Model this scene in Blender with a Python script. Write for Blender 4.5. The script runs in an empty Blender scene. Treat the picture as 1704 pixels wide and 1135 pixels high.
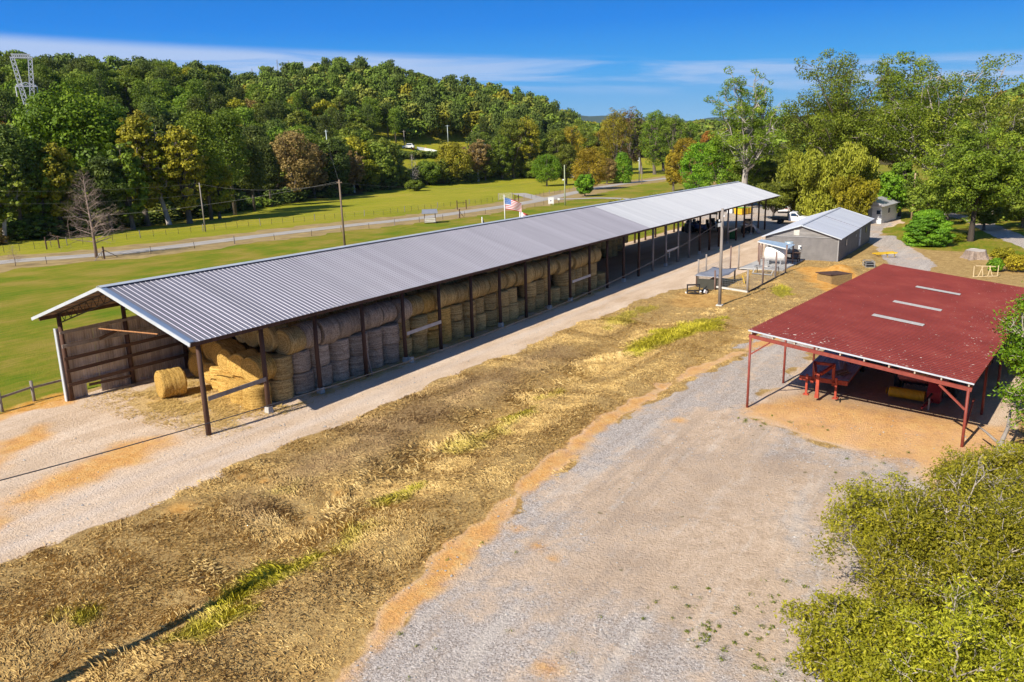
import bpy, math, random
import numpy as np
from mathutils import Vector, Matrix, Euler

SC = bpy.context.scene
COL = SC.collection
R = math.radians

# ------------------------------------------------------------------ camera
CAM = Vector((-23.45, -32.25, 13.78))
HEAD, PITCH, ROLL = R(31.75), R(14.5), R(2.0)
FPX, CX, CY = 1325.0, 852.0, 567.5          # focal length in pixels of a 1704 x 1135 frame
_f = Vector((math.cos(PITCH) * math.cos(HEAD), math.cos(PITCH) * math.sin(HEAD), -math.sin(PITCH)))
_r0 = Vector((math.sin(HEAD), -math.cos(HEAD), 0))
_u0 = _r0.cross(_f)
RT = math.cos(ROLL) * _r0 - math.sin(ROLL) * _u0
UP = math.sin(ROLL) * _r0 + math.cos(ROLL) * _u0
FW = _f
cd = bpy.data.cameras.new("camera")
cam = bpy.data.objects.new("camera", cd)
COL.objects.link(cam)
cam.matrix_world = Matrix(((RT.x, UP.x, -FW.x, CAM.x), (RT.y, UP.y, -FW.y, CAM.y), (RT.z, UP.z, -FW.z, CAM.z), (0, 0, 0, 1)))
cd.sensor_width = 36.0
cd.lens = 36.0 * FPX / 1704.0
cd.clip_start, cd.clip_end = 0.2, 20000
SC.camera = cam
SC.render.resolution_x, SC.render.resolution_y = 1024, 682

# ------------------------------------------------------------------ sky, sun, exposure
SUN_EL, SUN_HEAD = R(38.0), R(-10.65)       # heading the light travels towards, from +X
sund = bpy.data.lights.new("sun", 'SUN')
sund.energy, sund.angle, sund.color = 4.8, R(0.53), (1.0, 0.925, 0.79)
sun = bpy.data.objects.new("sun", sund)
COL.objects.link(sun)
sdir = Vector((math.cos(SUN_EL) * math.cos(SUN_HEAD), math.cos(SUN_EL) * math.sin(SUN_HEAD), -math.sin(SUN_EL)))
sun.rotation_euler = sdir.to_track_quat('-Z', 'Y').to_euler()
sun.location = (-40, 20, 60)
W = bpy.data.worlds.new("World")
SC.world = W
W.use_nodes = True
nt = W.node_tree
nt.nodes.clear()
def wn(t, **k):
    n = nt.nodes.new(t)
    for a, b in k.items(): setattr(n, a, b)
    return n
out = wn('ShaderNodeOutputWorld'); bg = wn('ShaderNodeBackground')
sky = wn('ShaderNodeTexSky', sky_type='NISHITA', sun_disc=False)
sky.sun_elevation = SUN_EL
_back = -sdir                                 # direction towards the sun
sky.sun_rotation = math.atan2(_back.x, _back.y)
sky.air_density, sky.dust_density, sky.ozone_density = 1.0, 0.25, 3.2
tc = wn('ShaderNodeTexCoord'); mp = wn('ShaderNodeMapping')
mp.inputs['Rotation'].default_value = (0, 0, -HEAD)
sep = wn('ShaderNodeSeparateXYZ')
nt.links.new(tc.outputs['Generated'], mp.inputs['Vector']); nt.links.new(mp.outputs[0], sep.inputs[0])
def wmath(op, a, b=None, clamp=False):
    n = wn('ShaderNodeMath', operation=op); n.use_clamp = clamp
    for i, v in enumerate((a, b)):
        if v is None: continue
        if isinstance(v, (int, float)): n.inputs[i].default_value = v
        else: nt.links.new(v, n.inputs[i])
    return n.outputs[0]
# cirrus: streaks stretched along the horizon
cmb = wn('ShaderNodeCombineXYZ')
zz = wmath('ADD', sep.outputs['Z'], wmath('MULTIPLY', sep.outputs['Y'], -0.05))
nt.links.new(wmath('MULTIPLY', sep.outputs['Y'], 1.9), cmb.inputs[0]); nt.links.new(wmath('MULTIPLY', zz, 26.0), cmb.inputs[1])
nz = wn('ShaderNodeTexNoise'); nz.inputs['Scale'].default_value = 1.5; nz.inputs['Detail'].default_value = 7; nz.inputs['Roughness'].default_value = 0.58; nz.inputs['Distortion'].default_value = 0.5
nt.links.new(cmb.outputs[0], nz.inputs['Vector'])
def ramp01(v, lo, hi):
    n = wn('ShaderNodeMapRange', interpolation_type='SMOOTHSTEP')
    n.inputs['From Min'].default_value = lo; n.inputs['From Max'].default_value = hi
    nt.links.new(v, n.inputs['Value']); return n.outputs[0]
band = wmath('MULTIPLY', ramp01(zz, 0.044, 0.068), ramp01(zz, 0.095, 0.082))
leftw = ramp01(sep.outputs['Y'], -0.10, 0.22)
core = wmath('MULTIPLY', ramp01(wmath('ADD', nz.outputs[0], wmath('MULTIPLY', leftw, 0.14)), 0.43, 0.62), band)
cl = wmath('MULTIPLY', core, wmath('ADD', wmath('MULTIPLY', leftw, 0.18), 0.62), clamp=True)
hs = wn('ShaderNodeHueSaturation'); hs.inputs['Saturation'].default_value = 1.15
nt.links.new(sky.outputs[0], hs.inputs['Color'])
# the deep autumn blue near the horizon
low = wn('ShaderNodeValToRGB'); le = low.color_ramp.elements
le[0].position, le[0].color = 0.0, (0.30, 0.56, 0.84, 1)
le[1].position, le[1].color = 1.0, (0.004, 0.075, 0.40, 1)
for p_, c_ in ((0.10, (0.19, 0.48, 0.84)), (0.24, (0.035, 0.38, 0.90)), (0.42, (0.0, 0.24, 0.84))):
    e_ = le.new(p_); e_.color = (*c_, 1)
nt.links.new(ramp01(wmath('MULTIPLY', sep.outputs['Z'], 1.0), -0.0, 0.30), low.inputs[0])
for n_ in nt.nodes:
    if n_.type == 'MAP_RANGE' and n_.outputs[0].links and n_.outputs[0].links[0].to_node == low: n_.interpolation_type = 'LINEAR'
sc_ = wn('ShaderNodeVectorMath', operation='SCALE'); sc_.inputs['Scale'].default_value = 8.2
nt.links.new(low.outputs[0], sc_.inputs[0])
mlow = wn('ShaderNodeMix', data_type='RGBA')
nt.links.new(ramp01(sep.outputs['Z'], 0.60, 0.22), mlow.inputs[0]); nt.links.new(hs.outputs[0], mlow.inputs[6]); nt.links.new(sc_.outputs[0], mlow.inputs[7])
mx = wn('ShaderNodeMix', data_type='RGBA')
nt.links.new(cl, mx.inputs[0]); nt.links.new(mlow.outputs[2], mx.inputs[6]); mx.inputs[7].default_value = (4.5, 5.5, 7.6, 1)
nt.links.new(mx.outputs[2], bg.inputs['Color'])
bg.inputs['Strength'].default_value = 0.085
nt.links.new(bg.outputs[0], out.inputs['Surface'])
SC.view_settings.view_transform = 'Standard'
SC.view_settings.look = 'None'
SC.view_settings.exposure = 0.5
SC.view_settings.gamma = 1.0
SC.cycles.max_bounces = 5
SC.cycles.diffuse_bounces = 3
SC.cycles.transparent_max_bounces = 6
SC.cycles.use_denoising = True
SC.cycles.use_adaptive_sampling = True
SC.cycles.adaptive_threshold = 0.015

# ------------------------------------------------------------------ terrain
rng = np.random.default_rng(7)
_LAT = rng.random((256, 256))
def vnoise(x, y, s):
    """smooth value noise 0..1 with feature size s metres"""
    x = np.asarray(x, float) / s + 100; y = np.asarray(y, float) / s + 100
    xi = np.floor(x).astype(int); yi = np.floor(y).astype(int)
    fx = x - xi; fy = y - yi
    fx = fx * fx * (3 - 2 * fx); fy = fy * fy * (3 - 2 * fy)
    a = _LAT[xi & 255, yi & 255]; b = _LAT[(xi + 1) & 255, yi & 255]
    c = _LAT[xi & 255, (yi + 1) & 255]; d = _LAT[(xi + 1) & 255, (yi + 1) & 255]
    return (a * (1 - fx) + b * fx) * (1 - fy) + (c * (1 - fx) + d * fx) * fy
def sstep(a, b, v):
    t = np.clip((np.asarray(v, float) - a) / (b - a), 0, 1)
    return t * t * (3 - 2 * t)
def ray(px, py):
    d = RT * (px - CX) - UP * (py - CY) + FW * FPX
    return d.normalized()
def az_of(px):                                # heading of picture column px at the horizon
    d = ray(px, CY - FPX * math.tan(PITCH)); return math.atan2(d.y, d.x)
def el_of(px, py):
    return math.asin(ray(px, py).z)
#        column, tree-top row of the skyline, distance of the crest, where the rise starts, tree height, rise shape
_RG = [(-2600, 60, 420, 190, 14), (-900, 60, 420, 180, 14), (-300, 80, 420, 175, 14), (0, 93, 420, 185, 14), (200, 100, 425, 200, 14), (350, 107, 440, 215, 14), (385, 124, 470, 220, 14),
       (430, 127, 490, 228, 14), (500, 112, 500, 245, 14), (600, 108, 510, 272, 14), (700, 120, 520, 300, 14), (800, 138, 520, 320, 14),
       (880, 162, 500, 330, 13), (930, 190, 480, 340, 12), (960, 212, 520, 350, 10), (1010, 210, 640, 400, 10), (1100, 206, 720, 440, 12), (1300, 200, 740, 430, 12),
       (1500, 186, 700, 420, 12), (1620, 166, 640, 400, 13), (1704, 140, 600, 380, 13), (2100, 90, 560, 360, 13), (3600, 90, 560, 300, 13), (9000, 90, 560, 300, 13)]
_raz = np.array([az_of(g[0]) for g in _RG])[::-1]
_rr1 = np.array([g[2] for g in _RG], float)[::-1]
_rr0 = np.array([g[3] for g in _RG], float)[::-1]
_rz1 = np.array([CAM.z + g[2] * math.tan(el_of(min(max(g[0], -300), 2100), g[1])) - g[4] for g in _RG])[::-1]
def terrain(x, y):
    x = np.asarray(x, float); y = np.asarray(y, float)
    dx, dy = x - CAM.x, y - CAM.y
    r = np.hypot(dx, dy); a = np.arctan2(dy, dx)
    base = -0.01777 * np.clip(x, -120, 400)
    r0 = np.interp(a, _raz, _rr0); r1 = np.interp(a, _raz, _rr1); z1 = np.interp(a, _raz, _rz1)
    t = np.clip((r - r0) / (r1 - r0), 0, 1.0)
    t = 0.55 * t * t * (3 - 2 * t) + 0.45 * t ** 0.9
    far = sstep(1200, 3500, r)
    z = base * (1 - t) + z1 * t
    z = z * (1 - far) + (z1 * 0.4) * far
    z = z + (vnoise(x, y, 60) - 0.5) * 5 * sstep(0.15, 0.6, t)
    # lumpy grass strip between farm track and gravel yard, with a shallow ditch
    near = sstep(-60, -30, x) * sstep(80, 50, x)
    z = z + near * (-0.32 * np.exp(-((y + 11.0 - 0.035 * x) / 1.5) ** 2) + 0.26 * np.exp(-((y + 14.9) / 1.1) ** 2))
    st = near * sstep(-17.5, -15.8, y) * sstep(-4.2, -6.5, y)
    z = z + st * ((vnoise(x, y, 3.4) - 0.5) * 0.09 + (vnoise(x, y, 0.6) - 0.5) * 0.035)
    # little spoil mounds by the grey building and the heap of earth left of the shed
    z = z + 0.9 * np.exp(-(((x - 63) / 3.0) ** 2 + ((y + 18.6) / 1.6) ** 2)) + 0.5 * np.exp(-(((x - 75) / 4.5) ** 2 + ((y + 19.6) / 1.2) ** 2))
    z = z - 0.9 * np.exp(-(((x - 58.5) / 2.0) ** 2 + ((y + 20.6) / 1.5) ** 2))
    z = z + 0.03 * (vnoise(x, y, 0.8) - 0.5) * sstep(120, 60, r)
    return z
def gz(x, y):
    return float(terrain(np.array([x]), np.array([y]))[0])
def gp(px, py, h=0.0):
    """the point of the ground (or h above it) that picture position px, py looks at"""
    d = ray(px, py); t = 5.0; step = 1.0; last = t
    while t < 3000:
        p = CAM + d * t
        if p.z < gz(p.x, p.y) + h: break
        last = t; t += max(0.5, t * 0.01)
    lo, hi = last, t
    for _ in range(22):
        m = (lo + hi) / 2; p = CAM + d * m
        if p.z < gz(p.x, p.y) + h: hi = m
        else: lo = m
    return CAM + d * hi
def flat(px, py):
    """the same on the plain sloping farmyard"""
    d = ray(px, py); nrm = Vector((0.01777, 0, 1)); t = -(CAM.dot(nrm)) / d.dot(nrm)
    p = CAM + d * t; return (p.x, p.y)
def at_dist(px, r):
    a = az_of(px); return CAM.x + r * math.cos(a), CAM.y + r * math.sin(a)

# ------------------------------------------------------------------ materials
def newmat(name):
    m = bpy.data.materials.new(name); m.use_nodes = True
    t = m.node_tree; b = t.nodes['Principled BSDF']; return m, t, b
def noise_node(t, scale, detail=5, rough=0.6, coord='Object', stretch=None):
    c = t.nodes.new('ShaderNodeTexCoord'); n = t.nodes.new('ShaderNodeTexNoise')
    n.inputs['Scale'].default_value = scale; n.inputs['Detail'].default_value = detail; n.inputs['Roughness'].default_value = rough
    if stretch:
        m = t.nodes.new('ShaderNodeMapping'); m.inputs['Scale'].default_value = stretch
        t.links.new(c.outputs[coord], m.inputs[0]); t.links.new(m.outputs[0], n.inputs['Vector'])
    else: t.links.new(c.outputs[coord], n.inputs['Vector'])
    return n
def ramp(t, src, stops):
    r = t.nodes.new('ShaderNodeValToRGB'); e = r.color_ramp.elements
    e[0].position, e[0].color = stops[0][0], (*stops[0][1], 1); e[1].position, e[1].color = stops[-1][0], (*stops[-1][1], 1)
    for p, c in stops[1:-1]:
        k = e.new(p); k.color = (*c, 1)
    t.links.new(src, r.inputs[0]); return r
MATS = {}
def pm(name, c1, c2=None, scale=3.0, rough=0.7, metal=0.0, bump=0.0, bscale=None, stretch=None, spec=0.4, coord='Object', trans=0.0, alpha=1.0):
    if name in MATS: return MATS[name]
    m, t, b = newmat(name)
    if c2 is None: c2 = tuple(v * 0.72 for v in c1)
    n = noise_node(t, scale, stretch=stretch, coord=coord)
    r = ramp(t, n.outputs[0], [(0.32, c2), (0.68, c1)])
    t.links.new(r.outputs[0], b.inputs['Base Color'])
    b.inputs['Roughness'].default_value = rough; b.inputs['Metallic'].default_value = metal
    b.inputs['Specular IOR Level'].default_value = spec
    if trans: b.inputs['Transmission Weight'].default_value = trans
    if bump:
        n2 = noise_node(t, bscale or scale * 3, stretch=stretch, coord=coord)
        bp = t.nodes.new('ShaderNodeBump'); bp.inputs['Strength'].default_value = bump; bp.inputs['Distance'].default_value = 0.03
        t.links.new(n2.outputs[0], bp.inputs['Height']); t.links.new(bp.outputs[0], b.inputs['Normal'])
    MATS[name] = m; return m

# ------------------------------------------------------------------ mesh helpers
class MB:
    def __init__(s): s.v = []; s.f = []
    def add(s, vs, fs):
        o = len(s.v); s.v += [tuple(v) for v in vs]; s.f += [tuple(i + o for i in f) for f in fs]; return s
    def box(s, c, d, rot=None, taper=1.0):
        x, y, z = d[0] / 2, d[1] / 2, d[2] / 2
        P = [Vector(p) for p in ((-x, -y, -z), (x, -y, -z), (x, y, -z), (-x, y, -z), (-x * taper, -y * taper, z), (x * taper, -y * taper, z), (x * taper, y * taper, z), (-x * taper, y * taper, z))]
        if rot is not None:
            M = rot if isinstance(rot, Matrix) else Euler(rot).to_matrix()
            P = [M @ p for p in P]
        c = Vector(c)
        return s.add([p + c for p in P], [(0, 3, 2, 1), (4, 5, 6, 7), (0, 1, 5, 4), (1, 2, 6, 5), (2, 3, 7, 6), (3, 0, 4, 7)])
    def bar(s, a, b, w, h=None):
        """a straight bar of section w x h from a to b"""
        a, b = Vector(a), Vector(b); h = h or w; d = b - a; L = d.length
        if L < 1e-6: return s
        z = d / L; ref = Vector((0, 0, 1)) if abs(z.z) < 0.95 else Vector((1, 0, 0))
        x = ref.cross(z).normalized(); y = z.cross(x)
        M = Matrix((x, y, z)).transposed()
        return s.box((a + b) / 2, (w, h, L), M)
    def tube(s, pts, rad, n=8, cap=True):
        pts = [Vector(p) for p in pts]; k = len(pts)
        if not isinstance(rad, (list, tuple)): rad = [rad] * k
        vs = []; X = None
        for i, p in enumerate(pts):
            d = (pts[min(i + 1, k - 1)] - pts[max(i - 1, 0)])
            d = d.normalized() if d.length > 1e-9 else Vector((0, 0, 1))
            if X is None:
                ref = Vector((1, 0, 0)) if abs(d.x) < 0.9 else Vector((0, 1, 0)); X = (ref - d * ref.dot(d)).normalized()
            else:
                X = X - d * X.dot(d); X = X.normalized() if X.length > 1e-6 else Vector((1, 0, 0))
            Y = d.cross(X)
            for j in range(n):
                a = 2 * math.pi * j / n; vs.append(p + (X * math.cos(a) + Y * math.sin(a)) * rad[i])
        fs = [(i * n + j, i * n + (j + 1) % n, (i + 1) * n + (j + 1) % n, (i + 1) * n + j) for i in range(k - 1) for j in range(n)]
        if cap: fs += [tuple(range(n - 1, -1, -1)), tuple((k - 1) * n + j for j in range(n))]
        return s.add(vs, fs)
    def prism(s, prof, y0, y1, axis='y'):
        """profile of (a, z) points pushed along an axis"""
        n = len(prof)
        if axis == 'y': vs = [(a, y0, z) for a, z in prof] + [(a, y1, z) for a, z in prof]
        else: vs = [(y0, a, z) for a, z in prof] + [(y1, a, z) for a, z in prof]
        return s.add(vs, [tuple(range(n)), tuple(range(2 * n - 1, n - 1, -1))] + [(i, n + i, n + (i + 1) % n, (i + 1) % n) for i in range(n)])
    def lathe(s, prof, n=20, c=(0, 0, 0), axis='z'):
        c = Vector(c); vs = []
        for r, z in prof:
            for j in range(n):
                a = 2 * math.pi * j / n; p = (r * math.cos(a), r * math.sin(a), z)
                if axis == 'y': p = (p[0], p[2], p[1])
                if axis == 'x': p = (p[2], p[0], p[1])
                vs.append(c + Vector(p))
        k = len(prof)
        fs = [(i * n + j, i * n + (j + 1) % n, (i + 1) * n + (j + 1) % n, (i + 1) * n + j) for i in range(k - 1) for j in range(n)]
        return s.add(vs, fs + [tuple(range(n - 1, -1, -1)), tuple((k - 1) * n + j for j in range(n))])
    def mesh(s, name, m, smooth=False, bevel=0):
        me = bpy.data.meshes.new(name); me.from_pydata(s.v, [], s.f); me.update()
        if m: me.materials.append(m)
        if smooth: me.polygons.foreach_set('use_smooth', [True] * len(me.polygons))
        return me
    def build(s, name, m, parent=None, smooth=False, label=None, bevel=0.0, solid=0.0):
        o = bpy.data.objects.new(name, s.mesh(name, m, smooth)); COL.objects.link(o)
        if parent: o.parent = parent
        if label: o['label'] = label
        if solid:
            md = o.modifiers.new('thick', 'SOLIDIFY'); md.thickness = solid
        if bevel:
            md = o.modifiers.new('edge', 'BEVEL'); md.width = bevel; md.segments = 2; md.limit_method = 'ANGLE'
        return o
def thing(name, label, cat, loc=(0, 0, 0), rz=0.0, group=None, rot=None):
    o = bpy.data.objects.new(name, None); COL.objects.link(o)
    o.empty_display_size = 0.3
    o.location = loc; o.rotation_euler = rot if rot else (0, 0, rz)
    o['label'] = label; o['category'] = cat
    if group: o['group'] = group
    return o
def tag(o, label, cat, group=None, kind=None):
    o['label'] = label; o['category'] = cat
    if group: o['group'] = group
    if kind: o['kind'] = kind
    return o
def dup(root, loc=None, rz=None, label=None, group=None, scale=None):
    r = root.copy(); COL.objects.link(r)
    if loc is not None: r.location = loc
    if rz is not None: r.rotation_euler = (0, 0, rz)
    if scale is not None: r.scale = scale
    if label: r['label'] = label
    if group: r['group'] = group
    for ch in list(root.children):
        c = ch.copy(); COL.objects.link(c); c.parent = r
        for g in list(ch.children):
            d = g.copy(); COL.objects.link(d); d.parent = c
    return r
def npmesh(name, V, F, mat, smooth=False, attrs=None):
    """mesh from numpy arrays: V (n,3), F (m,4) quads"""
    me = bpy.data.meshes.new(name)
    V = np.ascontiguousarray(V, np.float32); F = np.ascontiguousarray(F, np.int32); k = F.shape[1]
    me.vertices.add(len(V)); me.vertices.foreach_set('co', V.ravel())
    me.loops.add(F.size); me.loops.foreach_set('vertex_index', F.ravel())
    me.polygons.add(len(F)); me.polygons.foreach_set('loop_start', np.arange(0, F.size, k, dtype=np.int32))
    me.update(calc_edges=True)
    if smooth: me.polygons.foreach_set('use_smooth', np.ones(len(F), bool))
    if mat: me.materials.append(mat)
    for nm, arr in (attrs or {}).items():
        at = me.attributes.new(nm, 'FLOAT', 'POINT'); at.data.foreach_set('value', np.ascontiguousarray(arr, np.float32))
    return me
ORD = ['first', 'second', 'third', 'fourth', 'fifth', 'sixth', 'seventh', 'eighth', 'ninth', 'tenth', 'eleventh', 'twelfth', 'thirteenth', 'fourteenth', 'fifteenth',
       'sixteenth', 'seventeenth', 'eighteenth', 'nineteenth', 'twentieth'] + ['twenty-' + w for w in ('first', 'second', 'third', 'fourth', 'fifth', 'sixth', 'seventh', 'eighth', 'ninth')] + ['thirtieth'] + \
      ['thirty-' + w for w in ('first', 'second', 'third', 'fourth', 'fifth', 'sixth', 'seventh', 'eighth', 'ninth')] + ['fortieth'] + ['forty-' + w for w in ('first', 'second', 'third', 'fourth', 'fifth')]
# ------------------------------------------------------------------ ground: one surface with painted-in soils, split by what it is
def axis(lo, hi, step, far_lo, far_hi, g=1.055, gmax=60):
    a = list(np.arange(lo, hi + 1e-6, step)); s = step
    while a[-1] < far_hi: s = min(s * g, gmax + abs(a[-1]) * 0.05); a.append(a[-1] + s)
    b = []; s = step; p = lo
    while p > far_lo: s = min(s * g, gmax + abs(p) * 0.05); p -= s; b.append(p)
    return np.array(b[::-1] + a)
GX = axis(-26, 112, 0.30, -2600, 6500); GY = axis(-44, 22, 0.30, -5200, 5200)
MX, MY = np.meshgrid(GX, GY, indexing='ij')
PX, PY = MX.ravel(), MY.ravel()
PZ = terrain(PX, PY)
def sdist(poly, x, y):
    """signed distance to a polygon, positive inside"""
    P = np.array(poly, float); d = np.full(x.shape, 1e9); ins = np.zeros(x.shape, bool)
    for i in range(len(P)):
        ax, ay = P[i]; bx, by = P[(i + 1) % len(P)]
        ex, ey = bx - ax, by - ay; t = np.clip(((x - ax) * ex + (y - ay) * ey) / (ex * ex + ey * ey + 1e-9), 0, 1)
        d = np.minimum(d, np.hypot(x - ax - t * ex, y - ay - t * ey))
        c = ((ay > y) != (by > y)) & (x < (bx - ax) * (y - ay) / (by - ay + 1e-12) + ax); ins ^= c
    return np.where(ins, d, -d)
def reg(pts, soft=0.6, wob=0.8, ws=2.5, x=None, y=None, px=True):
    x = PX if x is None else x; y = PY if y is None else y
    P = [flat(*p) for p in pts] if px else pts
    d = sdist(P, x, y) + (vnoise(x, y, ws) - 0.5) * 2 * wob + (vnoise(x, y, ws * 0.35) - 0.5) * wob
    return np.clip(0.5 + d / (2 * soft), 0, 1)
def masks(x, y):
    k = dict(x=x, y=y)
    M = {}
    xy = dict(px=False, **k)
    lawn = np.maximum.reduce([reg([(-140, 13.4), (0.5, 13.1), (46, 12.8), (108, 12.6), (150, 22), (190, 40), (260, 60), (700, 90), (1500, 900), (1500, 3000), (-2500, 3000), (-2500, 13.6)], 0.35, 0.25, 2, **xy),
                              reg([(90, -23), (100, -20), (108, -12), (120, 4), (175, 24), (300, 60), (700, 95), (3000, 200), (3000, -3000), (60, -3000), (70, -60), (80, -34)], 1.5, 2.5, 8, **xy)])
    track = reg([(-60, -4.6), (-12, -4.5), (4, -4.7), (20, -4.9), (30, -5.2), (40.6, -5.7), (46, -6.6), (56, -8.2), (62, -9.5), (70, -9.0), (76, -8.5), (92, -9.5), (104, -16), (120, -19), (138, -16),
                 (160, 2), (168, 18), (150, 24), (120, 21), (108, 12.2), (50, 12.4), (1, 12.8), (-4, 12.6), (-60, 12)], 0.35, 0.45, 1.8, **xy)
    grav = reg([(500, 1200), (580, 1128), (720, 968), (800, 893), (910, 793), (1010, 713), (1108, 654), (1208, 604), (1294, 569), (1350, 560), (1345, 590), (1310, 632), (1235, 690), (1370, 738), (1540, 765), (1560, 900), (1700, 1200)], 0.5, 0.7, 1.6, **k)
    lane = reg([(28, -17.9), (36, -19.3), (46, -19.4), (60, -21.6), (72, -22.0), (80, -20.5), (88, -18.6), (92, -16.5), (100, -15.5), (100, -19.5), (88, -22.8), (74, -26.6), (60, -26.8), (44, -26), (30, -23.2)], 0.4, 0.35, 1.6, **xy)
    back = reg([(92, -18), (93, -9.5), (100, -8), (112, 14), (120, 24), (150, 28), (172, 20), (165, 5), (140, -12), (120, -17)], 0.6, 0.6, 2.5, **xy)
    lane2 = reg([(86, -36.5), (98, -33.0), (110, -30.2), (128, -26.6), (140, -22), (141, -25), (128, -30), (110, -34), (98, -37), (86, -41)], 0.3, 0.3, 2, **xy)
    M['gravel'] = np.maximum.reduce([grav, lane, back, lane2])
    dirt = reg([(1225, 690), (1330, 640), (1620, 700), (1700, 700), (1700, 790), (1560, 790), (1400, 748)], 0.7, 0.9, 2, **k)
    under = reg([(15.5, -21.6), (44, -25), (43, -37), (14, -33)], 0.8, 0.6, 2, **xy)
    rim = reg([(-14, -19.2), (-9.6, -18.1), (-5.1, -17.2), (-2, -16.9), (3.8, -16.35), (10.4, -16.0), (17.4, -16.5), (25, -17.6), (31.9, -19.2), (40, -19.7), (40, -20.3), (31.9, -20.2), (25, -18.5), (17.4, -17.3), (10.4, -16.85), (3.8, -17.2), (-2, -17.9), (-5.1, -18.3), (-9.6, -19.1), (-14, -20.3)], 0.35, 0.35, 1.1, **xy)
    heaps = np.maximum.reduce([reg([(-30, 790), (0, 735), (60, 712), (95, 718), (60, 745), (0, 775), (-40, 800)], 0.8, 0.5, 1.5, **k),
                               reg([(-40, 880), (0, 835), (90, 790), (180, 742), (265, 725), (285, 742), (220, 775), (130, 808), (40, 850), (-40, 900)], 0.9, 0.6, 1.3, **k),
                               reg([(-30, 700), (10, 680), (110, 652), (132, 655), (132, 672), (60, 682), (0, 700)], 0.4, 0.3, 1.0, **k),
                               reg([(1080, 505), (1160, 478), (1250, 497), (1180, 512)], 1.0, 0.9, 2, **k) * 0.5,
                               reg([(1320, 447), (1400, 444), (1440, 470), (1380, 490), (1350, 470)], 0.8, 0.5, 1.5, **k)])
    spots = np.zeros_like(x)
    for q in ((300, 845, .7), (402, 793, .3), (438, 800, .35), (560, 812, .3), (512, 850, .2), (895, 910, .4), (922, 930, .3), (910, 1112, .5), (712, 738, .3), (1130, 700, .5), (860, 880, .4)):
        cx, cy = flat(q[0], q[1]); spots = np.maximum(spots, np.exp(-((x - cx) ** 2 + (y - cy) ** 2) / q[2] ** 2) * 0.8)
    rim = rim * np.clip(.55 + .9 * vnoise(x, y, 3.1), 0, 1)
    M['orange'] = np.clip(np.maximum.reduce([rim, heaps, spots, dirt * 0.74 * (1 - .75 * sstep(17, 21, x)), under * 0.22 * sstep(16, 19, x)]), 0, 1)
    M['hay'] = np.maximum(reg([(0.5, 3), (1.5, 9.5), (5, 11), (8, 9), (4, .3), (1.2, .2)], 1.2, 1.0, 1.6, **xy) * .8, reg([(4, .4), (46, .6), (46, -.9), (5, -.8)], .5, .4, 1.2, **xy) * .55)
    M['sandy'] = reg([(860, 960), (960, 850), (1040, 770), (1130, 715), (1250, 710), (1450, 790), (1430, 900), (1400, 1010), (1250, 1090), (1080, 1000), (960, 1000)], 3.0, 1.5, 4, **k)
    M['dirt'] = np.maximum.reduce([track, dirt, under, rim])
    M['lawn'] = lawn * (1 - track)
    yg = np.zeros_like(x)
    for P, w in (([(1040, 582), (1090, 548), (1165, 532), (1212, 530), (1195, 552), (1120, 572), (1065, 592)], 1.0), ([(350, 990), (440, 935), (520, 925), (515, 952), (440, 985), (370, 1012)], 1.0),
                 ([(305, 1060), (370, 1015), (430, 1010), (400, 1040), (330, 1070)], .9), ([(620, 825), (690, 808), (680, 830), (640, 838)], .9), ([(820, 690), (880, 672), (900, 680), (850, 705)], .8),
                 ([(112, 1018), (140, 995), (150, 1020), (130, 1032)], .9), ([(900, 655), (935, 640), (940, 655)], .8), ([(1000, 530), (1060, 508), (1110, 505), (1060, 530), (1010, 548)], .55),
                 ([(1275, 488), (1300, 476), (1325, 488), (1300, 497)], 1.0), ([(540, 900), (620, 860), (640, 880), (560, 930)], .5), ([(430, 820), (510, 800), (500, 825)], .5), ([(740, 740), (830, 700), (850, 715), (770, 755)], .45)):
        yg = np.maximum(yg, reg(P, 0.5, 0.5, 1.0, **k) * w)
    M['yg'] = yg
    # tall pale straw along the ditch
    M['straw'] = np.clip(reg([(-13, -13), (-8, -12.6), (0, -12), (8, -11.6), (16, -11.8), (24, -12.6), (32, -14), (40, -15.5), (40, -13), (30, -11.6), (20, -9.6), (10, -9.2), (0, -9.4), (-8, -10.6), (-14, -11.5)], 0.8, 1.0, 2.2, **xy), 0, 1)
    M['brown'] = np.clip(reg([(-5, -9), (-2, -6), (8, -5.6), (24, -6.2), (24, -8.5), (10, -9), (0, -9.6)], 1.0, 1.0, 2.5, **xy), 0, 1)
    return M
MK = masks(PX, PY)
# far land: hayfield strips are yellower
MK['field'] = sstep(60, 95, PY) * 1.0
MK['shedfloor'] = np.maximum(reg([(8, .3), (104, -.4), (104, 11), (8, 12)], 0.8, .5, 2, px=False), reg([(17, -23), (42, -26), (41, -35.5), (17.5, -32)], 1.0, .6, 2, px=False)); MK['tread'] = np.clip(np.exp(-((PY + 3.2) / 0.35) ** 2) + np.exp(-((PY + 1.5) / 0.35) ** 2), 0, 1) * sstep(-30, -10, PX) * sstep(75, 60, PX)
MK['wood'] = sstep(0.02, 0.08, 0) + 0 * PX
_r = np.hypot(PX - CAM.x, PY - CAM.y); _a = np.arctan2(PY - CAM.y, PX - CAM.x)
_r0 = np.interp(_a, _raz, _rr0)
_leafy = sstep(-6, 12, _r - (_r0 - 12)) * (vnoise(PX, PY, 14) * 0.6 + 0.6)
_az_open = [(az_of(700), 12.0)]
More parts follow.
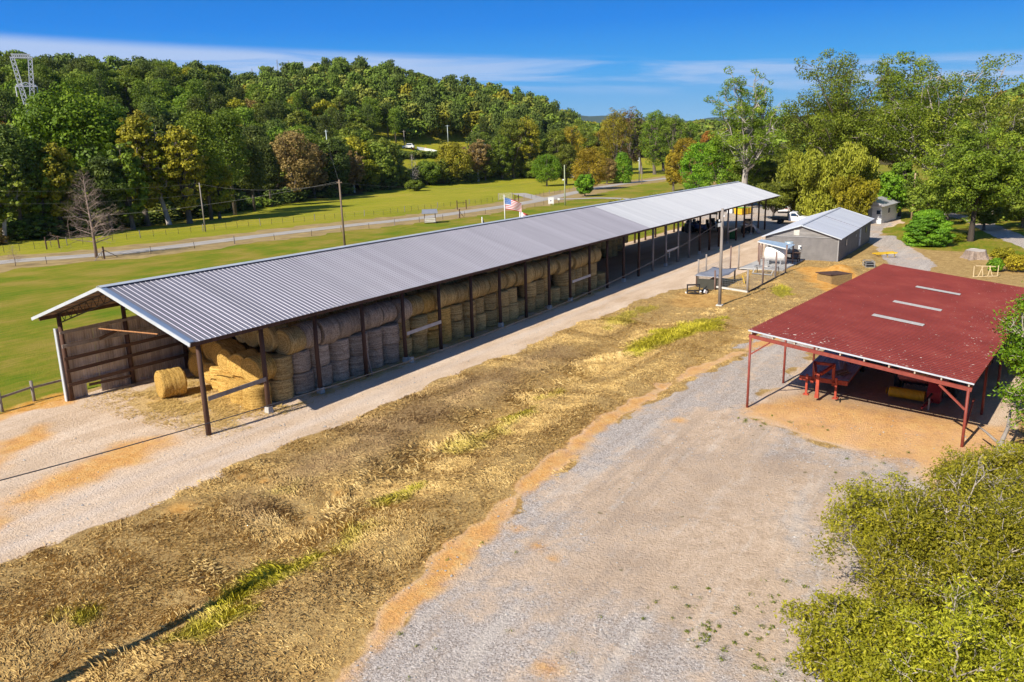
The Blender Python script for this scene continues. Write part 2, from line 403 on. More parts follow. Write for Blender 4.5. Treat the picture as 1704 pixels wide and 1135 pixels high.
# open pastures in the valley: no woodland floor
def inwin(px0, px1, ra, rb):
    a0, a1 = az_of(px1), az_of(px0); return sstep(a0 - .01, a0 + .005, _a) * sstep(a1 + .01, a1 - .005, _a) * sstep(ra - 12, ra, _r) * sstep(rb + 12, rb, _r)
_open = np.maximum.reduce([inwin(610, 800, 250, 420), inwin(800, 900, 250, 345), inwin(900, 1180, 150, 500), inwin(1180, 1900, 60, 430)])
MK['wood'] = np.clip(_leafy * (1 - _open), 0, 1)

gm, t, b = newmat("soil_and_grass")
L = t.links
def attr(nm):
    a = t.nodes.new('ShaderNodeAttribute'); a.attribute_name = nm; return a.outputs['Fac']
def N(scale, detail=6, rough=0.6, stretch=None, seed=0.0):
    c = t.nodes.new('ShaderNodeNewGeometry'); m = t.nodes.new('ShaderNodeMapping'); m.inputs['Location'].default_value = (seed, seed * 2, 0)
    if stretch: m.inputs['Scale'].default_value = stretch; m.inputs['Rotation'].default_value = (0, 0, 0)
    L.new(c.outputs['Position'], m.inputs[0]); n = t.nodes.new('ShaderNodeTexNoise')
    n.inputs['Scale'].default_value = scale; n.inputs['Detail'].default_value = detail; n.inputs['Roughness'].default_value = rough
    L.new(m.outputs[0], n.inputs['Vector']); return n.outputs[0]
def mth(op, a, b=None, clamp=False):
    n = t.nodes.new('ShaderNodeMath'); n.operation = op; n.use_clamp = clamp
    for i, v in enumerate((a, b)):
        if v is None: continue
        if isinstance(v, (int, float)): n.inputs[i].default_value = v
        else: L.new(v, n.inputs[i])
    return n.outputs[0]
def edge(mask, n, k=0.5, lo=0.38, hi=0.62):
    v = mth('ADD', mask, mth('MULTIPLY', mth('SUBTRACT', n, 0.5), k))
    m = t.nodes.new('ShaderNodeMapRange'); m.interpolation_type = 'SMOOTHSTEP'
    m.inputs['From Min'].default_value = lo; m.inputs['From Max'].default_value = hi; L.new(v, m.inputs['Value']); return m.outputs[0]
def mixc(f, a, bb):
    n = t.nodes.new('ShaderNodeMix'); n.data_type = 'RGBA'
    if isinstance(f, (int, float)): n.inputs[0].default_value = f
    else: L.new(f, n.inputs[0])
    for i, v in ((6, a), (7, bb)):
        if isinstance(v, tuple): n.inputs[i].default_value = (*v, 1)
        else: L.new(v, n.inputs[i])
    return n.outputs[2]
def rmp(src, stops): return ramp(t, src, stops).outputs[0]
n_hi = N(9.0, 4, 0.7); n_mid = N(1.7, 6, 0.62, seed=3); n_lo = N(0.16, 5, 0.55, seed=9); n_st = N(26.0, 2, 0.6, seed=5)
base = rmp(mth('ADD', mth('MULTIPLY', n_hi, 0.55), mth('MULTIPLY', n_mid, 0.45)), [(0.32, (0.19, 0.115, 0.045)), (0.45, (0.37, 0.235, 0.09)), (0.55, (0.49, 0.33, 0.13)), (0.70, (0.62, 0.45, 0.20))])
base = mixc(mth('MULTIPLY', attr('brown'), 0.45), base, (0.23, 0.15, 0.095))
base = mixc(mth('MULTIPLY', edge(attr('yg'), n_mid, 0.5), 0.8), base, rmp(n_hi, [(0.3, (0.20, 0.19, 0.014)), (0.7, (0.42, 0.36, 0.03))]))
lawnc = rmp(mth('ADD', mth('MULTIPLY', n_lo, 0.6), mth('ADD', mth('MULTIPLY', N(0.9, 7, 0.75, stretch=(0.25, 1.8, 1), seed=2), 0.55), -0.075)), [(0.37, (0.12, 0.195, 0.006)), (0.45, (0.185, 0.215, 0.012)), (0.51, (0.25, 0.228, 0.022)), (0.60, (0.33, 0.25, 0.05))])
fieldc = rmp(mth('ADD', mth('MULTIPLY', N(0.03, 6, 0.65, seed=21), 0.55), mth('SUBTRACT', mth('MULTIPLY', N(0.35, 7, 0.72, stretch=(0.2, 1.9, 1), seed=4), 0.6), 0.075)), [(0.32, (0.21, 0.245, 0.012)), (0.5, (0.32, 0.31, 0.022)), (0.66, (0.43, 0.34, 0.05))])
lawnc = mixc(attr('field'), lawnc, fieldc)
lawnc = mixc(mth('MULTIPLY', edge(n_hi, n_st, 0.5, 0.45, 0.62), 0.30), lawnc, (0.15, 0.155, 0.018))
c = mixc(edge(attr('lawn'), n_mid, 0.35), base, lawnc)
woodc = rmp(n_mid, [(0.35, (0.04, 0.045, 0.012)), (0.55, (0.10, 0.08, 0.03)), (0.72, (0.18, 0.11, 0.05))])
c = mixc(edge(attr('wood'), n_lo, 0.6), c, woodc)
dirtc = rmp(mth('ADD', mth('MULTIPLY', N(0.5, 6, 0.6, stretch=(0.4, 1.5, 1), seed=8), 0.55), mth('MULTIPLY', n_hi, 0.45)), [(0.30, (0.46, 0.31, 0.19)), (0.46, (0.64, 0.475, 0.335)), (0.60, (0.76, 0.60, 0.46)), (0.8, (0.84, 0.72, 0.60))])
dirtc = mixc(mth('MULTIPLY', attr('tread'), 0.5), dirtc, (0.66, 0.55, 0.47))
dirtc = mixc(mth('MULTIPLY', edge(attr('hay'), n_mid, 0.7), 0.75), dirtc, rmp(n_hi, [(0.35, (0.36, 0.22, 0.07)), (0.6, (0.66, 0.47, 0.17))]))
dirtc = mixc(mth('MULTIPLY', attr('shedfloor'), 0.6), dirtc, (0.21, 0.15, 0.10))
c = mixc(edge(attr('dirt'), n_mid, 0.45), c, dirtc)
vor = t.nodes.new('ShaderNodeTexVoronoi'); vor.inputs['Scale'].default_value = 22.0
_g = t.nodes.new('ShaderNodeNewGeometry'); L.new(_g.outputs['Position'], vor.inputs['Vector'])
stone = rmp(mth('ADD', mth('MULTIPLY', vor.outputs['Color'], 0.5), mth('MULTIPLY', n_st, 0.5)), [(0.25, (0.23, 0.19, 0.16)), (0.48, (0.47, 0.405, 0.36)), (0.68, (0.63, 0.56, 0.51)), (0.85, (0.86, 0.79, 0.73))])
fines = rmp(mth('ADD', mth('MULTIPLY', n_hi, 0.35), mth('ADD', mth('MULTIPLY', n_mid, 0.4), mth('MULTIPLY', n_st, 0.25))), [(0.36, (0.41, 0.29, 0.195)), (0.5, (0.59, 0.44, 0.315)), (0.66, (0.76, 0.60, 0.46))])
g_mix = N(0.22, 6, 0.62, stretch=(0.7, 1.2, 1), seed=14)
gravc = mixc(edge(mth('ADD', g_mix, mth('MULTIPLY', mth('SUBTRACT', attr('sandy'), 0.4), 0.30)), n_mid, 0.55, 0.36, 0.60), stone, fines)
gravc = mixc(mth('MULTIPLY', edge(N(0.14, 5, 0.6, seed=31), n_mid, 0.4, 0.52, 0.72), 0.55), gravc, (0.36, 0.27, 0.205))
rut = N(1.0, 4, 0.6, stretch=(0.10, 1.3, 1), seed=51)
gravc = mixc(mth('MULTIPLY', edge(rut, n_mid, 0.3, 0.52, 0.66), 0.35), gravc, (0.33, 0.255, 0.20))
gravc = mixc(mth('MULTIPLY', edge(N(1.0, 4, 0.6, stretch=(0.12, 1.1, 1), seed=77), n_mid, 0.3, 0.54, 0.68), 0.4), gravc, (0.68, 0.60, 0.52))
c = mixc(edge(attr('gravel'), n_mid, 0.4), c, gravc)
orc = rmp(mth('ADD', mth('MULTIPLY', n_mid, 0.6), mth('MULTIPLY', n_hi, 0.4)), [(0.32, (0.50, 0.20, 0.03)), (0.48, (0.72, 0.34, 0.065)), (0.62, (0.76, 0.46, 0.15))])
c = mixc(mth('MULTIPLY', edge(mth('ADD', attr('orange'), mth('MULTIPLY', n_lo, 0.08)), mth('ADD', mth('MULTIPLY', n_mid, 0.6), mth('MULTIPLY', n_hi, 0.4)), 1.0, 0.12, 1.05), 0.82), c, orc)
speck = mth('GREATER_THAN', N(2.6, 3, 0.5, seed=40), 0.735)
c = mixc(mth('MULTIPLY', speck, mth('MULTIPLY', attr('gravel'), 0.6)), c, (0.13, 0.12, 0.04))
L.new(c, b.inputs['Base Color']); b.inputs['Roughness'].default_value = 0.95; b.inputs['Specular IOR Level'].default_value = 0.12
bp = t.nodes.new('ShaderNodeBump'); bp.inputs['Distance'].default_value = 0.10; bp.inputs['Strength'].default_value = 0.85
hgt = mth('ADD', mth('MULTIPLY', n_hi, 0.8), mth('ADD', mth('MULTIPLY', n_mid, 0.5), mth('MULTIPLY', n_st, 0.25)))
L.new(hgt, bp.inputs['Height']); L.new(bp.outputs[0], b.inputs['Normal'])

ni, nj = len(GX), len(GY)
ii, jj = np.meshgrid(np.arange(ni - 1), np.arange(nj - 1), indexing='ij')
q0 = (ii * nj + jj).ravel(); QF = np.stack([q0, q0 + nj, q0 + nj + 1, q0 + 1], 1)
def fm(nm): return MK[nm][QF].mean(1)
cls = np.zeros(len(QF), int)
cls[fm('lawn') > 0.5] = 1
cls[(fm('wood') > 0.5)] = 2
cls[fm('dirt') > 0.5] = 3
cls[fm('gravel') > 0.5] = 4
V3 = np.stack([PX, PY, PZ], 1)
for ci, nm in enumerate(('ground', 'lawn', 'woodland_ground', 'farm_track', 'gravel_yard')):
    F = QF[cls == ci]; used = np.unique(F); remap = np.zeros(len(V3), int); remap[used] = np.arange(len(used))
    me = npmesh(nm, V3[used], remap[F], gm, True, {k: MK[k][used] for k in MK})
    o = bpy.data.objects.new(nm, me); COL.objects.link(o); o['kind'] = 'structure'
    o['label'] = {'ground': 'dry mown grass bank and rough ground', 'lawn': 'bright green mown grass field', 'woodland_ground': 'brown leaf litter under the woods', 'farm_track': 'pale dirt farm track and earth floor', 'gravel_yard': 'grey gravel yard and lane'}[nm]
    if nm != 'ground': pass

# ------------------------------------------------------------------ paved road and far drives as ribbons on the terrain
roadm = pm("worn_asphalt", (0.46, 0.42, 0.38), (0.35, 0.32, 0.29), 0.6, 0.9, bump=0.3, bscale=20)
tanm = pm("verge", (0.42, 0.30, 0.12), (0.26, 0.18, 0.075), 0.5, 0.95, bump=0.6, bscale=3)
def ribbon(name, pts, w, m, lift, label, jag=0.0):
    P = [Vector((p[0], p[1], 0)) for p in pts]; S = []
    for i in range(len(P) - 1):
        a, bq = P[max(i - 1, 0)], P[i]; c2, d = P[i + 1], P[min(i + 2, len(P) - 1)]
        n = max(2, int((c2 - bq).length / 2.0))
        for k in range(n):
            u = k / n; S.append(0.5 * ((2 * bq) + (c2 - a) * u + (2 * a - 5 * bq + 4 * c2 - d) * u * u + (3 * bq - a - 3 * c2 + d) * u ** 3))
    S.append(P[-1]); vs = []; fs = []; rr = random.Random(5)
    for i, p in enumerate(S):
        d = (S[min(i + 1, len(S) - 1)] - S[max(i - 1, 0)]).normalized(); q = Vector((-d.y, d.x, 0))
        for e in (-1, -0.33, 0.33, 1):
            s = p + q * (e * (w / 2 + (rr.uniform(-jag, jag) if abs(e) == 1 else 0))); vs.append((s.x, s.y, gz(s.x, s.y) + lift - (0.02 if abs(e) == 1 else 0)))
    for i in range(len(S) - 1):
        for e in range(3): fs.append((i * 4 + e, i * 4 + e + 1, i * 4 + 5 + e, i * 4 + 4 + e))
    o = MB().add(vs, fs).build(name, m, smooth=True); o['kind'] = 'structure'; o['label'] = label; return o
_rp = [(-260, 470), (-120, 455), (0, 437), (200, 421), (400, 397), (560, 378), (700, 363), (780, 352), (850, 342), (905, 332), (955, 321), (1010, 310), (1060, 303), (1115, 296), (1180, 286)]
RP = [(lambda g: (g.x, g.y))(gp(*p)) for p in _rp]
ribbon('road_verge', RP, 17.0, tanm, 0.03, 'tan dead grass verge along the road', 1.3)
ribbon('road', RP, 4.5, roadm, 0.07, 'narrow paved country road crossing the valley')
def P2(*q): return [(lambda g: (g.x, g.y))(gp(*p)) for p in q]
ribbon('farm_entrance', P2((905, 332), (960, 331), (1010, 330), (1100, 335), (1180, 345)), 4.6, roadm, 0.09, 'paved farm entrance leaving the road')
ribbon('side_drive', P2((905, 333), (878, 326), (862, 322)), 4.5, roadm, 0.09, 'short drive into the hay field')
# ------------------------------------------------------------------ long hay shed
SR = (0, R(1.018), R(-0.5))
SM = Euler(SR).to_matrix()
def sh(x, y, h=0.0):                            # shed frame -> world
    return SM @ Vector((x, y, h))
wood_d = pm("dark_stained_wood", (0.115, 0.058, 0.038), (0.055, 0.030, 0.022), 3, 0.8, bump=0.3, stretch=(1, 1, 0.15))
wood_g = pm("weathered_grey_wood", (0.34, 0.30, 0.27), (0.20, 0.17, 0.15), 3, 0.85, bump=0.3, stretch=(1, 1, 0.15))
wood_p = pm("pale_new_board", (0.62, 0.58, 0.52), (0.48, 0.44, 0.40), 2, 0.8)
wood_b = pm("brown_barn_board", (0.150, 0.090, 0.060), (0.080, 0.045, 0.032), 2.5, 0.85, bump=0.3, stretch=(0.1, 1, 1))
steel_d = pm("dark_primed_steel", (0.060, 0.042, 0.040), (0.035, 0.025, 0.025), 5, 0.6)
trimw = pm("white_metal_trim", (0.62, 0.66, 0.72), (0.50, 0.54, 0.60), 1, 0.45, metal=0.2)
rust = pm("orange_rusty_rod", (0.50, 0.24, 0.10), (0.30, 0.14, 0.06), 6, 0.8)
def roofmat(name, c1, c2, rough, metal, seamw):
    m, t, b = newmat(name); L = t.links
    c = t.nodes.new('ShaderNodeTexCoord'); s = t.nodes.new('ShaderNodeSeparateXYZ'); L.new(c.outputs['Object'], s.inputs[0])
    k = t.nodes.new('ShaderNodeMath'); k.operation = 'MULTIPLY'; k.inputs[1].default_value = 1 / seamw; L.new(s.outputs[0], k.inputs[0])
    fl = t.nodes.new('ShaderNodeMath'); fl.operation = 'FLOOR'; L.new(k.outputs[0], fl.inputs[0])
    w = t.nodes.new('ShaderNodeTexWhiteNoise'); w.noise_dimensions = '1D'; L.new(fl.outputs[0], w.inputs['W'])
    n = noise_node(t, 0.8, 6, 0.65, stretch=(2.0, 0.25, 0.25))
    a = t.nodes.new('ShaderNodeMath'); a.operation = 'MULTIPLY_ADD'; a.inputs[1].default_value = 0.45; L.new(w.outputs[0], a.inputs[0]); L.new(n.outputs[0], a.inputs[2])
    r = ramp(t, a.outputs[0], [(0.35, c2), (1.0, c1)]); L.new(r.outputs[0], b.inputs['Base Color'])
    b.inputs['Roughness'].default_value = rough; b.inputs['Metallic'].default_value = metal; b.inputs['Specular IOR Level'].default_value = .4 if metal else .12
    b.inputs['Specular Tint'].default_value = (.22, .22, .28, 1) if metal else (1, 1, 1, 1)
    return m
galv = roofmat("ribbed_galvalume", (0.40, 0.385, 0.44), (0.33, 0.32, 0.365), 0.46, 0.62, 0.92)
whiteroof = roofmat("chalky_white_metal", (0.44, 0.45, 0.48), (0.375, 0.385, 0.42), 0.65, 0.0, 0.92)
def corr(x0, x1, ya, za, yb, zb, pitch=0.305, h=0.027, minor=True):
    """ribbed metal sheet: ribs run from edge a to edge b"""
    prof = []; x = x0
    while x < x1 - 1e-6:
        for dx, dz in ((0, 0), (0.07, 0), (0.08, 0.22), (0.10, 0), (0.15, 0), (0.16, 0.22), (0.18, 0), (0.236, 0), (0.259, 1.0), (0.280, 1.0), (0.303, 0)) if minor else ((0, 0), (0.18, 0), (0.22, 1), (0.27, 1)):
            prof.append((min(x + dx * pitch / 0.305, x1), dz * h))
        x += pitch
    prof.append((x1, 0)); k = len(prof)
    d = Vector((0, yb - ya, zb - za)).normalized(); nrm = Vector((0, -d.z, d.y)); nrm = nrm if nrm.z > 0 else -nrm
    vs = [(px, ya + nrm.y * dz, za + nrm.z * dz) for px, dz in prof] + [(px, yb + nrm.y * dz, zb + nrm.z * dz) for px, dz in prof]
    return MB().add(vs, [(i, i + 1, k + i + 1, k + i) for i in range(k - 1)])
shed = thing('hay_shed', 'very long open pole shed with ribbed metal gable roof full of round hay bales', 'shed', (0, 0, 0), rot=SR)
EH, RH, YR, YE0, YE1 = 4.92, 7.08, 5.95, -0.75, 12.75
XS0, XS1, XJ = -0.95, 108.4, 54.6
corr(XS0, XJ, YE0, EH, YR, RH).build('roof_panel', galv, shed, label='grey ribbed metal roof slope of the near half')
corr(XJ, XS1, YE0, EH, YR, RH).build('roof_panel', whiteroof, shed, label='whiter ribbed metal roof slope of the far half')
corr(XS0, XJ, YE1, EH, YR, RH).build('roof_panel', galv, shed, label='grey roof slope on the field side')
corr(XJ, XS1, YE1, EH, YR, RH).build('roof_panel', whiteroof, shed, label='whiter roof slope on the field side')
MB().add([(XS0 - .02, YR - .22, RH + .012), (XS0 - .02, YR, RH + .085), (XS0 - .02, YR + .22, RH + .012), (XS1 + .02, YR - .22, RH + .012), (XS1 + .02, YR, RH + .085), (XS1 + .02, YR + .22, RH + .012)], [(0, 1, 4, 3), (1, 2, 5, 4)]).build('ridge_cap', trimw, shed, solid=0.01)
for x in (XS0, XS1):
    m = MB(); s = -1 if x < 0 else 1
    m.bar((x + s * .03, YE0 - .05, EH - .07), (x + s * .03, YR, RH - .05), 0.05, 0.17); m.bar((x + s * .03, YE1 + .05, EH - .07), (x + s * .03, YR + .01, RH - .05), 0.049, 0.165)
    m.build('gable_trim', trimw, shed)
MB().add([(XS0 - .02, YE0, EH + .055), (XS0 + .26, YE0, EH + .055), (XS0 + .26, YR - .2, RH - .01), (XS0 - .02, YR - .2, RH - .01)], [(0, 1, 2, 3)]).build('gable_flashing', pm('blue_grey_flashing', (.36, .45, .60), (.30, .38, .52), 1, .35, metal=.5), shed, solid=.01)
MB().box(((XS0 + XS1) / 2, YE0 + .22, EH - .12), (XS1 - XS0 - .1, 0.10, 0.22)).build('eave_beam', wood_d, shed)
MB().box(((XS0 + XS1) / 2, YE1 - .55, EH - .02), (XS1 - XS0 - .1, 0.10, 0.22)).build('eave_beam', wood_d, shed)
rr = random.Random(3)
XP = [i * 3.818 for i in range(28)]
greyp = {15, 16, 17, 18, 22, 25}
for i, x in enumerate(XP):
    j = rr.uniform(-.03, .03); g = i in greyp
    MB().tube([(x, -.02 + j, -0.2), (x + rr.uniform(-.05, .05), 0, 2.4), (x, 0, 4.88)], [.135, .125, .115], 10).build('post', wood_g if g else wood_d, shed, True, 'grey weathered post' if g else None)
    if i % 3 == 1 or i in (2, 4, 9):
        MB().box((x, -0.02, 0.18), (0.34, 0.34, 0.36), taper=0.85).build('post_footing', pm("pale_concrete", (0.5, 0.48, 0.45), None, 5, 0.9, bump=0.3), shed)
    MB().tube([(x, 11.9, -0.2), (x, 11.9, 5.02)], [.14, .12], 10).build('post', wood_d, shed, True)
    # bar-joist truss on each pair of posts
    m = MB()
    def top(y): return (EH + (RH - EH) * (y - YE0) / (YR - YE0) if y < YR else RH - (RH - EH) * (y - YR) / (YE1 - YR)) - 0.16
    for ya, yb in ((-.1, YR), (YR, 12.0)):
        n = 9; za, zb = top(ya), top(yb); lo = lambda y: top(y) - 0.52
        m.bar((x, ya, za), (x, yb, zb), .07); m.bar((x, ya + .1, lo(ya + .1)), (x, yb, lo(yb)), .06)
        for k in range(n):
            y0 = ya + (yb - ya) * k / n; y1 = ya + (yb - ya) * (k + .5) / n; y2 = ya + (yb - ya) * (k + 1) / n
            m.bar((x, y0, lo(y0)), (x, y1, top(y1)), .028); m.bar((x, y1, top(y1)), (x, y2, lo(y2)), .028)
    m.build('truss', steel_d, shed)
m = MB()
for y in list(np.arange(0.3, YR, 1.1)) + list(np.arange(YR + .5, 12.6, 1.1)):
    z = (EH + (RH - EH) * (y - YE0) / (YR - YE0) if y < YR else RH - (RH - EH) * (y - YR) / (YE1 - YR)) - 0.075
    m.box(((XS0 + XS1) / 2, y, z), (XS1 - XS0 - .2, .09, .11))
m.build('purlins', pm('bounce_lit_purlin_wood', (.42, .30, .20), (.28, .19, .12), 2, .8), shed)  # tan lightened to imitate ground bounce on the roof underside
# sheet wall on the field side, with boards nailed inside
wallm = pm("old_galvanised_sheet", (0.66, 0.57, 0.48), (0.32, 0.24, 0.17), 1.1, 0.7, metal=0.1, stretch=(3, 1, 0.35), bump=0.2, bscale=4)
def wall_sheet(x0, x1, z0, z1, y=12.06):
    vs = []; n = int((x1 - x0) / 0.038)
    for i in range(n + 1):
        x = x0 + (x1 - x0) * i / n; vs += [(x, y + 0.011 * math.sin(2 * math.pi * x / 0.152), z0), (x, y + 0.011 * math.sin(2 * math.pi * x / 0.152), z1)]
    return MB().add(vs, [(2 * i, 2 * i + 2, 2 * i + 3, 2 * i + 1) for i in range(n)])
XW = 72.6
wall_sheet(-0.22, 1.05, -0.1, 4.02).build('wall_sheet', wallm, shed)
wall_sheet(1.05, 1.9, 0.72, 4.03, 12.075).build('wall_sheet', wallm, shed)
x = 1.9; k = 0
while x < XW:
    x2 = min(x + 3.4, XW)
    if x < 16 or k % 1 == 0: wall_sheet(x, x2 + .05, -0.1, 4.02 + rr.uniform(-.03, .03), 12.06 + (k % 2) * .014).build('wall_sheet', wallm, shed)
    x = x2; k += 1
MB().box((-0.24, 12.04, 2.05), (0.06, 0.20, 4.35)).box((-0.14, 12.10, 2.05), (0.20, 0.03, 4.3)).build('corner_trim', trimw, shed)
for n_, z in enumerate((0.95, 1.75, 2.45, 3.15, 3.95)):
    x = -0.1; k = 0
    while x < XW:
        L_ = 3.818 * rr.choice((1, 2)); m = MB(); zz_ = z + rr.uniform(-.04, .04)
        m.box((min(x + L_ / 2, XW), 11.74 if (n_ + k) % 2 else 11.77, zz_), (L_ + .1, .05, .19 if n_ < 4 else .14), (0, rr.uniform(-.006, .006), 0)); m.build('girt', wood_b if rr.random() < .8 else wood_g, shed); x += L_; k += 1
MB().bar((2.0, 11.7, 3.2), (3.1, 11.7, 3.45), .05, .16).build('girt', wood_b, shed)
MB().bar((1.0, 11.68, 0.7), (3.6, 11.68, 0.55), .05, .15).build('girt', wood_b, shed)
MB().tube([(0.05, 8.2, 4.55), (0.1, 3.2, 4.75)], .035, 6).build('tie_rod', rust, shed)
for x0, x1, h, m in ((0.1, 3.72, 1.85, wood_g), (15.35, 19.0, 1.9, wood_p), (38.3, 41.9, 1.75, wood_p), (61.1, 64.8, 1.7, wood_p), (84.0, 87.8, 1.6, wood_p), (91.6, 95.4, 1.5, wood_g)):
    MB().bar((x0, -.16, h), (x1, -.16, h + .06), .05, .22).build('rail', m, shed)
MB().bar((61.9, -.13, 0.9), (61.9, -.13, 1.66), .08, .1).build('rail_bracket', wood_p, shed)
MB().bar((11.9, -.1, -.05), (11.55, 0.05, 2.0), .09, .09).build('leaning_post', wood_g, shed)
MB().box((15.3, -.45, 0.2), (.26, .2, .36)).build('post_stub', wood_p, shed)

# ------------------------------------------------------------------ round hay bales
def bale_mesh(name, mat, seed, rad=0.76, wid=1.28):
    """axis along local x, centre at the origin: rolled layers, soft shoulders, loose straws"""
    r = np.random.default_rng(seed); ns = 44; prof = []
    W2 = wid / 2
    for q in (0.10, 0.3, 0.5, 0.7, 0.86): prof.append((q * rad, -W2 - 0.035 * (1 - q) + 0.02))
    prof += [(rad * .95, -W2 + 0.015), (rad * 1.0, -W2 + .08)]
    for i in range(1, 12): prof.append((rad * (1.0 + 0.012 * math.sin(i * 2.1 + seed) + (0.018 if i in (3, 6, 9) else 0)), -W2 + .08 + (wid - .16) * i / 12))
    prof += [(p[0], -p[1]) for p in prof[:7][::-1]]
    vs = [];
    for i, (rr_, xx) in enumerate(prof):
        for j in range(ns):
            a = 2 * math.pi * j / ns
            end = i < 6 or i >= len(prof) - 6
            spiral = 0.020 * math.sin(rr_ / rad * 34 + a) if end else 0
            k = 1 + 0.022 * math.sin(3 * a + seed) + 0.014 * math.sin(7 * a + xx * 5 + seed) + r.uniform(-.012, .012)
            sag = 0.96 if math.sin(a) < -0.7 else 1.0
            vs.append((xx + (spiral + r.uniform(-.012, .012)) * (1 if end else .4), math.cos(a) * rr_ * k, math.sin(a) * rr_ * k * sag))
    n = len(prof); vs.append((prof[0][1] - .01, 0, 0)); vs.append((prof[-1][1] + .01, 0, 0))
    fs = [(i * ns + j, (i + 1) * ns + j, (i + 1) * ns + (j + 1) % ns, i * ns + (j + 1) % ns) for i in range(n - 1) for j in range(ns)]
    fs += [(n * ns, j, (j + 1) % ns) for j in range(ns)] + [(n * ns + 1, (n - 1) * ns + (j + 1) % ns, (n - 1) * ns + j) for j in range(ns)]
    # loose straws
    for _ in range(420):
        a = r.uniform(0, 6.283); xx = r.uniform(-W2, W2); rr_ = rad * 1.005; end = r.random() < .3
        if end: rr_ = rad * r.uniform(.2, .95); xx = W2 * (1 if r.random() < .5 else -1)
        p = np.array((xx, math.cos(a) * rr_, math.sin(a) * rr_)); tdir = np.array((r.uniform(-.3, .3), -math.sin(a), math.cos(a))); out_ = np.array((np.sign(xx) if end else 0, 0 if end else math.cos(a), 0 if end else math.sin(a)))
        L_ = r.uniform(.06, .2); q = p + tdir * L_ + out_ * r.uniform(.02, .06); w = np.array((.008, 0, 0)) if not end else np.array((0, .008, .004)); o = len(vs)
        vs += [tuple(p - w), tuple(p + w), tuple(q)]; fs.append((o, o + 1, o + 2))
    m = MB(); m.v = vs; m.f = fs; return m.mesh(name, mat, True)
def haymat(name, a, b_, c):
    m, t, b = newmat(name); L = t.links
    co = t.nodes.new('ShaderNodeTexCoord'); s = t.nodes.new('ShaderNodeSeparateXYZ'); L.new(co.outputs['Object'], s.inputs[0])
    cc = t.nodes.new('ShaderNodeCombineXYZ'); L.new(s.outputs[1], cc.inputs[0]); L.new(s.outputs[2], cc.inputs[1])
    ln = t.nodes.new('ShaderNodeVectorMath'); ln.operation = 'LENGTH'; L.new(cc.outputs[0], ln.inputs[0])
    c2 = t.nodes.new('ShaderNodeCombineXYZ')
    def mul(x, k):
        q = t.nodes.new('ShaderNodeMath'); q.operation = 'MULTIPLY'; q.inputs[1].default_value = k; L.new(x, q.inputs[0]); return q.outputs[0]
    oi = t.nodes.new('ShaderNodeObjectInfo')
    L.new(mul(s.outputs[0], 14), c2.inputs[0]); L.new(mul(ln.outputs['Value'], 16), c2.inputs[1]); L.new(mul(oi.outputs['Random'], 90), c2.inputs[2])
    n = t.nodes.new('ShaderNodeTexNoise'); n.inputs['Scale'].default_value = 1.0; n.inputs['Detail'].default_value = 6; n.inputs['Roughness'].default_value = .65; L.new(c2.outputs[0], n.inputs['Vector'])
    n2 = t.nodes.new('ShaderNodeTexNoise'); n2.inputs['Scale'].default_value = 17; n2.inputs['Detail'].default_value = 4; L.new(co.outputs['Object'], n2.inputs['Vector'])
    ad = t.nodes.new('ShaderNodeMath'); ad.operation = 'MULTIPLY_ADD'; ad.inputs[1].default_value = .45; L.new(n2.outputs[0], ad.inputs[0]); L.new(mul(n.outputs[0], .6), ad.inputs[2])
    r = ramp(t, ad.outputs[0], [(.40, c), (.52, b_), (.63, a)])
    hv = t.nodes.new('ShaderNodeHueSaturation'); L.new(r.outputs[0], hv.inputs['Color'])
    mr = t.nodes.new('ShaderNodeMapRange'); mr.inputs['To Min'].default_value = .82; mr.inputs['To Max'].default_value = 1.15; L.new(oi.outputs['Random'], mr.inputs['Value']); L.new(mr.outputs[0], hv.inputs['Value'])
    L.new(hv.outputs[0], b.inputs['Base Color']); b.inputs['Roughness'].default_value = .95; b.inputs['Specular IOR Level'].default_value = .1
    bp = t.nodes.new('ShaderNodeBump'); bp.inputs['Strength'].default_value = .8; bp.inputs['Distance'].default_value = .05; L.new(ad.outputs[0], bp.inputs['Height']); L.new(bp.outputs[0], b.inputs['Normal'])
    return m
hay_gold = haymat("golden_hay", (0.72, 0.48, 0.16), (0.52, 0.32, 0.085), (0.27, 0.155, 0.04))
hay_tan = haymat("tan_hay", (0.64, 0.49, 0.22), (0.44, 0.31, 0.125), (0.22, 0.145, 0.06))
hay_grey = haymat("weathered_grey_hay", (0.56, 0.46, 0.35), (0.38, 0.30, 0.225), (0.19, 0.145, 0.105))
BM = {}
for key, m in (('gold', hay_gold), ('tan', hay_tan), ('grey', hay_grey)):
    for s in range(3): BM[key, s] = bale_mesh('round_hay_bale', m, 11 * s + len(key))
colw = {'gold': 'golden', 'tan': 'tan', 'grey': 'weathered grey'}
NB = 0
def bale(x, y, h, stand, key, label, group, turn=0.0, sc=1.0):
    """x, y, h of the centre in the shed's frame; stand: axis upright"""
    global NB
    o = bpy.data.objects.new('round_hay_bale', BM[key, NB % 3]); COL.objects.link(o); NB += 1
    o.location = sh(x, y, h)
    o.rotation_euler = ((SM @ (Matrix.Rotation(turn, 3, 'Z') @ Matrix.Rotation(R(90) if stand else 0, 3, 'Y') @ Matrix.Rotation(rr.uniform(0, 6), 3, 'X'))).to_euler())
    o.scale = (sc * rr.uniform(.95, 1.04), sc * rr.uniform(.95, 1.03), sc * rr.uniform(.95, 1.03))
    tag(o, label, 'hay bale', group)
GL = 'lower bales standing on end in the front row'; GU = 'second layer of bales standing on end'; GT = 'bales lying on top in the front row'; GB = 'bales on the higher inner row'; GE = 'bales of the near end face of the stack'
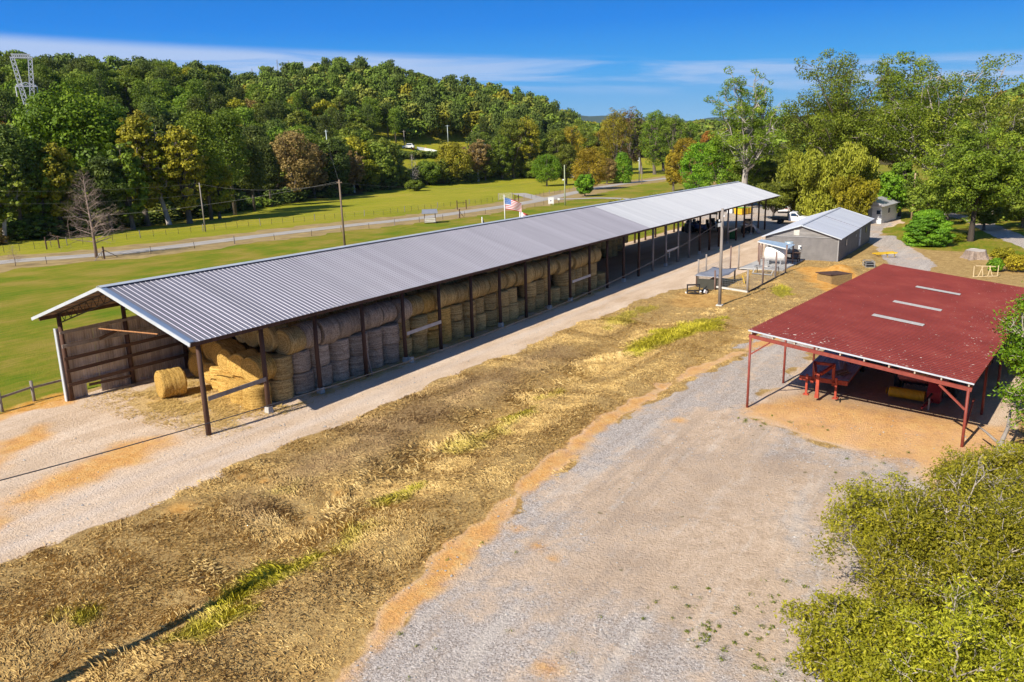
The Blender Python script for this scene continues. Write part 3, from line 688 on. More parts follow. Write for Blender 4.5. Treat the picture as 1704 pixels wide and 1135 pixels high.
# end face of the stack, lit by the sun: steps back from the near corner to the field-side wall
ends = [(3.9, 1.35, 0), (4.3, 2.9, 0), (4.8, 4.5, 0), (5.6, 6.1, 0), (6.3, 7.6, 0)]
for i, (x, y, _) in enumerate(ends):
    bale(x + .35, y, 0.64, True, 'gold', f'golden bale at the foot of the sunlit end face, {ORD[i]} from the corner post', GE)
    bale(x + .75, y + .1, 2.03 - .02 * i, False, 'gold', f'golden bale lying spiral end to the sun, {ORD[i]} in from the corner post', GE, R(rr.uniform(-8, 8)))
for i, (x, y, h) in enumerate([(6.35, 1.9, 3.38), (6.7, 3.5, 3.42), (7.3, 5.1, 3.4)]):
    bale(x, y, h, False, 'tan', f'tan bale in the shaded third layer above the sunlit face, {ORD[i]} in', GE, R(rr.uniform(-10, 10)))
bale(7.1, 9.4, 0.76, False, 'gold', 'golden bale lying on the ground against the sheet metal wall', GE, R(8))
bale(7.2, 9.5, 2.2, False, 'gold', 'golden bale lying on another one against the sheet metal wall', GE, R(-6))
bale(8.2, 10.9, 0.76, False, 'gold', 'golden bale half hidden in the corner by the sheet metal wall', GE)
bale(8.4, 8.2, 3.5, False, 'tan', 'tan bale high up in the shade above the wall-side bales', GE)
bale(3.25, 7.35, 0.80, False, 'gold', 'single loose golden bale lying in the sun before the end of the stack', None, R(-18), 1.06)
bale(5.3, 2.0, 0.74, False, 'tan', 'tan bale lying in the shade right behind the second shed post', GE, R(4), .95) if False else None
# long front row
x = 5.9; i = 0; top_x = 6.1
while x < 45.5:
    grey = 7.0 < x < 16.2
    key = 'grey' if grey else ('gold' if 16.2 < x < 21 and rr.random() < .5 else 'tan')
    y = 1.25 + rr.uniform(-.12, .15) + (0.15 if x > 30 else 0)
    bale(x, y, 0.64, True, key, f'{colw[key]} bale standing on the ground, {ORD[i]} from near end of front row', GL, 0, 1.0)
    if not (i in (17, 21)):
        bale(x + rr.uniform(-.06, .06), y + rr.uniform(-.1, .08), 1.90, True, key, f'{colw[key]} bale stacked upright on another, {ORD[i]} from near end of front row', GU, 0, .98)
    x += 1.50; i += 1
x = 6.6; i = 0
while x < 45.8:
    key = 'grey' if 7.0 < x < 16.0 else ('gold' if x < 21 and rr.random() < .6 else 'tan')
    bale(x, 1.15 + rr.uniform(-.12, .12), 3.24 + rr.uniform(-.05, .03), False, key, f'{colw[key]} bale lying on top of the front row, {ORD[i]} from its near end', GT, R(rr.uniform(-5, 5)))
    x += 1.34 if x < 30 else 1.4; i += 1
x = 9.2; i = 0
while x < 45.8:
    key = 'tan'
    bale(x, 2.9 + rr.uniform(-.1, .1), 3.30, False, key, f'tan bale lying in the second row inward, {ORD[i]} from near end', GB, R(rr.uniform(-5, 5)))
    if x > 27 and rr.random() < .8: bale(x, 1.95 + rr.uniform(-.1, .1), 4.46, False, key, f'tan bale tucked right under the roof, above the {ORD[i]} inner bale', GB, R(rr.uniform(-5, 5)), .9)
    x += 1.42; i += 1
# the end of the row and the dim bales further in
for i, (x, y, h, st) in enumerate([(46.9, 1.6, 0.62, True), (47.0, 2.9, 0.62, True), (47.1, 4.4, 0.62, True), (47.0, 2.9, 1.88, True), (47.1, 4.4, 1.88, True), (47.1, 2.6, 3.15, True), (47.1, 4.2, 3.15, True), (47.0, 5.8, .62, True), (47.0, 5.8, 1.88, True), (47.0, 5.8, 3.15, True)]):
    bale(x, y, h, st, 'tan', f'tan bale closing the far end of the stack, {ORD[i]} counted from the bottom front', 'bales closing the far end of the stack')
k = 0
for row, (y, n) in enumerate([(9.4, 14), (10.9, 15)]):
    for i in range(n):
        for h in (0.62, 1.88):
            if rr.random() < .12: continue
            bale(49.5 + i * 1.6, y, h, True, 'tan', f'dim tan bale {"on the floor" if h < 1 else "on another"} deep inside, {ORD[i]} along the {"inner" if row == 0 else "wall"} row', 'dim bales deep inside the far half'); k += 1
# rows hidden behind the front ones, seen past the end face and below the roof
for i in range(12):
    bale(8.6 + i * 1.5, 4.6, 3.2, False, 'tan', f'shaded tan bale lying deep inside, {ORD[i]} from the near end', 'shaded bales deep inside the near half', R(rr.uniform(-5, 5)))

def loose_hay():
    rg = np.random.default_rng(3); n = 15000; x = np.concatenate([rg.normal(3.2, 1.9, n), rg.uniform(4, 46, n // 2)]); y = np.concatenate([rg.normal(5.4, 3.3, n), rg.normal(.1, .45, n // 2)])
    k = (x > -.5) & (y < 11.6) & (y > -1.2) & (vnoise(x, y, 1.1) + .35 * vnoise(x, y, .35) > .52); x, y = x[k], y[k]; n = len(x)
    a = rg.uniform(0, 6.28, n); L_ = rg.uniform(.08, .26, n); w = rg.uniform(.008, .018, n); z = terrain(x, y) + rg.uniform(.01, .06, n); P = np.stack([x, y, z], 1)
    d = np.stack([np.cos(a), np.sin(a), rg.uniform(-.1, .25, n)], 1) * L_[:, None]; s = np.stack([-np.sin(a), np.cos(a), 0 * a], 1) * w[:, None]
    V = np.stack([P - s, P + s, P + d + s, P + d - s], 1).reshape(-1, 3)
    o = bpy.data.objects.new('loose_hay', npmesh('loose_hay', V, np.arange(4 * n, dtype=np.int32).reshape(-1, 4), pm("spilled_hay", (.72, .50, .17), (.42, .27, .08), 2.5, .9), False)); COL.objects.link(o); o['kind'] = 'stuff'; o['label'] = 'golden hay spilled on the ground around the stack'
loose_hay()
# ------------------------------------------------------------------ red implement shed
redp = pm("red_oxide_paint", (0.30, 0.062, 0.042), (0.20, 0.040, 0.03), 4, 0.55, bump=0.1)
def red_roof():
    m, t, b = newmat("peeling_red_roof"); L = t.links
    c = t.nodes.new('ShaderNodeTexCoord'); s = t.nodes.new('ShaderNodeSeparateXYZ'); L.new(c.outputs['Object'], s.inputs[0])
    n = noise_node(t, 0.5, 7, 0.65); r = ramp(t, n.outputs[0], [(0.3, (0.16, 0.026, 0.019)), (0.55, (0.21, 0.036, 0.027)), (0.75, (0.25, 0.056, 0.040))])
    def mr(src, a, b_, c0, c1):
        q = t.nodes.new('ShaderNodeMapRange'); q.inputs['From Min'].default_value = a; q.inputs['From Max'].default_value = b_; q.inputs['To Min'].default_value = c0; q.inputs['To Max'].default_value = c1; L.new(src, q.inputs['Value']); return q.outputs[0]
    def ma(op, a, b_):
        q = t.nodes.new('ShaderNodeMath'); q.operation = op
        for i, v in enumerate((a, b_)):
            if isinstance(v, (int, float)): q.inputs[i].default_value = v
            else: L.new(v, q.inputs[i])
        return q.outputs[0]
    amt = ma('MAXIMUM', ma('MAXIMUM', mr(s.outputs[0], 0.0, 5.5, .085, 0.0), mr(s.outputs[1], -10.3, -5.5, .085, 0.0)), ma('MULTIPLY', mr(s.outputs[0], 12, 24, .25, 1.0), mr(s.outputs[1], -10.3, -6.5, .105, 0)))
    f = noise_node(t, 1.0, 2.0, 0.5, stretch=(18.0, 5.0, 5.0)); th = ma('SUBTRACT', 0.752, amt)
    fl = ma('GREATER_THAN', f.outputs[0], th)
    mx = t.nodes.new('ShaderNodeMix'); mx.data_type = 'RGBA'; L.new(fl, mx.inputs[0]); L.new(r.outputs[0], mx.inputs[6]); mx.inputs[7].default_value = (.50, .38, .33, 1)
    L.new(mx.outputs[2], b.inputs['Base Color']); b.inputs['Roughness'].default_value = .55; b.inputs['Specular IOR Level'].default_value = .3
    return m
RROOF = red_roof()
RA = R(-6.7)
rs = thing('implement_shed', 'open farm shed with peeling dark red metal roof on thin red steel posts', 'shed', (16.0, -22.0, -0.42), rot=(0, R(1.0), RA))
RL, RWD, RH0, RH1 = 26.3, 9.9, 4.25, 3.13
def rz_(y): return RH0 + (RH0 - RH1) * y / RWD
prof = []
x = -0.05
while x < RL - .1:
    for dx, dz in ((0, 0), (.15, 0), (.19, .028), (.235, .028), (.275, 0)): prof.append((x + dx, dz))
    x += .29
ya, yb = .10, -RWD - .15
vs = [(p, ya, rz_(ya) + d) for p, d in prof] + [(p, yb, rz_(yb) + d) for p, d in prof]; k = len(prof)
MB().add(vs, [(i, k + i, k + i + 1, i + 1) for i in range(k - 1)]).build('roof_panel', RROOF, rs)
sky_l = pm("fibreglass_skylight", (0.60, 0.57, 0.52), (0.42, 0.40, 0.37), 7, 0.45, stretch=(3, 1, 1))
for x in (8.5, 13.2, 19.2):
    vs = [(x + dx, -3.6, rz_(-3.6) + .032 + dz) for dx, dz in ((0, 0), (.1, .012), (.22, .012), (.3, 0), (.4, .012), (.52, .012), (.62, 0))] + [(x + dx, -6.25, rz_(-6.25) + .032 + dz) for dx, dz in ((0, 0), (.1, .012), (.22, .012), (.3, 0), (.4, .012), (.52, .012), (.62, 0))]
    MB().add(vs, [(i, 7 + i, 8 + i, 1 + i) for i in range(6)]).build('skylight', sky_l, rs)
MB().bar((-.08, ya, rz_(ya) - .02), (-.08, yb, rz_(yb) - .02), .03, .07).build('edge_trim', trimw, rs)
m = MB()
for i in range(10):
    y = -.05 - i * (RWD - .1) / 9
    m.box((RL / 2 - .03, y, rz_(y) - .115), (RL + .02, .06, .17))
m.build('purlins', pm("raw_purlin_steel", (.55, .47, .38), (.36, .26, .2), 3, .6), rs)
for i in range(6):
    x = i * RL / 5.0
    for j, y in enumerate((0, -RWD + .05)):
        hb = rz_(y) - .3
        MB().tube([(x, y, -.3), (x, y, hb)], .065, 8).build('post', redp, rs, True)
    MB().bar((x, .08, rz_(.08) - .31), (x, -RWD - .08, rz_(-RWD - .08) - .31), .10, .17).build('rafter', redp, rs)
    if i in (0, 5):
        MB().bar((x, -.05, rz_(0) - 1.25), (x, -1.0, rz_(-1) - .42), .07).build('knee_brace', redp, rs)
        MB().bar((x, -RWD + .1, rz_(-RWD) - 1.25), (x, -RWD + 1.2, rz_(-RWD + 1.2) - .42), .09).build('knee_brace', redp, rs)
MB().bar((.1, -RWD, 1.1), (1.6, -RWD, 1.95), .07).build('side_brace', redp, rs)
MB().bar((0, -RWD + .02, rz_(-RWD) - .3), (RL, -RWD + .02, rz_(-RWD) - .3), .08, .14).build('side_beam', redp, rs)
MB().bar((0, .0, rz_(0) - .3), (RL, .0, rz_(0) - .3), .08, .14).build('side_beam', redp, rs)

# ------------------------------------------------------------------ wheels and vehicles
rub = pm("tyre_rubber", (0.035, 0.034, 0.035), (0.02, 0.02, 0.02), 5, 0.85)
black = pm("black_paint", (0.03, 0.03, 0.035), (0.018, 0.018, 0.02), 3, 0.45)
whitep = pm("white_enamel", (0.80, 0.80, 0.81), (0.72, 0.72, 0.72), 1, 0.3)
glass = pm("dark_glass", (0.03, 0.06, 0.11), (0.02, 0.04, 0.08), 1, 0.08, spec=0.8)
chrome = pm("dull_chrome", (0.6, 0.6, 0.6), (0.45, 0.45, 0.45), 2, 0.35, metal=0.8)
yel = pm("machine_yellow", (0.80, 0.52, 0.03), (0.62, 0.38, 0.02), 3, 0.5)
blued = pm("tractor_blue", (0.03, 0.08, 0.26), (0.02, 0.05, 0.16), 3, 0.4)
greenp = pm("machine_green", (0.03, 0.20, 0.05), (0.02, 0.12, 0.03), 3, 0.45)
orr = pm("orange_red_paint", (0.50, 0.085, 0.045), (0.33, 0.055, 0.035), 4, 0.5, bump=.1)
redf = pm("faded_red_paint", (0.40, 0.13, 0.13), (0.27, 0.075, 0.08), 2, 0.6)
redd = pm("deep_red_paint", (0.36, 0.035, 0.045), (0.24, 0.02, 0.03), 2, 0.5)
greym = pm("grey_steel", (0.42, 0.43, 0.45), (0.30, 0.31, 0.33), 3, 0.5, metal=0.3)
conc = MATS["pale_concrete"]
def wheel(parent, x, y, r, w, rimm=whitep, rimr=0.58, z=None, rotz=0.0):
    """tyre with a rim as its sub-part; axle along y"""
    p = [(rimr * r, -w / 2), (r * .88, -w / 2), (r, -w * .36), (r, w * .36), (r * .88, w / 2), (rimr * r, w / 2)]
    t_ = MB().lathe(p, 24, axis='y').build('tyre', rub, parent, True); t_.location = (x, y, r if z is None else z); t_.rotation_euler = (0, 0, rotz)
    q = MB().lathe([(rimr * r * .99, -w * .42), (rimr * r * .9, -w * .46), (rimr * r * .45, -w * .30), (rimr * r * .2, -w * .42), (rimr * r * .2, w * .42), (rimr * r * .45, w * .30), (rimr * r * .9, w * .46), (rimr * r * .99, w * .42)], 20, axis='y').build('rim', rimm, t_, True)
    return t_
# flatbed pickup: local x forward
tr = thing('flatbed_truck', 'white single cab pickup truck with dark flat bed beside the utility pole', 'truck', (113.7, -2.4, gz(113.7, -2.4)), R(-88))
cab = [(-.15, .55), (-.12, 1.35), (.0, 1.93), (.12, 1.99), (.85, 1.97), (1.05, 1.88), (1.62, 1.30), (2.72, 1.18), (2.93, 1.05), (3.0, .55), (2.72, .50), (2.70, .72), (2.5, .92), (2.15, .95), (1.88, .85), (1.75, .62), (1.7, .5)]
MB().prism(cab, -.95, .95).build('cab', whitep, tr, bevel=.05)
for s in (-1, 1):
    MB().prism([(.22, 1.33), (.25, 1.82), (.88, 1.82), (1.35, 1.33)], s * .957, s * .945).build('side_window', glass, tr)
    MB().prism([(.05, .6), (.05, 1.28), (1.42, 1.28), (1.42, .6)], s * .962, s * .95).build('door', whitep, tr).location = (0, 0, 0)
    MB().box((1.30, s * 1.06, 1.42), (.1, .18, .22)).build('mirror', black, tr)
    MB().box((2.97, s * .72, .92), (.06, .28, .18)).build('headlight', pm("lamp_lens", (.75, .4, .35), (.7, .3, .25), 1, .1), tr)
    wheel(tr, 2.28, s * .82, .40, .26, chrome); wheel(tr, -1.55, s * .86, .40, .30, pm("dusty_rim", (.62, .52, .34), None, 2, .6))
MB().add([(1.08, -.82, 1.86), (1.08, .82, 1.86), (1.60, .86, 1.325), (1.60, -.86, 1.325)], [(0, 1, 2, 3)]).build('windscreen', glass, tr, solid=.02).location = (.02, 0, .02)
MB().box((-.19, 0, 1.55), (.02, 1.3, .4)).build('rear_window', glass, tr)
MB().box((-1.65, 0, 1.02), (2.75, 2.1, .12)).build('flatbed', black, tr, bevel=.02)
MB().box((-1.65, 0, 1.13), (2.65, 2.0, .08)).build('bed_load', pm("straw_dust", (.35, .31, .22), (.12, .11, .1), 3, .9), tr)
MB().box((-.30, 0, 1.42), (.08, 1.9, .74)).box((-.30, 0, 1.9), (.1, 1.9, .06)).build('headboard', black, tr)
MB().box((-1.2, 0, .68), (3.2, .8, .2)).box((2.98, 0, .62), (.12, 1.7, .2)).build('chassis', black, tr)
MB().box((-1.65, 0, .86), (2.5, .9, .16)).build('bed_frame', greym, tr)
MB().box((-3.0, .7, .92), (.05, .2, .1)).box((-3.0, -.7, .92), (.05, .2, .1)).build('tail_lights', redd, tr)
MB().lathe([(.09, 0), (.09, .12), (.04, .16)], 12, (.4, 0, 1.99)).build('beacon', greym, tr)
# parked car beyond
def car(name, label, cat, loc, rz, bodym, stripe=None):
    c = thing(name, label, cat, loc, rz)
    MB().prism([(-2.3, .4), (-2.35, .95), (-2.1, 1.05), (-1.6, 1.5), (-1.2, 1.62), (.3, 1.6), (1.1, 1.08), (2.1, .95), (2.3, .75), (2.3, .4)], -.88, .88).build('body', bodym, c, bevel=.06)
    for s in (-1, 1):
        MB().prism([(-1.75, 1.1), (-1.35, 1.5), (.25, 1.5), (.9, 1.1)], s * .885, s * .895).build('side_window', glass, c)
        for x in (-1.45, 1.4): wheel(c, x, s * .80, .33, .22, chrome)
        if stripe: MB().box((-2.34, s * .55, .93), (.06, .5, .16)).build('tail_light', stripe, c)
    MB().add([(-2.12, -.7, 1.08), (-2.12, .7, 1.08), (-1.64, .65, 1.5), (-1.64, -.65, 1.5)], [(0, 1, 2, 3)]).build('rear_window', glass, c, solid=.02)
    MB().add([(1.08, -.72, 1.12), (1.08, .72, 1.12), (.36, .66, 1.57), (.36, -.66, 1.57)], [(0, 1, 2, 3)]).build('windscreen', glass, c, solid=.02)
    return c
car('parked_car', 'white car with red tail lights parked under the low tree behind the truck', 'car', (135.5, 3.9, gz(135.5, 3.9)), R(15), whitep, redd)
g = gp(680, 248); car('parked_van', 'small white vehicle parked on the far hillside beside the white barrier', 'car', tuple(g), HEAD + R(80), whitep).scale = (1.15, 1.15, 1.5)
g = gp(876, 299); car('parked_car', 'bluish car half hidden in the shade under the yellow tree by the road', 'car', (gp(953, 297).x, gp(953, 297).y, gp(953, 297).z), R(60), greym)

# tractors in the far half of the shed
def tractor(label, loc, rz, bm, canopy=True, cabin=False, s=1.0):
    t_ = thing('tractor', label, 'tractor', loc, rz); t_.scale = (s, s, s)
    MB().box((.95, 0, 1.05), (1.7, .62, .62), taper=.92).box((1.85, 0, .95), (.12, .6, .7)).build('hood', bm, t_, bevel=.05)
    MB().box((0, 0, .8), (2.4, .5, .35)).build('chassis', black, t_)
    for q in (-1, 1):
        wheel(t_, -.55, q * .80, .78, .42, bm); wheel(t_, 1.45, q * .68, .45, .26, bm)
        MB().prism([(-1.25, 1.2), (-1.1, 1.52), (-.5, 1.66), (.1, 1.45), (.2, 1.3), (-.5, 1.56)], q * .6, q * 1.02).build('mudguard', bm, t_)
    MB().box((-.45, 0, 1.25), (.5, .5, .12)).box((-.7, 0, 1.55), (.12, .5, .55)).build('seat', black, t_)
    MB().tube([(.25, 0, 1.3), (-.02, 0, 1.72)], .025).lathe([(.2, -.015), (.2, .015)], 16, (-.02, 0, 1.72)).build('steering_wheel', black, t_)
    MB().tube([(1.3, .2, 1.3), (1.3, .2, 2.05)], .035).build('exhaust', black, t_)
    if canopy:
        for a in (-.95, .25):
            for q in (-.5, .5): MB().bar((a, q, 1.2), (a, q, 2.45), .05).build('canopy_post', black, t_)
        MB().box((-.35, 0, 2.5), (1.7, 1.3, .09)).build('canopy', black, t_, bevel=.03)
    if cabin:
        MB().box((-.35, 0, 1.95), (1.3, 1.2, 1.05), taper=.85).build('cabin', glass, t_); MB().box((-.35, 0, 2.5), (1.3, 1.2, .1)).build('cabin_roof', bm, t_)
    return t_
tractor('blue tractor standing in the dark of the far shed half', (*sh(95.4, 8.6).to_tuple()[:2], sh(95.4, 8.6).z), R(-100), blued, canopy=True)
tractor('dark tractor with canopy roof seen against the sunny yard', tuple(sh(99.0, 6.9)), R(200), black, canopy=True, s=1.05)
tractor('dark tractor without canopy between the two canopied ones', tuple(sh(97.6, 9.8)), R(170), black, canopy=False)
# skid steer loader
k_ = thing('skid_loader', 'black skid steer loader with white lift arms under the far end of shed', 'loader', tuple(sh(97.3, 1.0)), R(-75))
MB().box((0, 0, .75), (1.9, .9, .7)).build('body', black, k_, bevel=.05)
m = MB()
for a, q in ((-.5, -.45), (-.5, .45), (.55, -.45), (.55, .45)): m.bar((a, q, 1.0), (a, q, 2.05), .08)
m.box((.02, 0, 2.08), (1.25, 1.05, .1)).box((-.5, 0, 1.5), (.05, .9, .9)); m.build('cab_cage', black, k_)
MB().box((.03, 0, 1.5), (1.0, .8, .95)).build('cab_window', glass, k_)
for q in (-.68, .68):
    MB().bar((-.95, q, 1.5), (.9, q, 1.15), .14, .2).bar((.9, q, 1.15), (1.35, q, .35), .14, .18).build('lift_arm', whitep, k_)
    for a in (-.55, .55): wheel(k_, a, q * .98, .42, .3, whitep)
MB().prism([(1.3, .08), (1.3, .65), (1.45, .7), (2.0, .12), (2.0, .06)], -.9, .9).build('bucket', greym, k_)
# wheelie bin and scraper standing by the open side
b_ = thing('rubbish_bin', 'dark green wheeled rubbish bin standing in the shade of the shed', 'bin', tuple(sh(89.3, .9)), R(10))
MB().box((0, 0, .55), (.6, .7, 1.0), taper=1.15).build('body', greenp, b_, bevel=.03); MB().box((0, 0, 1.10), (.74, .84, .08)).build('lid', greenp, b_, bevel=.02)
for q in (-.28, .28): wheel(b_, -.3, q, .12, .06, black)
# tank, skip and cabinet in the yard behind
ys = thing('yellow_skip', 'yellow steel bin with green lid in the yard behind the shed', 'skip', (129.8, 9.9, gz(129.8, 9.9)), R(-15))
MB().box((0, 0, .65), (3.4, 1.6, 1.1), taper=1.12).build('body', yel, ys, bevel=.03)
MB().box((0, 0, 1.26), (3.0, 1.6, .12), (0, R(4), 0)).build('lid', pm("lime_green_plastic", (.2, .5, .05), None, 2, .5), ys, bevel=.03)
for x in (-1.2, 0, 1.2): MB().box((x, -.92, .65), (.1, .06, 1.0)).build('rib', yel, ys)
cbx = thing('metal_cabinet', 'tall pale grey metal cabinet beside the yellow bin', 'cabinet', (131.2, 12.6, gz(131.2, 12.6)), R(-10))
MB().box((0, 0, 1.2), (1.2, 1.2, 2.4)).build('body', greym, cbx, bevel=.03); MB().box((-.62, 0, 1.2), (.03, 1.0, 2.2)).build('door', whitep, cbx); MB().box((0, 0, 2.44), (1.35, 1.35, .08)).build('top', whitep, cbx)
fbx = thing('feed_bin', 'olive grey feed hopper standing behind the shed next to the cabinet', 'hopper', (133.6, 15.6, gz(133.6, 15.6)), 0)
MB().lathe([(.2, .5), (.9, 1.2), (.9, 2.4), (.3, 2.8)], 16).build('hopper', pm("olive_steel", (.30, .31, .22), None, 2, .6), fbx, True)
for a in range(4): MB().bar((.7 * math.cos(a * 1.57 + .78), .7 * math.sin(a * 1.57 + .78), 0), (.7 * math.cos(a * 1.57 + .78), .7 * math.sin(a * 1.57 + .78), 1.5), .08).build('leg', greym, fbx)

# gooseneck trailer under the red shed
RM = Matrix.Rotation(RA, 3, 'Z')
def rl(x, y, z=0):
    v = RM @ Vector((x, y, 0)); return (16 + v.x, -22 + v.y, gz(16 + v.x, -22 + v.y) + z)
tl = thing('gooseneck_trailer', 'long flatbed trailer with grey plank deck and orange red gooseneck hitch', 'trailer', rl(4.0, -2.5), RA + R(4))
m = MB()
for i in range(14): m.box((4.6, -1.18 + i * .1815, .93 + (i % 3) * .004), (8.6, .165, .05))
m.build('deck', pm("grey_deck_planks", (.50, .51, .54), (.30, .31, .34), 1.5, .85, stretch=(.2, 3, 1), bump=.3), tl)
m = MB()
for s in (-1, 1): m.box((4.6, s * 1.2, .84), (8.7, .08, .18))
m.box((.28, 0, .80), (.14, 2.48, .24)); m.box((8.95, 0, .84), (.1, 2.4, .18)); m.build('frame', orr, tl)
m = MB(); m.box((1.2, .55, .70), (2.2, .16, .2)); m.box((1.2, -.55, .70), (2.2, .16, .2)); m.build('under_frame', orr, tl)
for s in (-1, 1):
    MB().bar((.3, s * .5, .7), (.25, s * .5, 1.75), .14).bar((.25, s * .5, 1.72), (-.95, s * .12, 1.5), .14).build('gooseneck_arm', orr, tl)
    MB().bar((-.15, s * .75, 0.02), (-.15, s * .75, 1.15), .11).box((-.15, s * .75, .04), (.28, .28, .05)).build('landing_leg', orr, tl)
MB().bar((.28, -.55, 1.72), (.28, .55, 1.72), .14).build('gooseneck_crossbar', orr, tl)
MB().bar((-.95, 0, 1.55), (-1.0, 0, .35), .16).box((-1.0, 0, .3), (.2, .2, .2)).build('coupler', orr, tl)
MB().bar((-.5, -.85, .03), (.1, -1.35, .03), .05, .08).bar((-.7, -1.1, .03), (-.1, -1.0, .03), .05, .08).build('chain_binder', black, tl)
for s in (-1, 1):
    for x in (5.6, 6.6): wheel(tl, x, s * .98, .38, .24, black)
    MB().box((6.1, s * 1.0, .80), (2.1, .3, .04)).build('mudguard', orr, tl)
for i, (x, y, L_, w, h, a, mt, lb) in enumerate([(2.6, -.45, 2.1, .32, .14, 12, wood_p, 'stack of pale boards lying on the trailer deck'), (1.4, -.7, .9, .5, .16, -20, pm("hay_bits", (.42, .33, .22), None, 4, .9), 'clump of old hay and boards near the trailer front'),
                                        (4.4, -.6, 1.7, .22, .12, 5, greym, 'grey metal bars lying further back on the trailer deck'), (1.0, .1, .5, .4, .12, 40, wood_g, 'small heap of grey scrap wood at the trailer neck')]):
    o = thing('scrap_boards', lb, 'boards', (0, 0, 0))
    M = Matrix.Translation(rl(4.0, -2.5)) @ Matrix.Rotation(RA + R(4), 4, 'Z'); o.location = M @ Vector((x, y, .958)); o.rotation_euler = (0, 0, RA + R(4 + a))
    for j in range(4): MB().box((rr.uniform(-.1, .1), (j - 1.5) * w / 4, h / 4 + (j % 2) * h / 2), (L_ * rr.uniform(.8, 1), w / 4.5, h / 2), (0, 0, rr.uniform(-.06, .06))).build('board', mt, o)

# hay baler under the red shed, seen from its front
bl = thing('hay_baler', 'faded red round baler with yellow pickup reel under the red roof', 'baler', rl(6.9, -6.9), RA + math.pi)
sidep = [(-1.5, .85), (-1.5, 1.45), (-1.1, 1.75), (.5, 1.85), (.75, 1.6), (.75, 1.0), (.3, .75)]
MB().prism(sidep, -1.12, 1.12).build('chamber', redf, bl, bevel=.05)
MB().box((.80, -.15, 1.42), (.08, 2.0, .62), (0, R(-8), 0)).build('front_panel', redf, bl, bevel=.02)
MB().box((.86, -.15, 1.42), (.02, .9, .07), (0, R(-8), 0)).build('faded_stripe', pm("faded_yellow", (.5, .32, .14), None, 3, .6), bl)
n = 26; m = MB()
for i in range(n):
    y = -1.35 + i * .066; m.lathe([(.25, -.026), (.27, -.02), (.27, .02), (.25, .026)], 16, (1.35, y, .42), axis='y')
m.build('pickup_reel', yel, bl)
MB().lathe([(.20, -1.5), (.05, -1.55)], 14, (1.35, 0, .42), axis='y').build('reel_end', yel, bl)
MB().prism([(.4, .2), (.4, 1.15), (1.25, 1.2), (1.55, .75), (1.5, .18)], .42, 1.05).build('gearbox_shield', redd, bl, bevel=.04)
MB().box((1.42, .92, .85), (.02, .08, .22), (0, R(-20), 0)).build('warning_plate', yel, bl)
MB().lathe([(.24, .30), (.26, .32), (.26, .42), (.1, .46)], 18, (.9, 1.06 - .36, .62), axis='y').build('pulley', black, bl)
MB().bar((.9, .75, .35), (2.5, .55, .3), .14).bar((2.5, .55, .3), (2.9, .5, .28), .08, .1).build('drawbar', redd, bl)
MB().tube([(1.0, .7, .75), (1.9, .62, .62), (2.7, .55, .5)], .06, 8).build('drive_shaft', black, bl, True)
MB().bar((2.3, .7, 0), (2.3, .7, .65), .07).build('jack_stand', greym, bl)
wheel(bl, -.5, 1.32, .55, .34, yel, .5); wheel(bl, -.5, -1.32, .55, .34, yel, .5)
MB().box((-.5, 0, .5), (.14, 2.5, .14)).build('axle', black, bl)
m = MB()
for i in range(9): m.box((.62, -.95 + i * .22, .78), (.3, .03, .1))
m.build('crop_guard', black, bl)
# second machine behind, mostly dark
b2 = dup(bl, rl(15.5, -7.4), RA + math.pi, label='second red baler in the dark further back under the red roof')
# fallen wood by the corner post
sc_ = thing('dead_branch', 'grey forked dead branch leaning beside the corner post', 'branch', (13.6, -32.9, gz(13.6, -32.9)), 0)
MB().tube([(0, 0, 0), (.6, -.3, .55), (1.4, -.5, 1.05), (2.0, -.55, 1.7)], [.12, .10, .08, .05], 8).tube([(.6, -.3, .55), (.9, .25, .9), (1.5, .6, .95)], [.07, .05, .03], 6).tube([(1.4, -.5, 1.05), (1.5, -1.0, 1.5)], [.05, .02], 6).build('limb', wood_g, sc_, True)

# ------------------------------------------------------------------ grey building
siding = pm("grey_lap_siding", (0.215, 0.20, 0.195), (0.16, 0.15, 0.148), 1.2, 0.7)
gab = pm("patched_grey_boards", (0.33, 0.31, 0.30), (0.17, 0.16, 0.155), 1.0, 0.8, stretch=(1, .5, 3))
metalr = pm("pale_blue_grey_metal_roof", (0.62, 0.64, 0.70), (0.54, 0.56, 0.62), 0.5, 0.45, metal=0.2, stretch=(3, .2, .2))
bd = thing('grey_building', 'long low grey sided building with pale metal gable roof beside the yard', 'building', (71.3, -17.0, gz(71.3, -17.0) - .1), R(-1.2))
BL, BW, BE, BR = 21.0, 8.1, 2.75, 4.05
def lap(x0, y0, x1, y1, h0, h1, step=.2):
    m = MB(); z = h0; d = Vector((x1 - x0, y1 - y0, 0)).normalized(); nn = Vector((d.y, -d.x, 0))
    while z < h1 - .01:
        z2 = min(z + step, h1); a = nn * .028; m.add([Vector((x0, y0, z)) + a, Vector((x1, y1, z)) + a, Vector((x1, y1, z2)) + nn * .004, Vector((x0, y0, z2)) + nn * .004, Vector((x0, y0, z)), Vector((x1, y1, z))], [(0, 1, 2, 3), (4, 5, 1, 0)]); z = z2
    return m
MB().box((BL / 2, BW / 2, BE / 2 - .2), (BL - .02, BW - .02, BE + .38)).build('core', siding, bd)
lap(0, BW, 0, 0, -.3, BE).build('wall', siding, bd); lap(0, 0, BL, 0, -.3, BE).build('wall', siding, bd); lap(BL, BW, 0, BW, -.3, BE).build('wall', siding, bd); lap(BL, 0, BL, BW, -.3, BE).build('wall', siding, bd)
MB().add([(-.03, 0, BE), (-.03, BW, BE), (-.03, BW / 2, BR - .06)], [(0, 2, 1)]).build('gable', gab, bd)
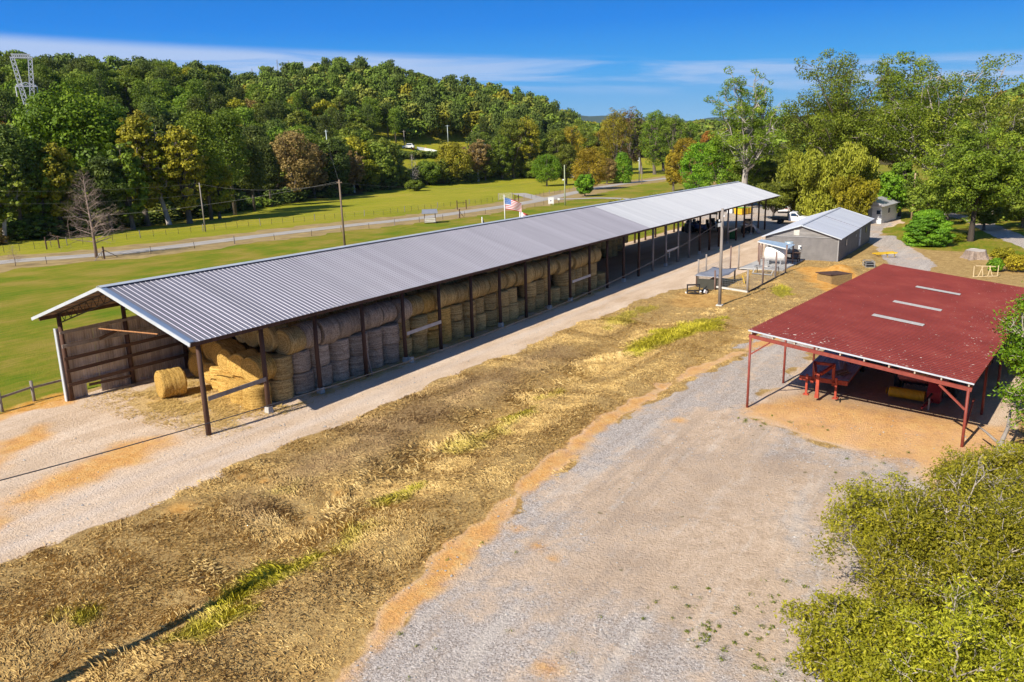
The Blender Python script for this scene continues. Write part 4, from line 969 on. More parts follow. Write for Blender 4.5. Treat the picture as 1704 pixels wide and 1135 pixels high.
MB().add([(BL + .01, 0, BE), (BL + .01, BW, BE), (BL + .01, BW / 2, BR - .06)], [(0, 1, 2)]).build('gable', gab, bd)
MB().box((-.055, BW / 2, BE + .01), (.04, BW, .09)).box((-.045, 0.02, BE / 2), (.04, .12, BE)).build('trim', pm("grey_trim", (.36, .35, .35), None, 1, .6), bd)
MB().box((-.06, 4.6, 3.22), (.05, .62, .62)).build('gable_hatch', pm("pale_board", (.66, .63, .56), None, 2, .7), bd)
q = MB().box((-.1, 4.15, 1.55), (.14, .34, .46)).build('meter_box', whitep, bd, bevel=.02); MB().box((-.18, 4.05, 1.52), (.02, .16, .2)).build('meter_dial', glass, q)
q = MB().box((4.3, -.045, 1.75), (.55, .05, .85)).build('window', pm("window_frame", (.1, .1, .1), None, 1, .5), bd); MB().box((4.3, -.075, 1.75), (.44, .02, .74)).build('pane', glass, q)
q = MB().box((13.2, -.05, 1.25), (1.0, .06, 2.1)).build('door', pm("pale_blue_door", (.55, .60, .68), None, 2, .5), bd); MB().box((12.85, -.1, 1.2), (.05, .06, .14)).build('handle', black, q)
q = MB().box((17.2, -.045, 1.75), (.5, .05, .8)).build('window', MATS["window_frame"], bd); MB().box((17.2, -.075, 1.75), (.4, .02, .7)).build('pane', glass, q)
MB().box((10.5, -.05, 1.8), (.4, .04, .3)).build('wall_vent', greym, bd)
for s, (y0, y1) in enumerate(((-.35, BW / 2), (BW + .35, BW / 2))):
    z0 = BE - .35 * (BR - BE) / (BW / 2) + .06; c_ = corr(-.35, BL + .3, y0, z0, y1, BR + .06, .42, .018, False); c_.build('roof_slope', metalr, bd)
MB().box((BL / 2, BW / 2, BR + .08), (BL + .66, .3, .03)).build('ridge_cap', metalr, bd)
MB().bar((10.5, -.37, BE - .03), (10.5, BW / 2, BR + .115), .05, .05).build('roof_seam', pm("dark_seam", (.2, .2, .24), None, 1, .5), bd)
m = MB()
for x in (-.36, BL + .31):
    m.bar((x, -.36, BE - .08), (x, BW / 2, BR + .03), .04, .12); m.bar((x, BW + .36, BE - .08), (x, BW / 2, BR + .03), .04, .12)
m.build('rake_trim', trimw, bd)
# small white outbuilding behind
ob = thing('small_outbuilding', 'small old white shed with rusty metal roof behind the grey building', 'shed', (118.0, -12.6, gz(118.0, -12.6)), R(-100)); ob.scale = (1.2, 1.2, 1.2)
MB().box((1.2, 3.5, 1.25), (2.8, 6.6, 2.5)).build('wall', pm("flaking_white_boards", (.82, .83, .85), (.62, .64, .68), 2, .8, stretch=(1, 1, 6)), ob)
MB().add([(-.5, -.2, 2.35), (3.0, -.2, 2.35), (3.0, 7.1, 2.35), (-.5, 7.1, 2.35), (1.2, -.2, 3.3), (1.2, 7.1, 3.3)], [(0, 4, 5, 3), (1, 2, 5, 4), (0, 1, 4), (2, 3, 5)]).build('roof', pm("streaked_tin", (.66, .67, .72), (.36, .32, .33), 1.2, .5, metal=.2, stretch=(.4, 4, 1)), ob, solid=.04)
MB().box((.9, .17, 1.0), (.9, .06, 2.0)).build('door', pm("grey_door", (.42, .44, .48), None, 1, .6), ob)
MB().box((2.2, .17, 1.5), (.5, .06, .5)).build('window', glass, ob); MB().box((2.62, 3.2, 1.5), (.06, .6, .6)).build('window', glass, ob)
# white roofed building half hidden in the trees
wb = thing('white_roofed_house', 'building with pale tin roof half hidden behind the low tree', 'house', (168, 6, gz(168, 6)), R(-40))
MB().box((0, 0, 1.6), (12, 8, 3.2)).build('wall', pm("cream_wall", (.5, .48, .44), None, 1, .8), wb)
MB().add([(-6.6, -4.6, 3.1), (6.6, -4.6, 3.1), (6.6, 4.6, 3.1), (-6.6, 4.6, 3.1), (-6.6, 0, 5.2), (6.6, 0, 5.2)], [(0, 1, 5, 4), (2, 3, 4, 5), (0, 4, 3), (1, 2, 5)]).build('roof', metalr, wb)
MB().box((-6.05, 1, 1.2), (.1, 1, 2.1)).build('door', glass, wb); MB().box((-2, -4.05, 1.8), (1.4, .1, 1.0)).build('window', glass, wb)

# ------------------------------------------------------------------ pen, fuel tank, canopy, dog shelter
def gpt(x, y, z=0): return Vector((x, y, gz(x, y) + z))
pen = thing('wire_pen_fence', 'wire dog pen fence on grey wooden posts beside the tall pole', 'fence', gpt(54, -10), 0)
B0 = Vector(pen.location)
PP = [((51.5, -7.5), 2.5), ((56.8, -6.6), 2.2), ((62.0, -7.6), 2.6), ((62.7, -8.3), 2.7), ((48.6, -13.1), 2.1), ((53.2, -13.3), 2.6), ((57.8, -13.4), 2.6), ((61.2, -13.6), 2.9), ((63.7, -10.3), 2.5), ((50.2, -9.6), 1.9)]
for i, ((x, y), h) in enumerate(PP):
    p = gpt(x, y) - B0
    MB().tube([p - Vector((0, 0, .2)), p + Vector((rr.uniform(-.04, .04), rr.uniform(-.04, .04), h))], .085 if i != 4 else .1, 8).build('fence_post', wood_g if i in (0, 1, 3, 4) else pm("reddish_weathered_post", (.27, .19, .16), (.16, .10, .085), 3, .85, stretch=(1, 1, .2)), pen, True)
def netting(a, b, h, n):
    m = MB(); a, b = gpt(*a) - B0, gpt(*b) - B0
    for i in range(n + 1): p = a.lerp(b, i / n); m.bar(p, p + Vector((0, 0, h)), .009)
    for k in range(int(h / .2) + 1): m.bar(a + Vector((0, 0, k * .2 + .02)), b + Vector((0, 0, k * .2 + .02)), .009)
    m.build('wire_netting', greym, pen)
netting((51.5, -7.5), (62, -7.6), 1.5, 55); netting((51.5, -7.5), (48.6, -13.1), 1.4, 33); netting((48.6, -13.1), (61.2, -13.6), 1.5, 64); netting((61.2, -13.6), (63.7, -10.3), 1.5, 20)
MB().bar(gpt(51.5, -7.6, .08) - B0, gpt(48.5, -13.15, .08) - B0, .12, .16).build('kerb_board', pm("whitewashed_board", (.70, .68, .64), None, 2, .8), pen)
MB().bar(gpt(48.5, -13.2, .06) - B0, gpt(61, -13.7, .06) - B0, .12, .12).build('kerb_board', pm("dark_base_board", (.10, .08, .07), None, 2, .8), pen)
ds = thing('low_shelter', 'low flat shelter of bent grey tin sheets over the dog crate', 'shelter', gpt(52.8, -8.9), R(-2))
sv = []; nn_ = 8
for i in range(nn_ + 1):
    for j in range(nn_ + 1): sv.append((-2.6 + 5.2 * i / nn_, -1.25 + 2.5 * j / nn_, 1.35 + .10 * math.sin(i * .9) * math.cos(j * .7) - (.14 if j < 1 and i < 5 else 0)))
MB().add(sv, [(i * 9 + j, (i + 1) * 9 + j, (i + 1) * 9 + j + 1, i * 9 + j + 1) for i in range(8) for j in range(8)]).build('tin_roof', pm("grey_tin", (.36, .37, .42), (.27, .28, .32), 1.5, .5, metal=.3), ds, True, solid=.03)
for x in (-2.4, 2.3):
    for y in (-1.1, 1.1): MB().box((x, y, .62), (.12, .12, 1.5)).build('leg', wood_d, ds)
MB().box((-2.42, 0, .55), (.05, 2.1, 1.0)).build('end_panel', pm("dark_panel", (.06, .06, .05), None, 2, .8), ds)
cr = thing('dog_crate', 'brown wooden dog crate under the low tin shelter', 'crate', gpt(51.4, -9.3), R(5))
m = MB()
for i in range(5): m.box((0, 0, .12 + i * .15), (.9, 1.0, .13))
m.build('slatted_box', pm("brown_crate_wood", (.40, .25, .14), (.25, .15, .08), 3, .8), cr); MB().box((0, 0, .86), (1.0, 1.1, .05)).build('lid', wood_d, cr)
yb_ = thing('yellow_bar', 'short yellow bar propped at the edge of the shelter shadow', 'bar', gpt(53.2, -11.6), 0); MB().bar((0, 0, .03), (.9, .5, .6), .08).build('bar', yel, yb_)
slab = MB().box((0, 0, 0), (9.0, 4.6, .12)); o = slab.build('concrete_pad', pm("grey_concrete_pad", (.50, .49, .48), (.40, .385, .37), .8, .9, bump=.2)); o.location = gpt(67.0, -10.9, .02); o.rotation_euler = (0, R(1), R(-2)); o['kind'] = 'structure'; o['label'] = 'grey concrete pad under the fuel tank'
cn = thing('tank_canopy', 'small open canopy with light blue metal roof before the grey building', 'canopy', gpt(65.5, -11.6), 0)
cv = [(67.4, -9.3), (62.6, -9.7), (60.6, -14.0), (65.0, -13.9)]
def flat_h(px, py, h):
    g_ = gp(px, py, h); return g_.x, g_.y
cv = [flat_h(1267, 398, 2.45), flat_h(1261, 401.5, 2.5), flat_h(1311, 414, 2.15), flat_h(1323, 407, 2.2)]; cz = [2.45, 2.5, 2.15, 2.2]

C0 = Vector(cn.location)
MB().add([gpt(*p, z) - C0 for p, z in zip(cv, cz)], [(0, 1, 2, 3)]).build('roof', pm("light_blue_metal", (.42, .56, .70), (.36, .48, .62), 1, .4, metal=.15), cn, solid=.05)
MB().bar(gpt(*cv[1], 2.45) - C0, gpt(*cv[2], 2.10) - C0, .05, .12).build('fascia', whitep, cn)
cmid = (sum(p[0] for p in cv) / 4, sum(p[1] for p in cv) / 4)
for i, (x, y) in enumerate([(p[0] * .92 + cmid[0] * .08, p[1] * .92 + cmid[1] * .08) for p in cv]):
    MB().bar(gpt(x, y, -.1) - C0, gpt(x, y, cz[i] - .03) - C0, .12).build('post', pm("brown_post", (.20, .12, .10), None, 3, .8), cn)
tk = thing('fuel_tank', 'white horizontal fuel tank on a low steel cradle under the canopy', 'tank', gpt(68.4, -10.6), R(4))
tk.location = gpt(66.9, -11.2, .05); tk.scale = (.92, .92, .92)
MB().lathe([(.05, -1.28), (.6, -1.25), (.84, -1.12), (.86, -1.0), (.86, 1.0), (.84, 1.12), (.6, 1.25), (.05, 1.28)], 32, (0, 0, 1.22), axis='y').build('shell', pm("tank_white", (.82, .81, .80), (.76, .74, .72), .8, .35), tk, True)
for y in (-.7, .7): MB().box((0, y, .25), (1.3, .14, .5)).bar((-.55, y, .02), (.55, y, .02), .2, .08).build('cradle_leg', greym, tk)
MB().tube([(0, .3, 2.05), (0, .3, 2.35), (.25, .45, 2.4)], .04, 8).lathe([(.1, 0), (.1, .08)], 12, (0, -.3, 2.06)).build('filler_pipe', black, tk, True)
MB().box((0, .75, 2.2), (.3, .25, .3)).build('pump', black, tk, bevel=.03)
dr = thing('steel_drum', 'light blue steel drum standing behind the white fuel tank', 'drum', gpt(69.6, -12.0, 1.05), 0)
MB().lathe([(.36, 0), (.38, .02), (.37, .3), (.385, .32), (.37, .34), (.37, .62), (.385, .64), (.37, .66), (.38, .95), (.34, .96)], 24).build('drum', pm("pale_blue_drum", (.45, .55, .62), None, 2, .4, metal=.3), dr, True); dr.scale = (1.25, 1.25, 1.3)
tb = thing('work_table', 'dark wooden stand holding the drum against the grey wall', 'table', gpt(69.6, -12.3), 0)
MB().box((0, 0, 1.0), (1.2, 1.9, .08)).build('top', wood_d, tb)
for x in (-.5, .5):
    for y in (-.85, .85): MB().box((x, y, .48), (.09, .09, .96)).build('leg', wood_d, tb)
MB().box((0, 0, .4), (1.0, 1.7, .05)).build('shelf', wood_d, tb)
rk = thing('metal_hitch_rack', 'silver grey metal implement frame standing inside the wire pen', 'frame', gpt(60.0, -11.9), R(-12))
m = MB()
for y in (-1.2, 1.2):
    m.tube([(-.5, y, 0), (-.35, y, .75), (.35, y, .75), (.55, y, 0)], .05, 8)
m.tube([(-.35, -1.2, .75), (-.35, 1.2, .75)], .05, 8).tube([(.35, -1.2, .75), (.35, 1.2, .75)], .05, 8)
for y in (-.6, 0, .6): m.tube([(-.35, y, .75), (.35, y, .7)], .035, 6)
m.bar((-.9, -1.1, .1), (-.9, 1.1, .1), .1); m.build('tube_frame', greym, rk, True)
MB().bar((-.9, -1.0, .1), (-.4, -1.0, .5), .07).bar((-.9, 1.0, .1), (-.4, 1.0, .5), .07).box((.1, 0, .80), (.5, .5, .1)).build('bracket', wood_p, rk)
pf = thing('pallet_forks', 'black and white pallet fork attachment lying at the corner of the pen', 'forks', gpt(46.9, -8.6), R(30))
m = MB(); m.bar((0, -.55, .05), (0, -.55, .95), .1).bar((0, .55, .05), (0, .55, .95), .1).bar((0, -.6, .9), (0, .6, .9), .12).bar((0, -.6, .35), (0, .6, .35), .12).bar((0, -.6, .1), (0, .6, .1), .1); m.build('backrest', black, pf)
for y in (-.35, .35): MB().bar((0, y, .06), (1.3, y, .05), .12, .06).build('fork_tine', black, pf)
MB().bar((.1, -.6, .05), (-.15, -.65, .3), .14).bar((.1, .6, .05), (.15, .65, .25), .12).build('white_bracket', whitep, pf)
ht = thing('hydraulic_attachment', 'small black and white machine part lying next to the pallet forks', 'machine part', gpt(48.3, -9.2), R(-20))
MB().box((0, 0, .22), (.8, .35, .3)).bar((-.5, .1, .1), (.7, .3, .5), .1).build('body', black, ht, bevel=.03); MB().box((-.2, -.25, .2), (.35, .2, .3), (0, R(30), 0)).build('guard', whitep, ht); MB().tube([(.4, 0, .3), (.8, .3, .12), (1.3, .1, .05)], .03, 6).build('hose', black, ht, True)
bx = thing('timber_retaining_box', 'rusty brown timber box set into the orange cut bank', 'box', gpt(58.4, -18.9, -.25), R(-35))
MB().box((0, .9, .5), (2.6, .1, 1.1)).box((0, -.9, .5), (2.6, .1, 1.1)).box((-1.3, 0, .5), (.1, 1.8, 1.1)).build('side_boards', pm("tan_timber", (.36, .25, .10), (.22, .14, .06), 3, .9, stretch=(1, 1, 5)), bx); MB().box((0, .1, 1.1), (2.8, 2.0, .08), (0, R(3), 0)).build('top_board', wood_d, bx)
ct = thing('wire_cage', 'dark grey metal cage lying beside the orange earth', 'cage', gpt(68.6, -20.6), R(20))
m = MB()
for a in (-.7, .7):
    for b2_ in (-.45, .45): m.bar((a, b2_, 0), (a, b2_, .6), .05)
for z in (.05, .32, .6): m.bar((-.7, -.45, z), (.7, -.45, z), .04).bar((-.7, .45, z), (.7, .45, z), .04).bar((-.7, -.45, z), (-.7, .45, z), .04).bar((.7, -.45, z), (.7, .45, z), .04)
for i in range(7): m.bar((-.7 + i * .23, -.45, 0), (-.7 + i * .23, -.45, .6), .02)
m.build('frame', greym, ct); MB().box((0, 0, .3), (1.2, .7, .4)).build('contents', black, ct)
yc = thing('yellow_cultivator', 'yellow tined cultivator lying on the bare ground behind the red roof', 'cultivator', gpt(76.6, -21.2), R(-50))
MB().bar((-1.3, -.4, .45), (1.3, -.4, .5), .12).bar((-1.3, .4, .45), (1.3, .4, .5), .12).bar((-1.1, -.4, .45), (-1.1, .4, .45), .1).bar((1.1, -.4, .5), (1.1, .4, .5), .1).bar((0, -.4, .5), (.6, -1.3, .6), .1).build('frame', yel, yc)
for i in range(6):
    MB().tube([(-1.1 + i * .44, .4 * (-1) ** i, .45), (-1.1 + i * .44, .4 * (-1) ** i + .3, .25), (-1.1 + i * .44, .4 * (-1) ** i + .1, .02)], .04, 6).build('tine', yel if i % 2 else black, yc, True)
ts = thing('wooden_truss_frame', 'pale new wooden truss frame propped behind the red roof corner', 'frame', gpt(65.6, -31.5), R(-62)); ts.scale = (.6, .7, .75)
m = MB(); m.bar((-2, 0, .1), (2, .2, .1), .1).bar((-1.5, .3, 1.5), (1.7, .5, 1.3), .1)
for i in range(6): m.bar((-1.9 + i * .75, 0, .1), (-1.5 + (i + (1 if i % 2 else -.4)) * .6, .35, 1.45), .09)
m.build('lattice', pm("fresh_lumber", (.70, .56, .33), (.58, .44, .25), 3, .7), ts)
# tree stump
st_ = thing('tree_stump', 'wide pale cut tree stump with flared roots in the weeds', 'stump', gpt(79.6, -30.2), 0); st_.scale = (.74, .70, .62)
vs = []; ns = 40; lev = [(-.2, 2.5), (.15, 2.25), (.55, 2.0), (1.1, 1.85), (1.45, 1.8), (1.5, 1.7)]
for z, r_ in lev:
    for j in range(ns):
        a = 2 * math.pi * j / ns; f = 1 + (.14 * math.sin(a * 5) + .07 * math.sin(a * 9 + 1)) * (1.3 - z * .6) + rr.uniform(-.02, .02); vs.append((r_ * f * math.cos(a), r_ * f * math.sin(a) * .8, z + .06 * math.sin(a * 3)))
MB().add(vs, [(i * ns + j, i * ns + (j + 1) % ns, (i + 1) * ns + (j + 1) % ns, (i + 1) * ns + j) for i in range(5) for j in range(ns)]).build('bark', pm("stripped_bark", (.40, .31, .25), (.20, .15, .12), 3, .9, bump=.6, stretch=(2, 2, .5)), st_)
MB().add(vs[-ns:], [tuple(range(ns))]).build('cut_face', pm("cut_wood", (.62, .55, .48), (.42, .36, .32), 1.5, .9), st_)

# ------------------------------------------------------------------ fences, flags, signs, poles
rf = thing('rail_fence', 'short wooden fence of three posts and one rail at the near shed corner', 'fence', gpt(0, 13.5), 0)
F0 = Vector(rf.location); pts = [(-2.9, 13.45), (-1.0, 13.75), (.85, 13.55)]
for x, y in pts: p = gpt(x, y) - F0; MB().tube([p - Vector((0, 0, .3)), p + Vector((0, 0, 1.2))], .085, 10).build('fence_post', wood_g, rf, True)
for i in range(2): MB().bar(gpt(*pts[i], .8) - F0, gpt(*pts[i + 1], .84) - F0, .06, .12).build('rail', wood_g, rf)
MB().bar(gpt(-6.5, 13.2, .74) - F0, gpt(-2.9, 13.45, .8) - F0, .06, .12).build('rail', wood_g, rf)
def wire_fence(name, label, P, n, h, gap_h=None, brace=()):
    pts = [Vector(gp(*p)) for p in P]; L = [0]
    for i in range(1, len(pts)): L.append(L[-1] + (pts[i] - pts[i - 1]).length)
    f = thing(name, label, 'fence', tuple(pts[0])); O = pts[0]; out_ = []
    for k in range(n):
        s = L[-1] * k / (n - 1); i = max(j for j in range(len(L)) if L[j] <= s + 1e-6); i = min(i, len(pts) - 2)
        q = pts[i].lerp(pts[i + 1], (s - L[i]) / (L[i + 1] - L[i])); q.z = gz(q.x, q.y) + .02; out_.append(q)
    for k, q in enumerate(out_):
        big = k % 5 == 0; hh = h * (1.1 if big else rr.uniform(.8, 1))
        MB().tube([q - O - Vector((0, 0, .2)), q - O + Vector((rr.uniform(-.05, .05), rr.uniform(-.05, .05), hh))], .075 if big else .035, 6).build('fence_post', wood_g if big else steel_d, f)
    for z in (.35, .75, 1.1):
        m = MB(); m.tube([q - O + Vector((0, 0, z)) for q in out_], .008, 3, False); m.build('wire', greym, f)
    return f
wire_fence('field_fence', 'wire fence along the edge of the far hay field beyond the road', [(-20, 424), (60, 414), (130, 407), (213, 398.5), (300, 389), (400, 378.5), (560, 364), (640, 357), (730, 346), (820, 336)], 50, 1.2)
wire_fence('field_fence', 'short wire fence running right of the side drive gate', [(872, 333), (886, 331), (905, 326), (940, 320), (965, 315), (985, 311)], 16, 1.3)
wire_fence('roadside_fence', 'sparse wire fence between the near lawn and the road', [(-20, 447), (62, 441), (175, 431), (282, 419), (400, 405), (512, 394), (663, 374), (800, 357), (880, 347), (905, 341)], 19, 1.1)
def brace(P, h, label, diag=True):
    a, b = gp(*P[0]), gp(*P[1]); f = thing('fence_brace', label, 'fence brace', tuple(a)); d = b - a
    for q in (Vector((0, 0, 0)), d): MB().tube([q - Vector((0, 0, .2)), q + Vector((0, 0, h))], .11, 8).build('fence_post', wood_d, f)
    MB().bar(Vector((0, 0, h * .7)), d + Vector((0, 0, h * .7)), .1).build('rail', wood_d, f)
brace([(78, 415), (99, 413)], 1.9, 'dark H shaped fence brace left of the bare tree'); brace([(761, 349), (776, 348)], 2.1, 'dark H shaped fence brace beyond the road above the little kiosk')
brace([(857, 336), (863, 335)], 1.7, 'pair of dark gate posts by the pale gate')
def tripost(px, py, h, label):
    a = gp(px, py); f = thing('corner_post', label, 'post', tuple(a))
    MB().tube([(0, 0, -.2), (0, 0, h)], .12, 8).build('upright', wood_d, f)
    for dx, dy in ((2.2, 0.6), (-1.9, -.8)): MB().bar((0, 0, h * .75), (dx, dy, .05), .08).build('strut', wood_g, f)
tripost(174, 431, 1.7, 'dark corner post with two struts beside the bare tree'); tripost(765, 363, 1.8, 'dark corner post with two struts right of the kiosk')
def solve_h(base, px, py):
    d = ray(px, py); o = Vector(base) - CAM
    # closest height above base on that ray
    a = d.dot(d); bb = d.z; c_ = 1.0; e = d.dot(o); f = o.z
    t = (e - bb * f) / (a - bb * bb); return t * bb - f
def pole(px, pytop, bx_, by_, label, r0=.15, mat=None, arm=None, base=None, lamp=False, cat='utility pole', name='utility_pole'):
    b = Vector(base) if base else gp(bx_, by_); b.z = gz(b.x, b.y); h = solve_h(b, px, pytop)
    f = thing(name, label, cat, tuple(b))
    MB().tube([(0, 0, -.5), (0, 0, h * .5), (0, 0, h)], [r0, r0 * .85, r0 * .7], 10).build('pole', mat or wood_g, f, True)
    if arm:
        for z, w in arm: MB().bar((-w * math.sin(.6), w * math.cos(.6), h - z), (w * math.sin(.6), -w * math.cos(.6), h - z), .1, .12).build('crossarm', mat or wood_g, f)
    if lamp: MB().tube([(0, 0, h - lamp), (.3, .5, h - lamp + .15)], .03, 6).lathe([(.22, 0), (.2, .22), (.08, .3)], 12, (.3, .5, h - lamp - .1)).build('lamp', whitep, f)
    return b + Vector((0, 0, h)), f
steelp = pm("galvanised_pole", (.55, .62, .62), (.42, .48, .48), 2, .5, metal=.2)
tp, f = pole(1203.2, 347, 1197.3, 508.5, 'tall weathered utility pole with small brackets before the wire pen', .145)
h_ = tp.z - f.location.z
MB().box((.12, .22, h_ - 1.35), (.16, .3, .3)).bar((0, 0, h_ - 1.2), (.25, .4, h_ - 1.55), .06).build('bracket', greym, f)
MB().lathe([(.035, 0), (.06, .05), (.06, .14), (.02, .18)], 10, (.2, .3, h_ - 1.1)).lathe([(.035, 0), (.06, .05), (.06, .14), (.02, .18)], 10, (-.15, -.2, h_ - .7)).build('insulator', whitep, f)
MB().box((0, 0, .04), (.5, .5, .1)).build('footing', MATS["whitewashed_board"], f)
tp2, _ = pole(567.5, 299, 575, 424, 'dark brown utility pole rising behind the middle of the long roof', .16, pm("brown_pole", (.24, .17, .12), (.14, .10, .07), 3, .8, stretch=(1, 1, .2)), [(.35, .35)])
tp3, _ = pole(335, 304, 342, 385.5, 'thin pale utility pole standing in the field left of the brown pole', .13)
tp4, _ = pole(542, 216, 548.5, 288, 'pale steel utility pole against the trees right of the brown tree', .2, steelp, [(.5, .6)])
pole(744.5, 208, 746, 242, 'pale utility pole on the far hillside right of the white vehicle', .2, steelp, [(.4, .9)]); pole(671.5, 217, 673.5, 244, 'pole standing just above the white vehicle on the hillside', .18, wood_g, [(.5, .7)])
pole(813.5, 207, 815, 242, 'rightmost pale pole on the far wooded hillside', .2, steelp, [(.4, .8)]); pole(785, 217, 786, 242, 'thin dark pole between two pale poles on the hillside', .15, wood_g)
pole(938, 274.5, 940.3, 342, 'greenish utility pole with a lamp at the farm entrance', .16, pm("greenish_pole", (.42, .46, .30), (.3, .33, .2), 2, .8), None, lamp=3.4)
pole(1062, 262, 1063.5, 303, 'pale pole with a white lamp beside the valley road', .14, steelp, None, lamp=1.2); pole(1067, 276, 1068, 306, 'short dark pole right of the pale lamp pole in the valley', .12, wood_g)
tp5, _ = pole(1347.5, 315, 1343.5, 361, 'grey utility pole with a small lamp behind the truck', .15, wood_g, None, lamp=1.2)
tp6, _ = pole(1523.5, 288, 1516.5, 365, 'tan utility pole before the big oak at the right', .17, pm("tan_pole", (.48, .36, .22), (.36, .26, .16), 3, .8, stretch=(1, 1, .2)))
base0 = (-22.3, -10.4, 0); b0 = Vector((base0[0], base0[1], gz(base0[0], base0[1])))
f = thing('utility_pole', 'utility pole outside the picture whose shadow falls across the grass bank', 'utility pole', tuple(b0))
MB().tube([(0, 0, -.5), (0, 0, 5), (.1, .05, 11.4)], [.30, .26, .19], 10).build('pole', wood_g, f, True)
def cable(a, b, sag, r_, label, n=28, m=None):
    m = m or pm('wire_grey', (.22, .22, .22), None, 2, .6)
    a, b = Vector(a), Vector(b); P = []
    for i in range(n + 1):
        u = i / n; p = a.lerp(b, u); p.z -= sag * 4 * u * (1 - u); P.append(p)
    o = MB().tube([p - a for p in P], r_, 5, False).build('overhead_wire', m or greym, None, True); o.location = a; tag(o, label, 'wire'); return o
lw = pm("dark_cable", (.10, .09, .09), (.06, .05, .05), 2, .7)
cable(tp - Vector((0, 0, 1.0)), b0 + Vector((.1, 0, 6.1)), 1.9, .018, 'thin dark overhead wire crossing before the long shed', m=lw)
ll = at_dist(-160, 150); lz = gz(*ll)
cable(tp3 - Vector((0, 0, .1)), Vector((ll[0], ll[1], lz + 9.6)), .8, .010, 'upper of the two pale wires running left from the thin pole')
cable(tp3 - Vector((0, 0, 2.0)), Vector((ll[0], ll[1], lz + 7.6)), .8, .010, 'lower of the two pale wires running left from the thin pole')
cable(tp3 - Vector((0, 0, .2)), tp2 - Vector((0, 0, .4)), 1.0, .010, 'wire between the thin pole and the brown pole')
g_ = gp(60, 395); cable(tp2 - Vector((0, 0, .2)), Vector((g_.x, g_.y, g_.z + 3.5)), 1.2, .012, 'long pale wire sloping down left from the brown pole')
cable(tp2 - Vector((0, 0, .4)), Vector(gp(938, 342)) + Vector((0, 0, 6.5)), 1.5, .010, 'wire running right from the brown pole to the farm entrance')
cable(tp4 - Vector((0, 0, .4)), tp2 + Vector((0, 0, -.3)), 1.5, .010, 'wire from the brown pole up to the steel pole by the woods')
# flags
def flag(px, pytop, bx_, by_, label, fw, fh, kind, h0):
    b = gp(bx_, by_); h = solve_h(b, px, pytop); f = thing('flagpole', label, 'flag pole', tuple(b))
    MB().tube([(0, 0, -.3), (0, 0, h)], [.09, .06], 10).lathe([(.01, 0), (.1, .06), (.01, .14)], 10, (0, 0, h)).build('pole', whitep, f, True)
    nx, nz = 30, 13; wv = RT.copy(); wv.z = 0; wv.normalize(); q_ = Vector((-wv.y, wv.x, 0))
    def P(i, j):
        u = i / nx; return wv * (fw * u * .92) + q_ * (.18 * math.sin(u * 7 + j * .15) * (0.2 + u)) + Vector((0, 0, h - h0 - fh * j / nz - fh * .62 * u ** 1.3 * .9 + (.25 * u * fh * j / nz)))
    cols = {}
    for i in range(nx):
        for j in range(nz):
            if kind == 'us': c_ = 'blue' if (i < 12 and j < 7) else ('red' if j % 2 == 0 else 'white')
            else: c_ = 'white' if i < 12 else ('red' if j % 6 < 4 else 'white')
            cols.setdefault(c_, []).append((P(i, j), P(i + 1, j), P(i + 1, j + 1), P(i, j + 1)))
    for c_, Q in cols.items():
        m = MB()
        for qd in Q: m.add(qd, [(0, 1, 2, 3)])
        m.build({'blue': 'blue_canton', 'red': 'red_stripes', 'white': 'white_stripes'}[c_], {'blue': pm("flag_blue", (.12, .22, .52), (.09, .17, .42), 1, .8), 'red': pm("flag_red", (.55, .05, .08), (.45, .04, .06), 1, .8), 'white': whitep}[c_], f)
    if kind == 'us':
        m = MB()
        for a in range(5):
            for b_q in range(3):
                c0 = P(1.4 + a * 2.2, 1.2 + b_q * 2) - q_ * .02
                m.add([c0 + wv * (.05 * math.cos(t_) * (1 if k % 2 else .4)) + Vector((0, 0, .05 * math.sin(t_) * (1 if k % 2 else .4))) for k, t_ in enumerate([i * math.pi / 5 for i in range(10)])], [tuple(range(10))])
        m.build('white_stars', whitep, f)
flag(837.5, 325, 841, 386, 'tall white flagpole flying a large American flag behind the long roof', 3.0, 1.9, 'us', .35)
flag(864.3, 351.5, 865.5, 380, 'shorter white flagpole with a red and white flag behind the roof', 1.6, 1.0, 'rw', .1)
g_ = gp(803, 385); f = thing('banner_post', 'short white post with black furled banner behind the roof', 'post', tuple(g_)); hb = solve_h(g_, 801.8, 361)
MB().tube([(0, 0, 0), (0, 0, hb)], .08, 8).build('post', whitep, f, True); MB().tube([(.1, -.05, hb - .4), (.25, -.2, hb - 1.1), (.5, -.5, hb - 1.5)], [.05, .16, .04], 8).build('banner', black, f, True)
# signs, gate and kiosk
g_ = gp(917, 341.5); f = thing('entrance_sign', 'white entrance sign with small dark emblem on two legs', 'sign', tuple(g_), HEAD)
f.scale = (.6, .62, .62)
for y in (-.75, .75): MB().box((0, y, 1.0), (.1, .1, 2.0)).build('leg', whitep, f)
MB().box((0, 0, 1.75), (.08, 2.1, 2.3)).build('panel', whitep, f); MB().lathe([(.01, -.052), (.24, -.05), (.24, .0)], 16, (0, .05, 1.7), axis='x').build('emblem', pm("purple_emblem", (.12, .06, .2), None, 1, .6), f); MB().box((0, 0, 2.93), (.12, 2.3, .1)).build('cap', whitep, f)
g_ = gp(930, 340); f = thing('mailbox', 'small white mailbox beside the entrance sign', 'mailbox', tuple(g_), HEAD)
MB().box((0, 0, .5), (.1, .1, 1.0)).build('post', wood_d, f); MB().box((0, 0, 1.2), (.5, .55, .5)).build('box', whitep, f, bevel=.08)
g_ = gp(841, 333); f = thing('farm_gate', 'pale metal mesh farm gate by the side drive', 'gate', tuple(g_), HEAD + R(8))
m = MB()
for z in (.3, .6, .9, 1.2, 1.5, 1.8): m.bar((0, -1.7, z), (0, 1.7, z), .07)
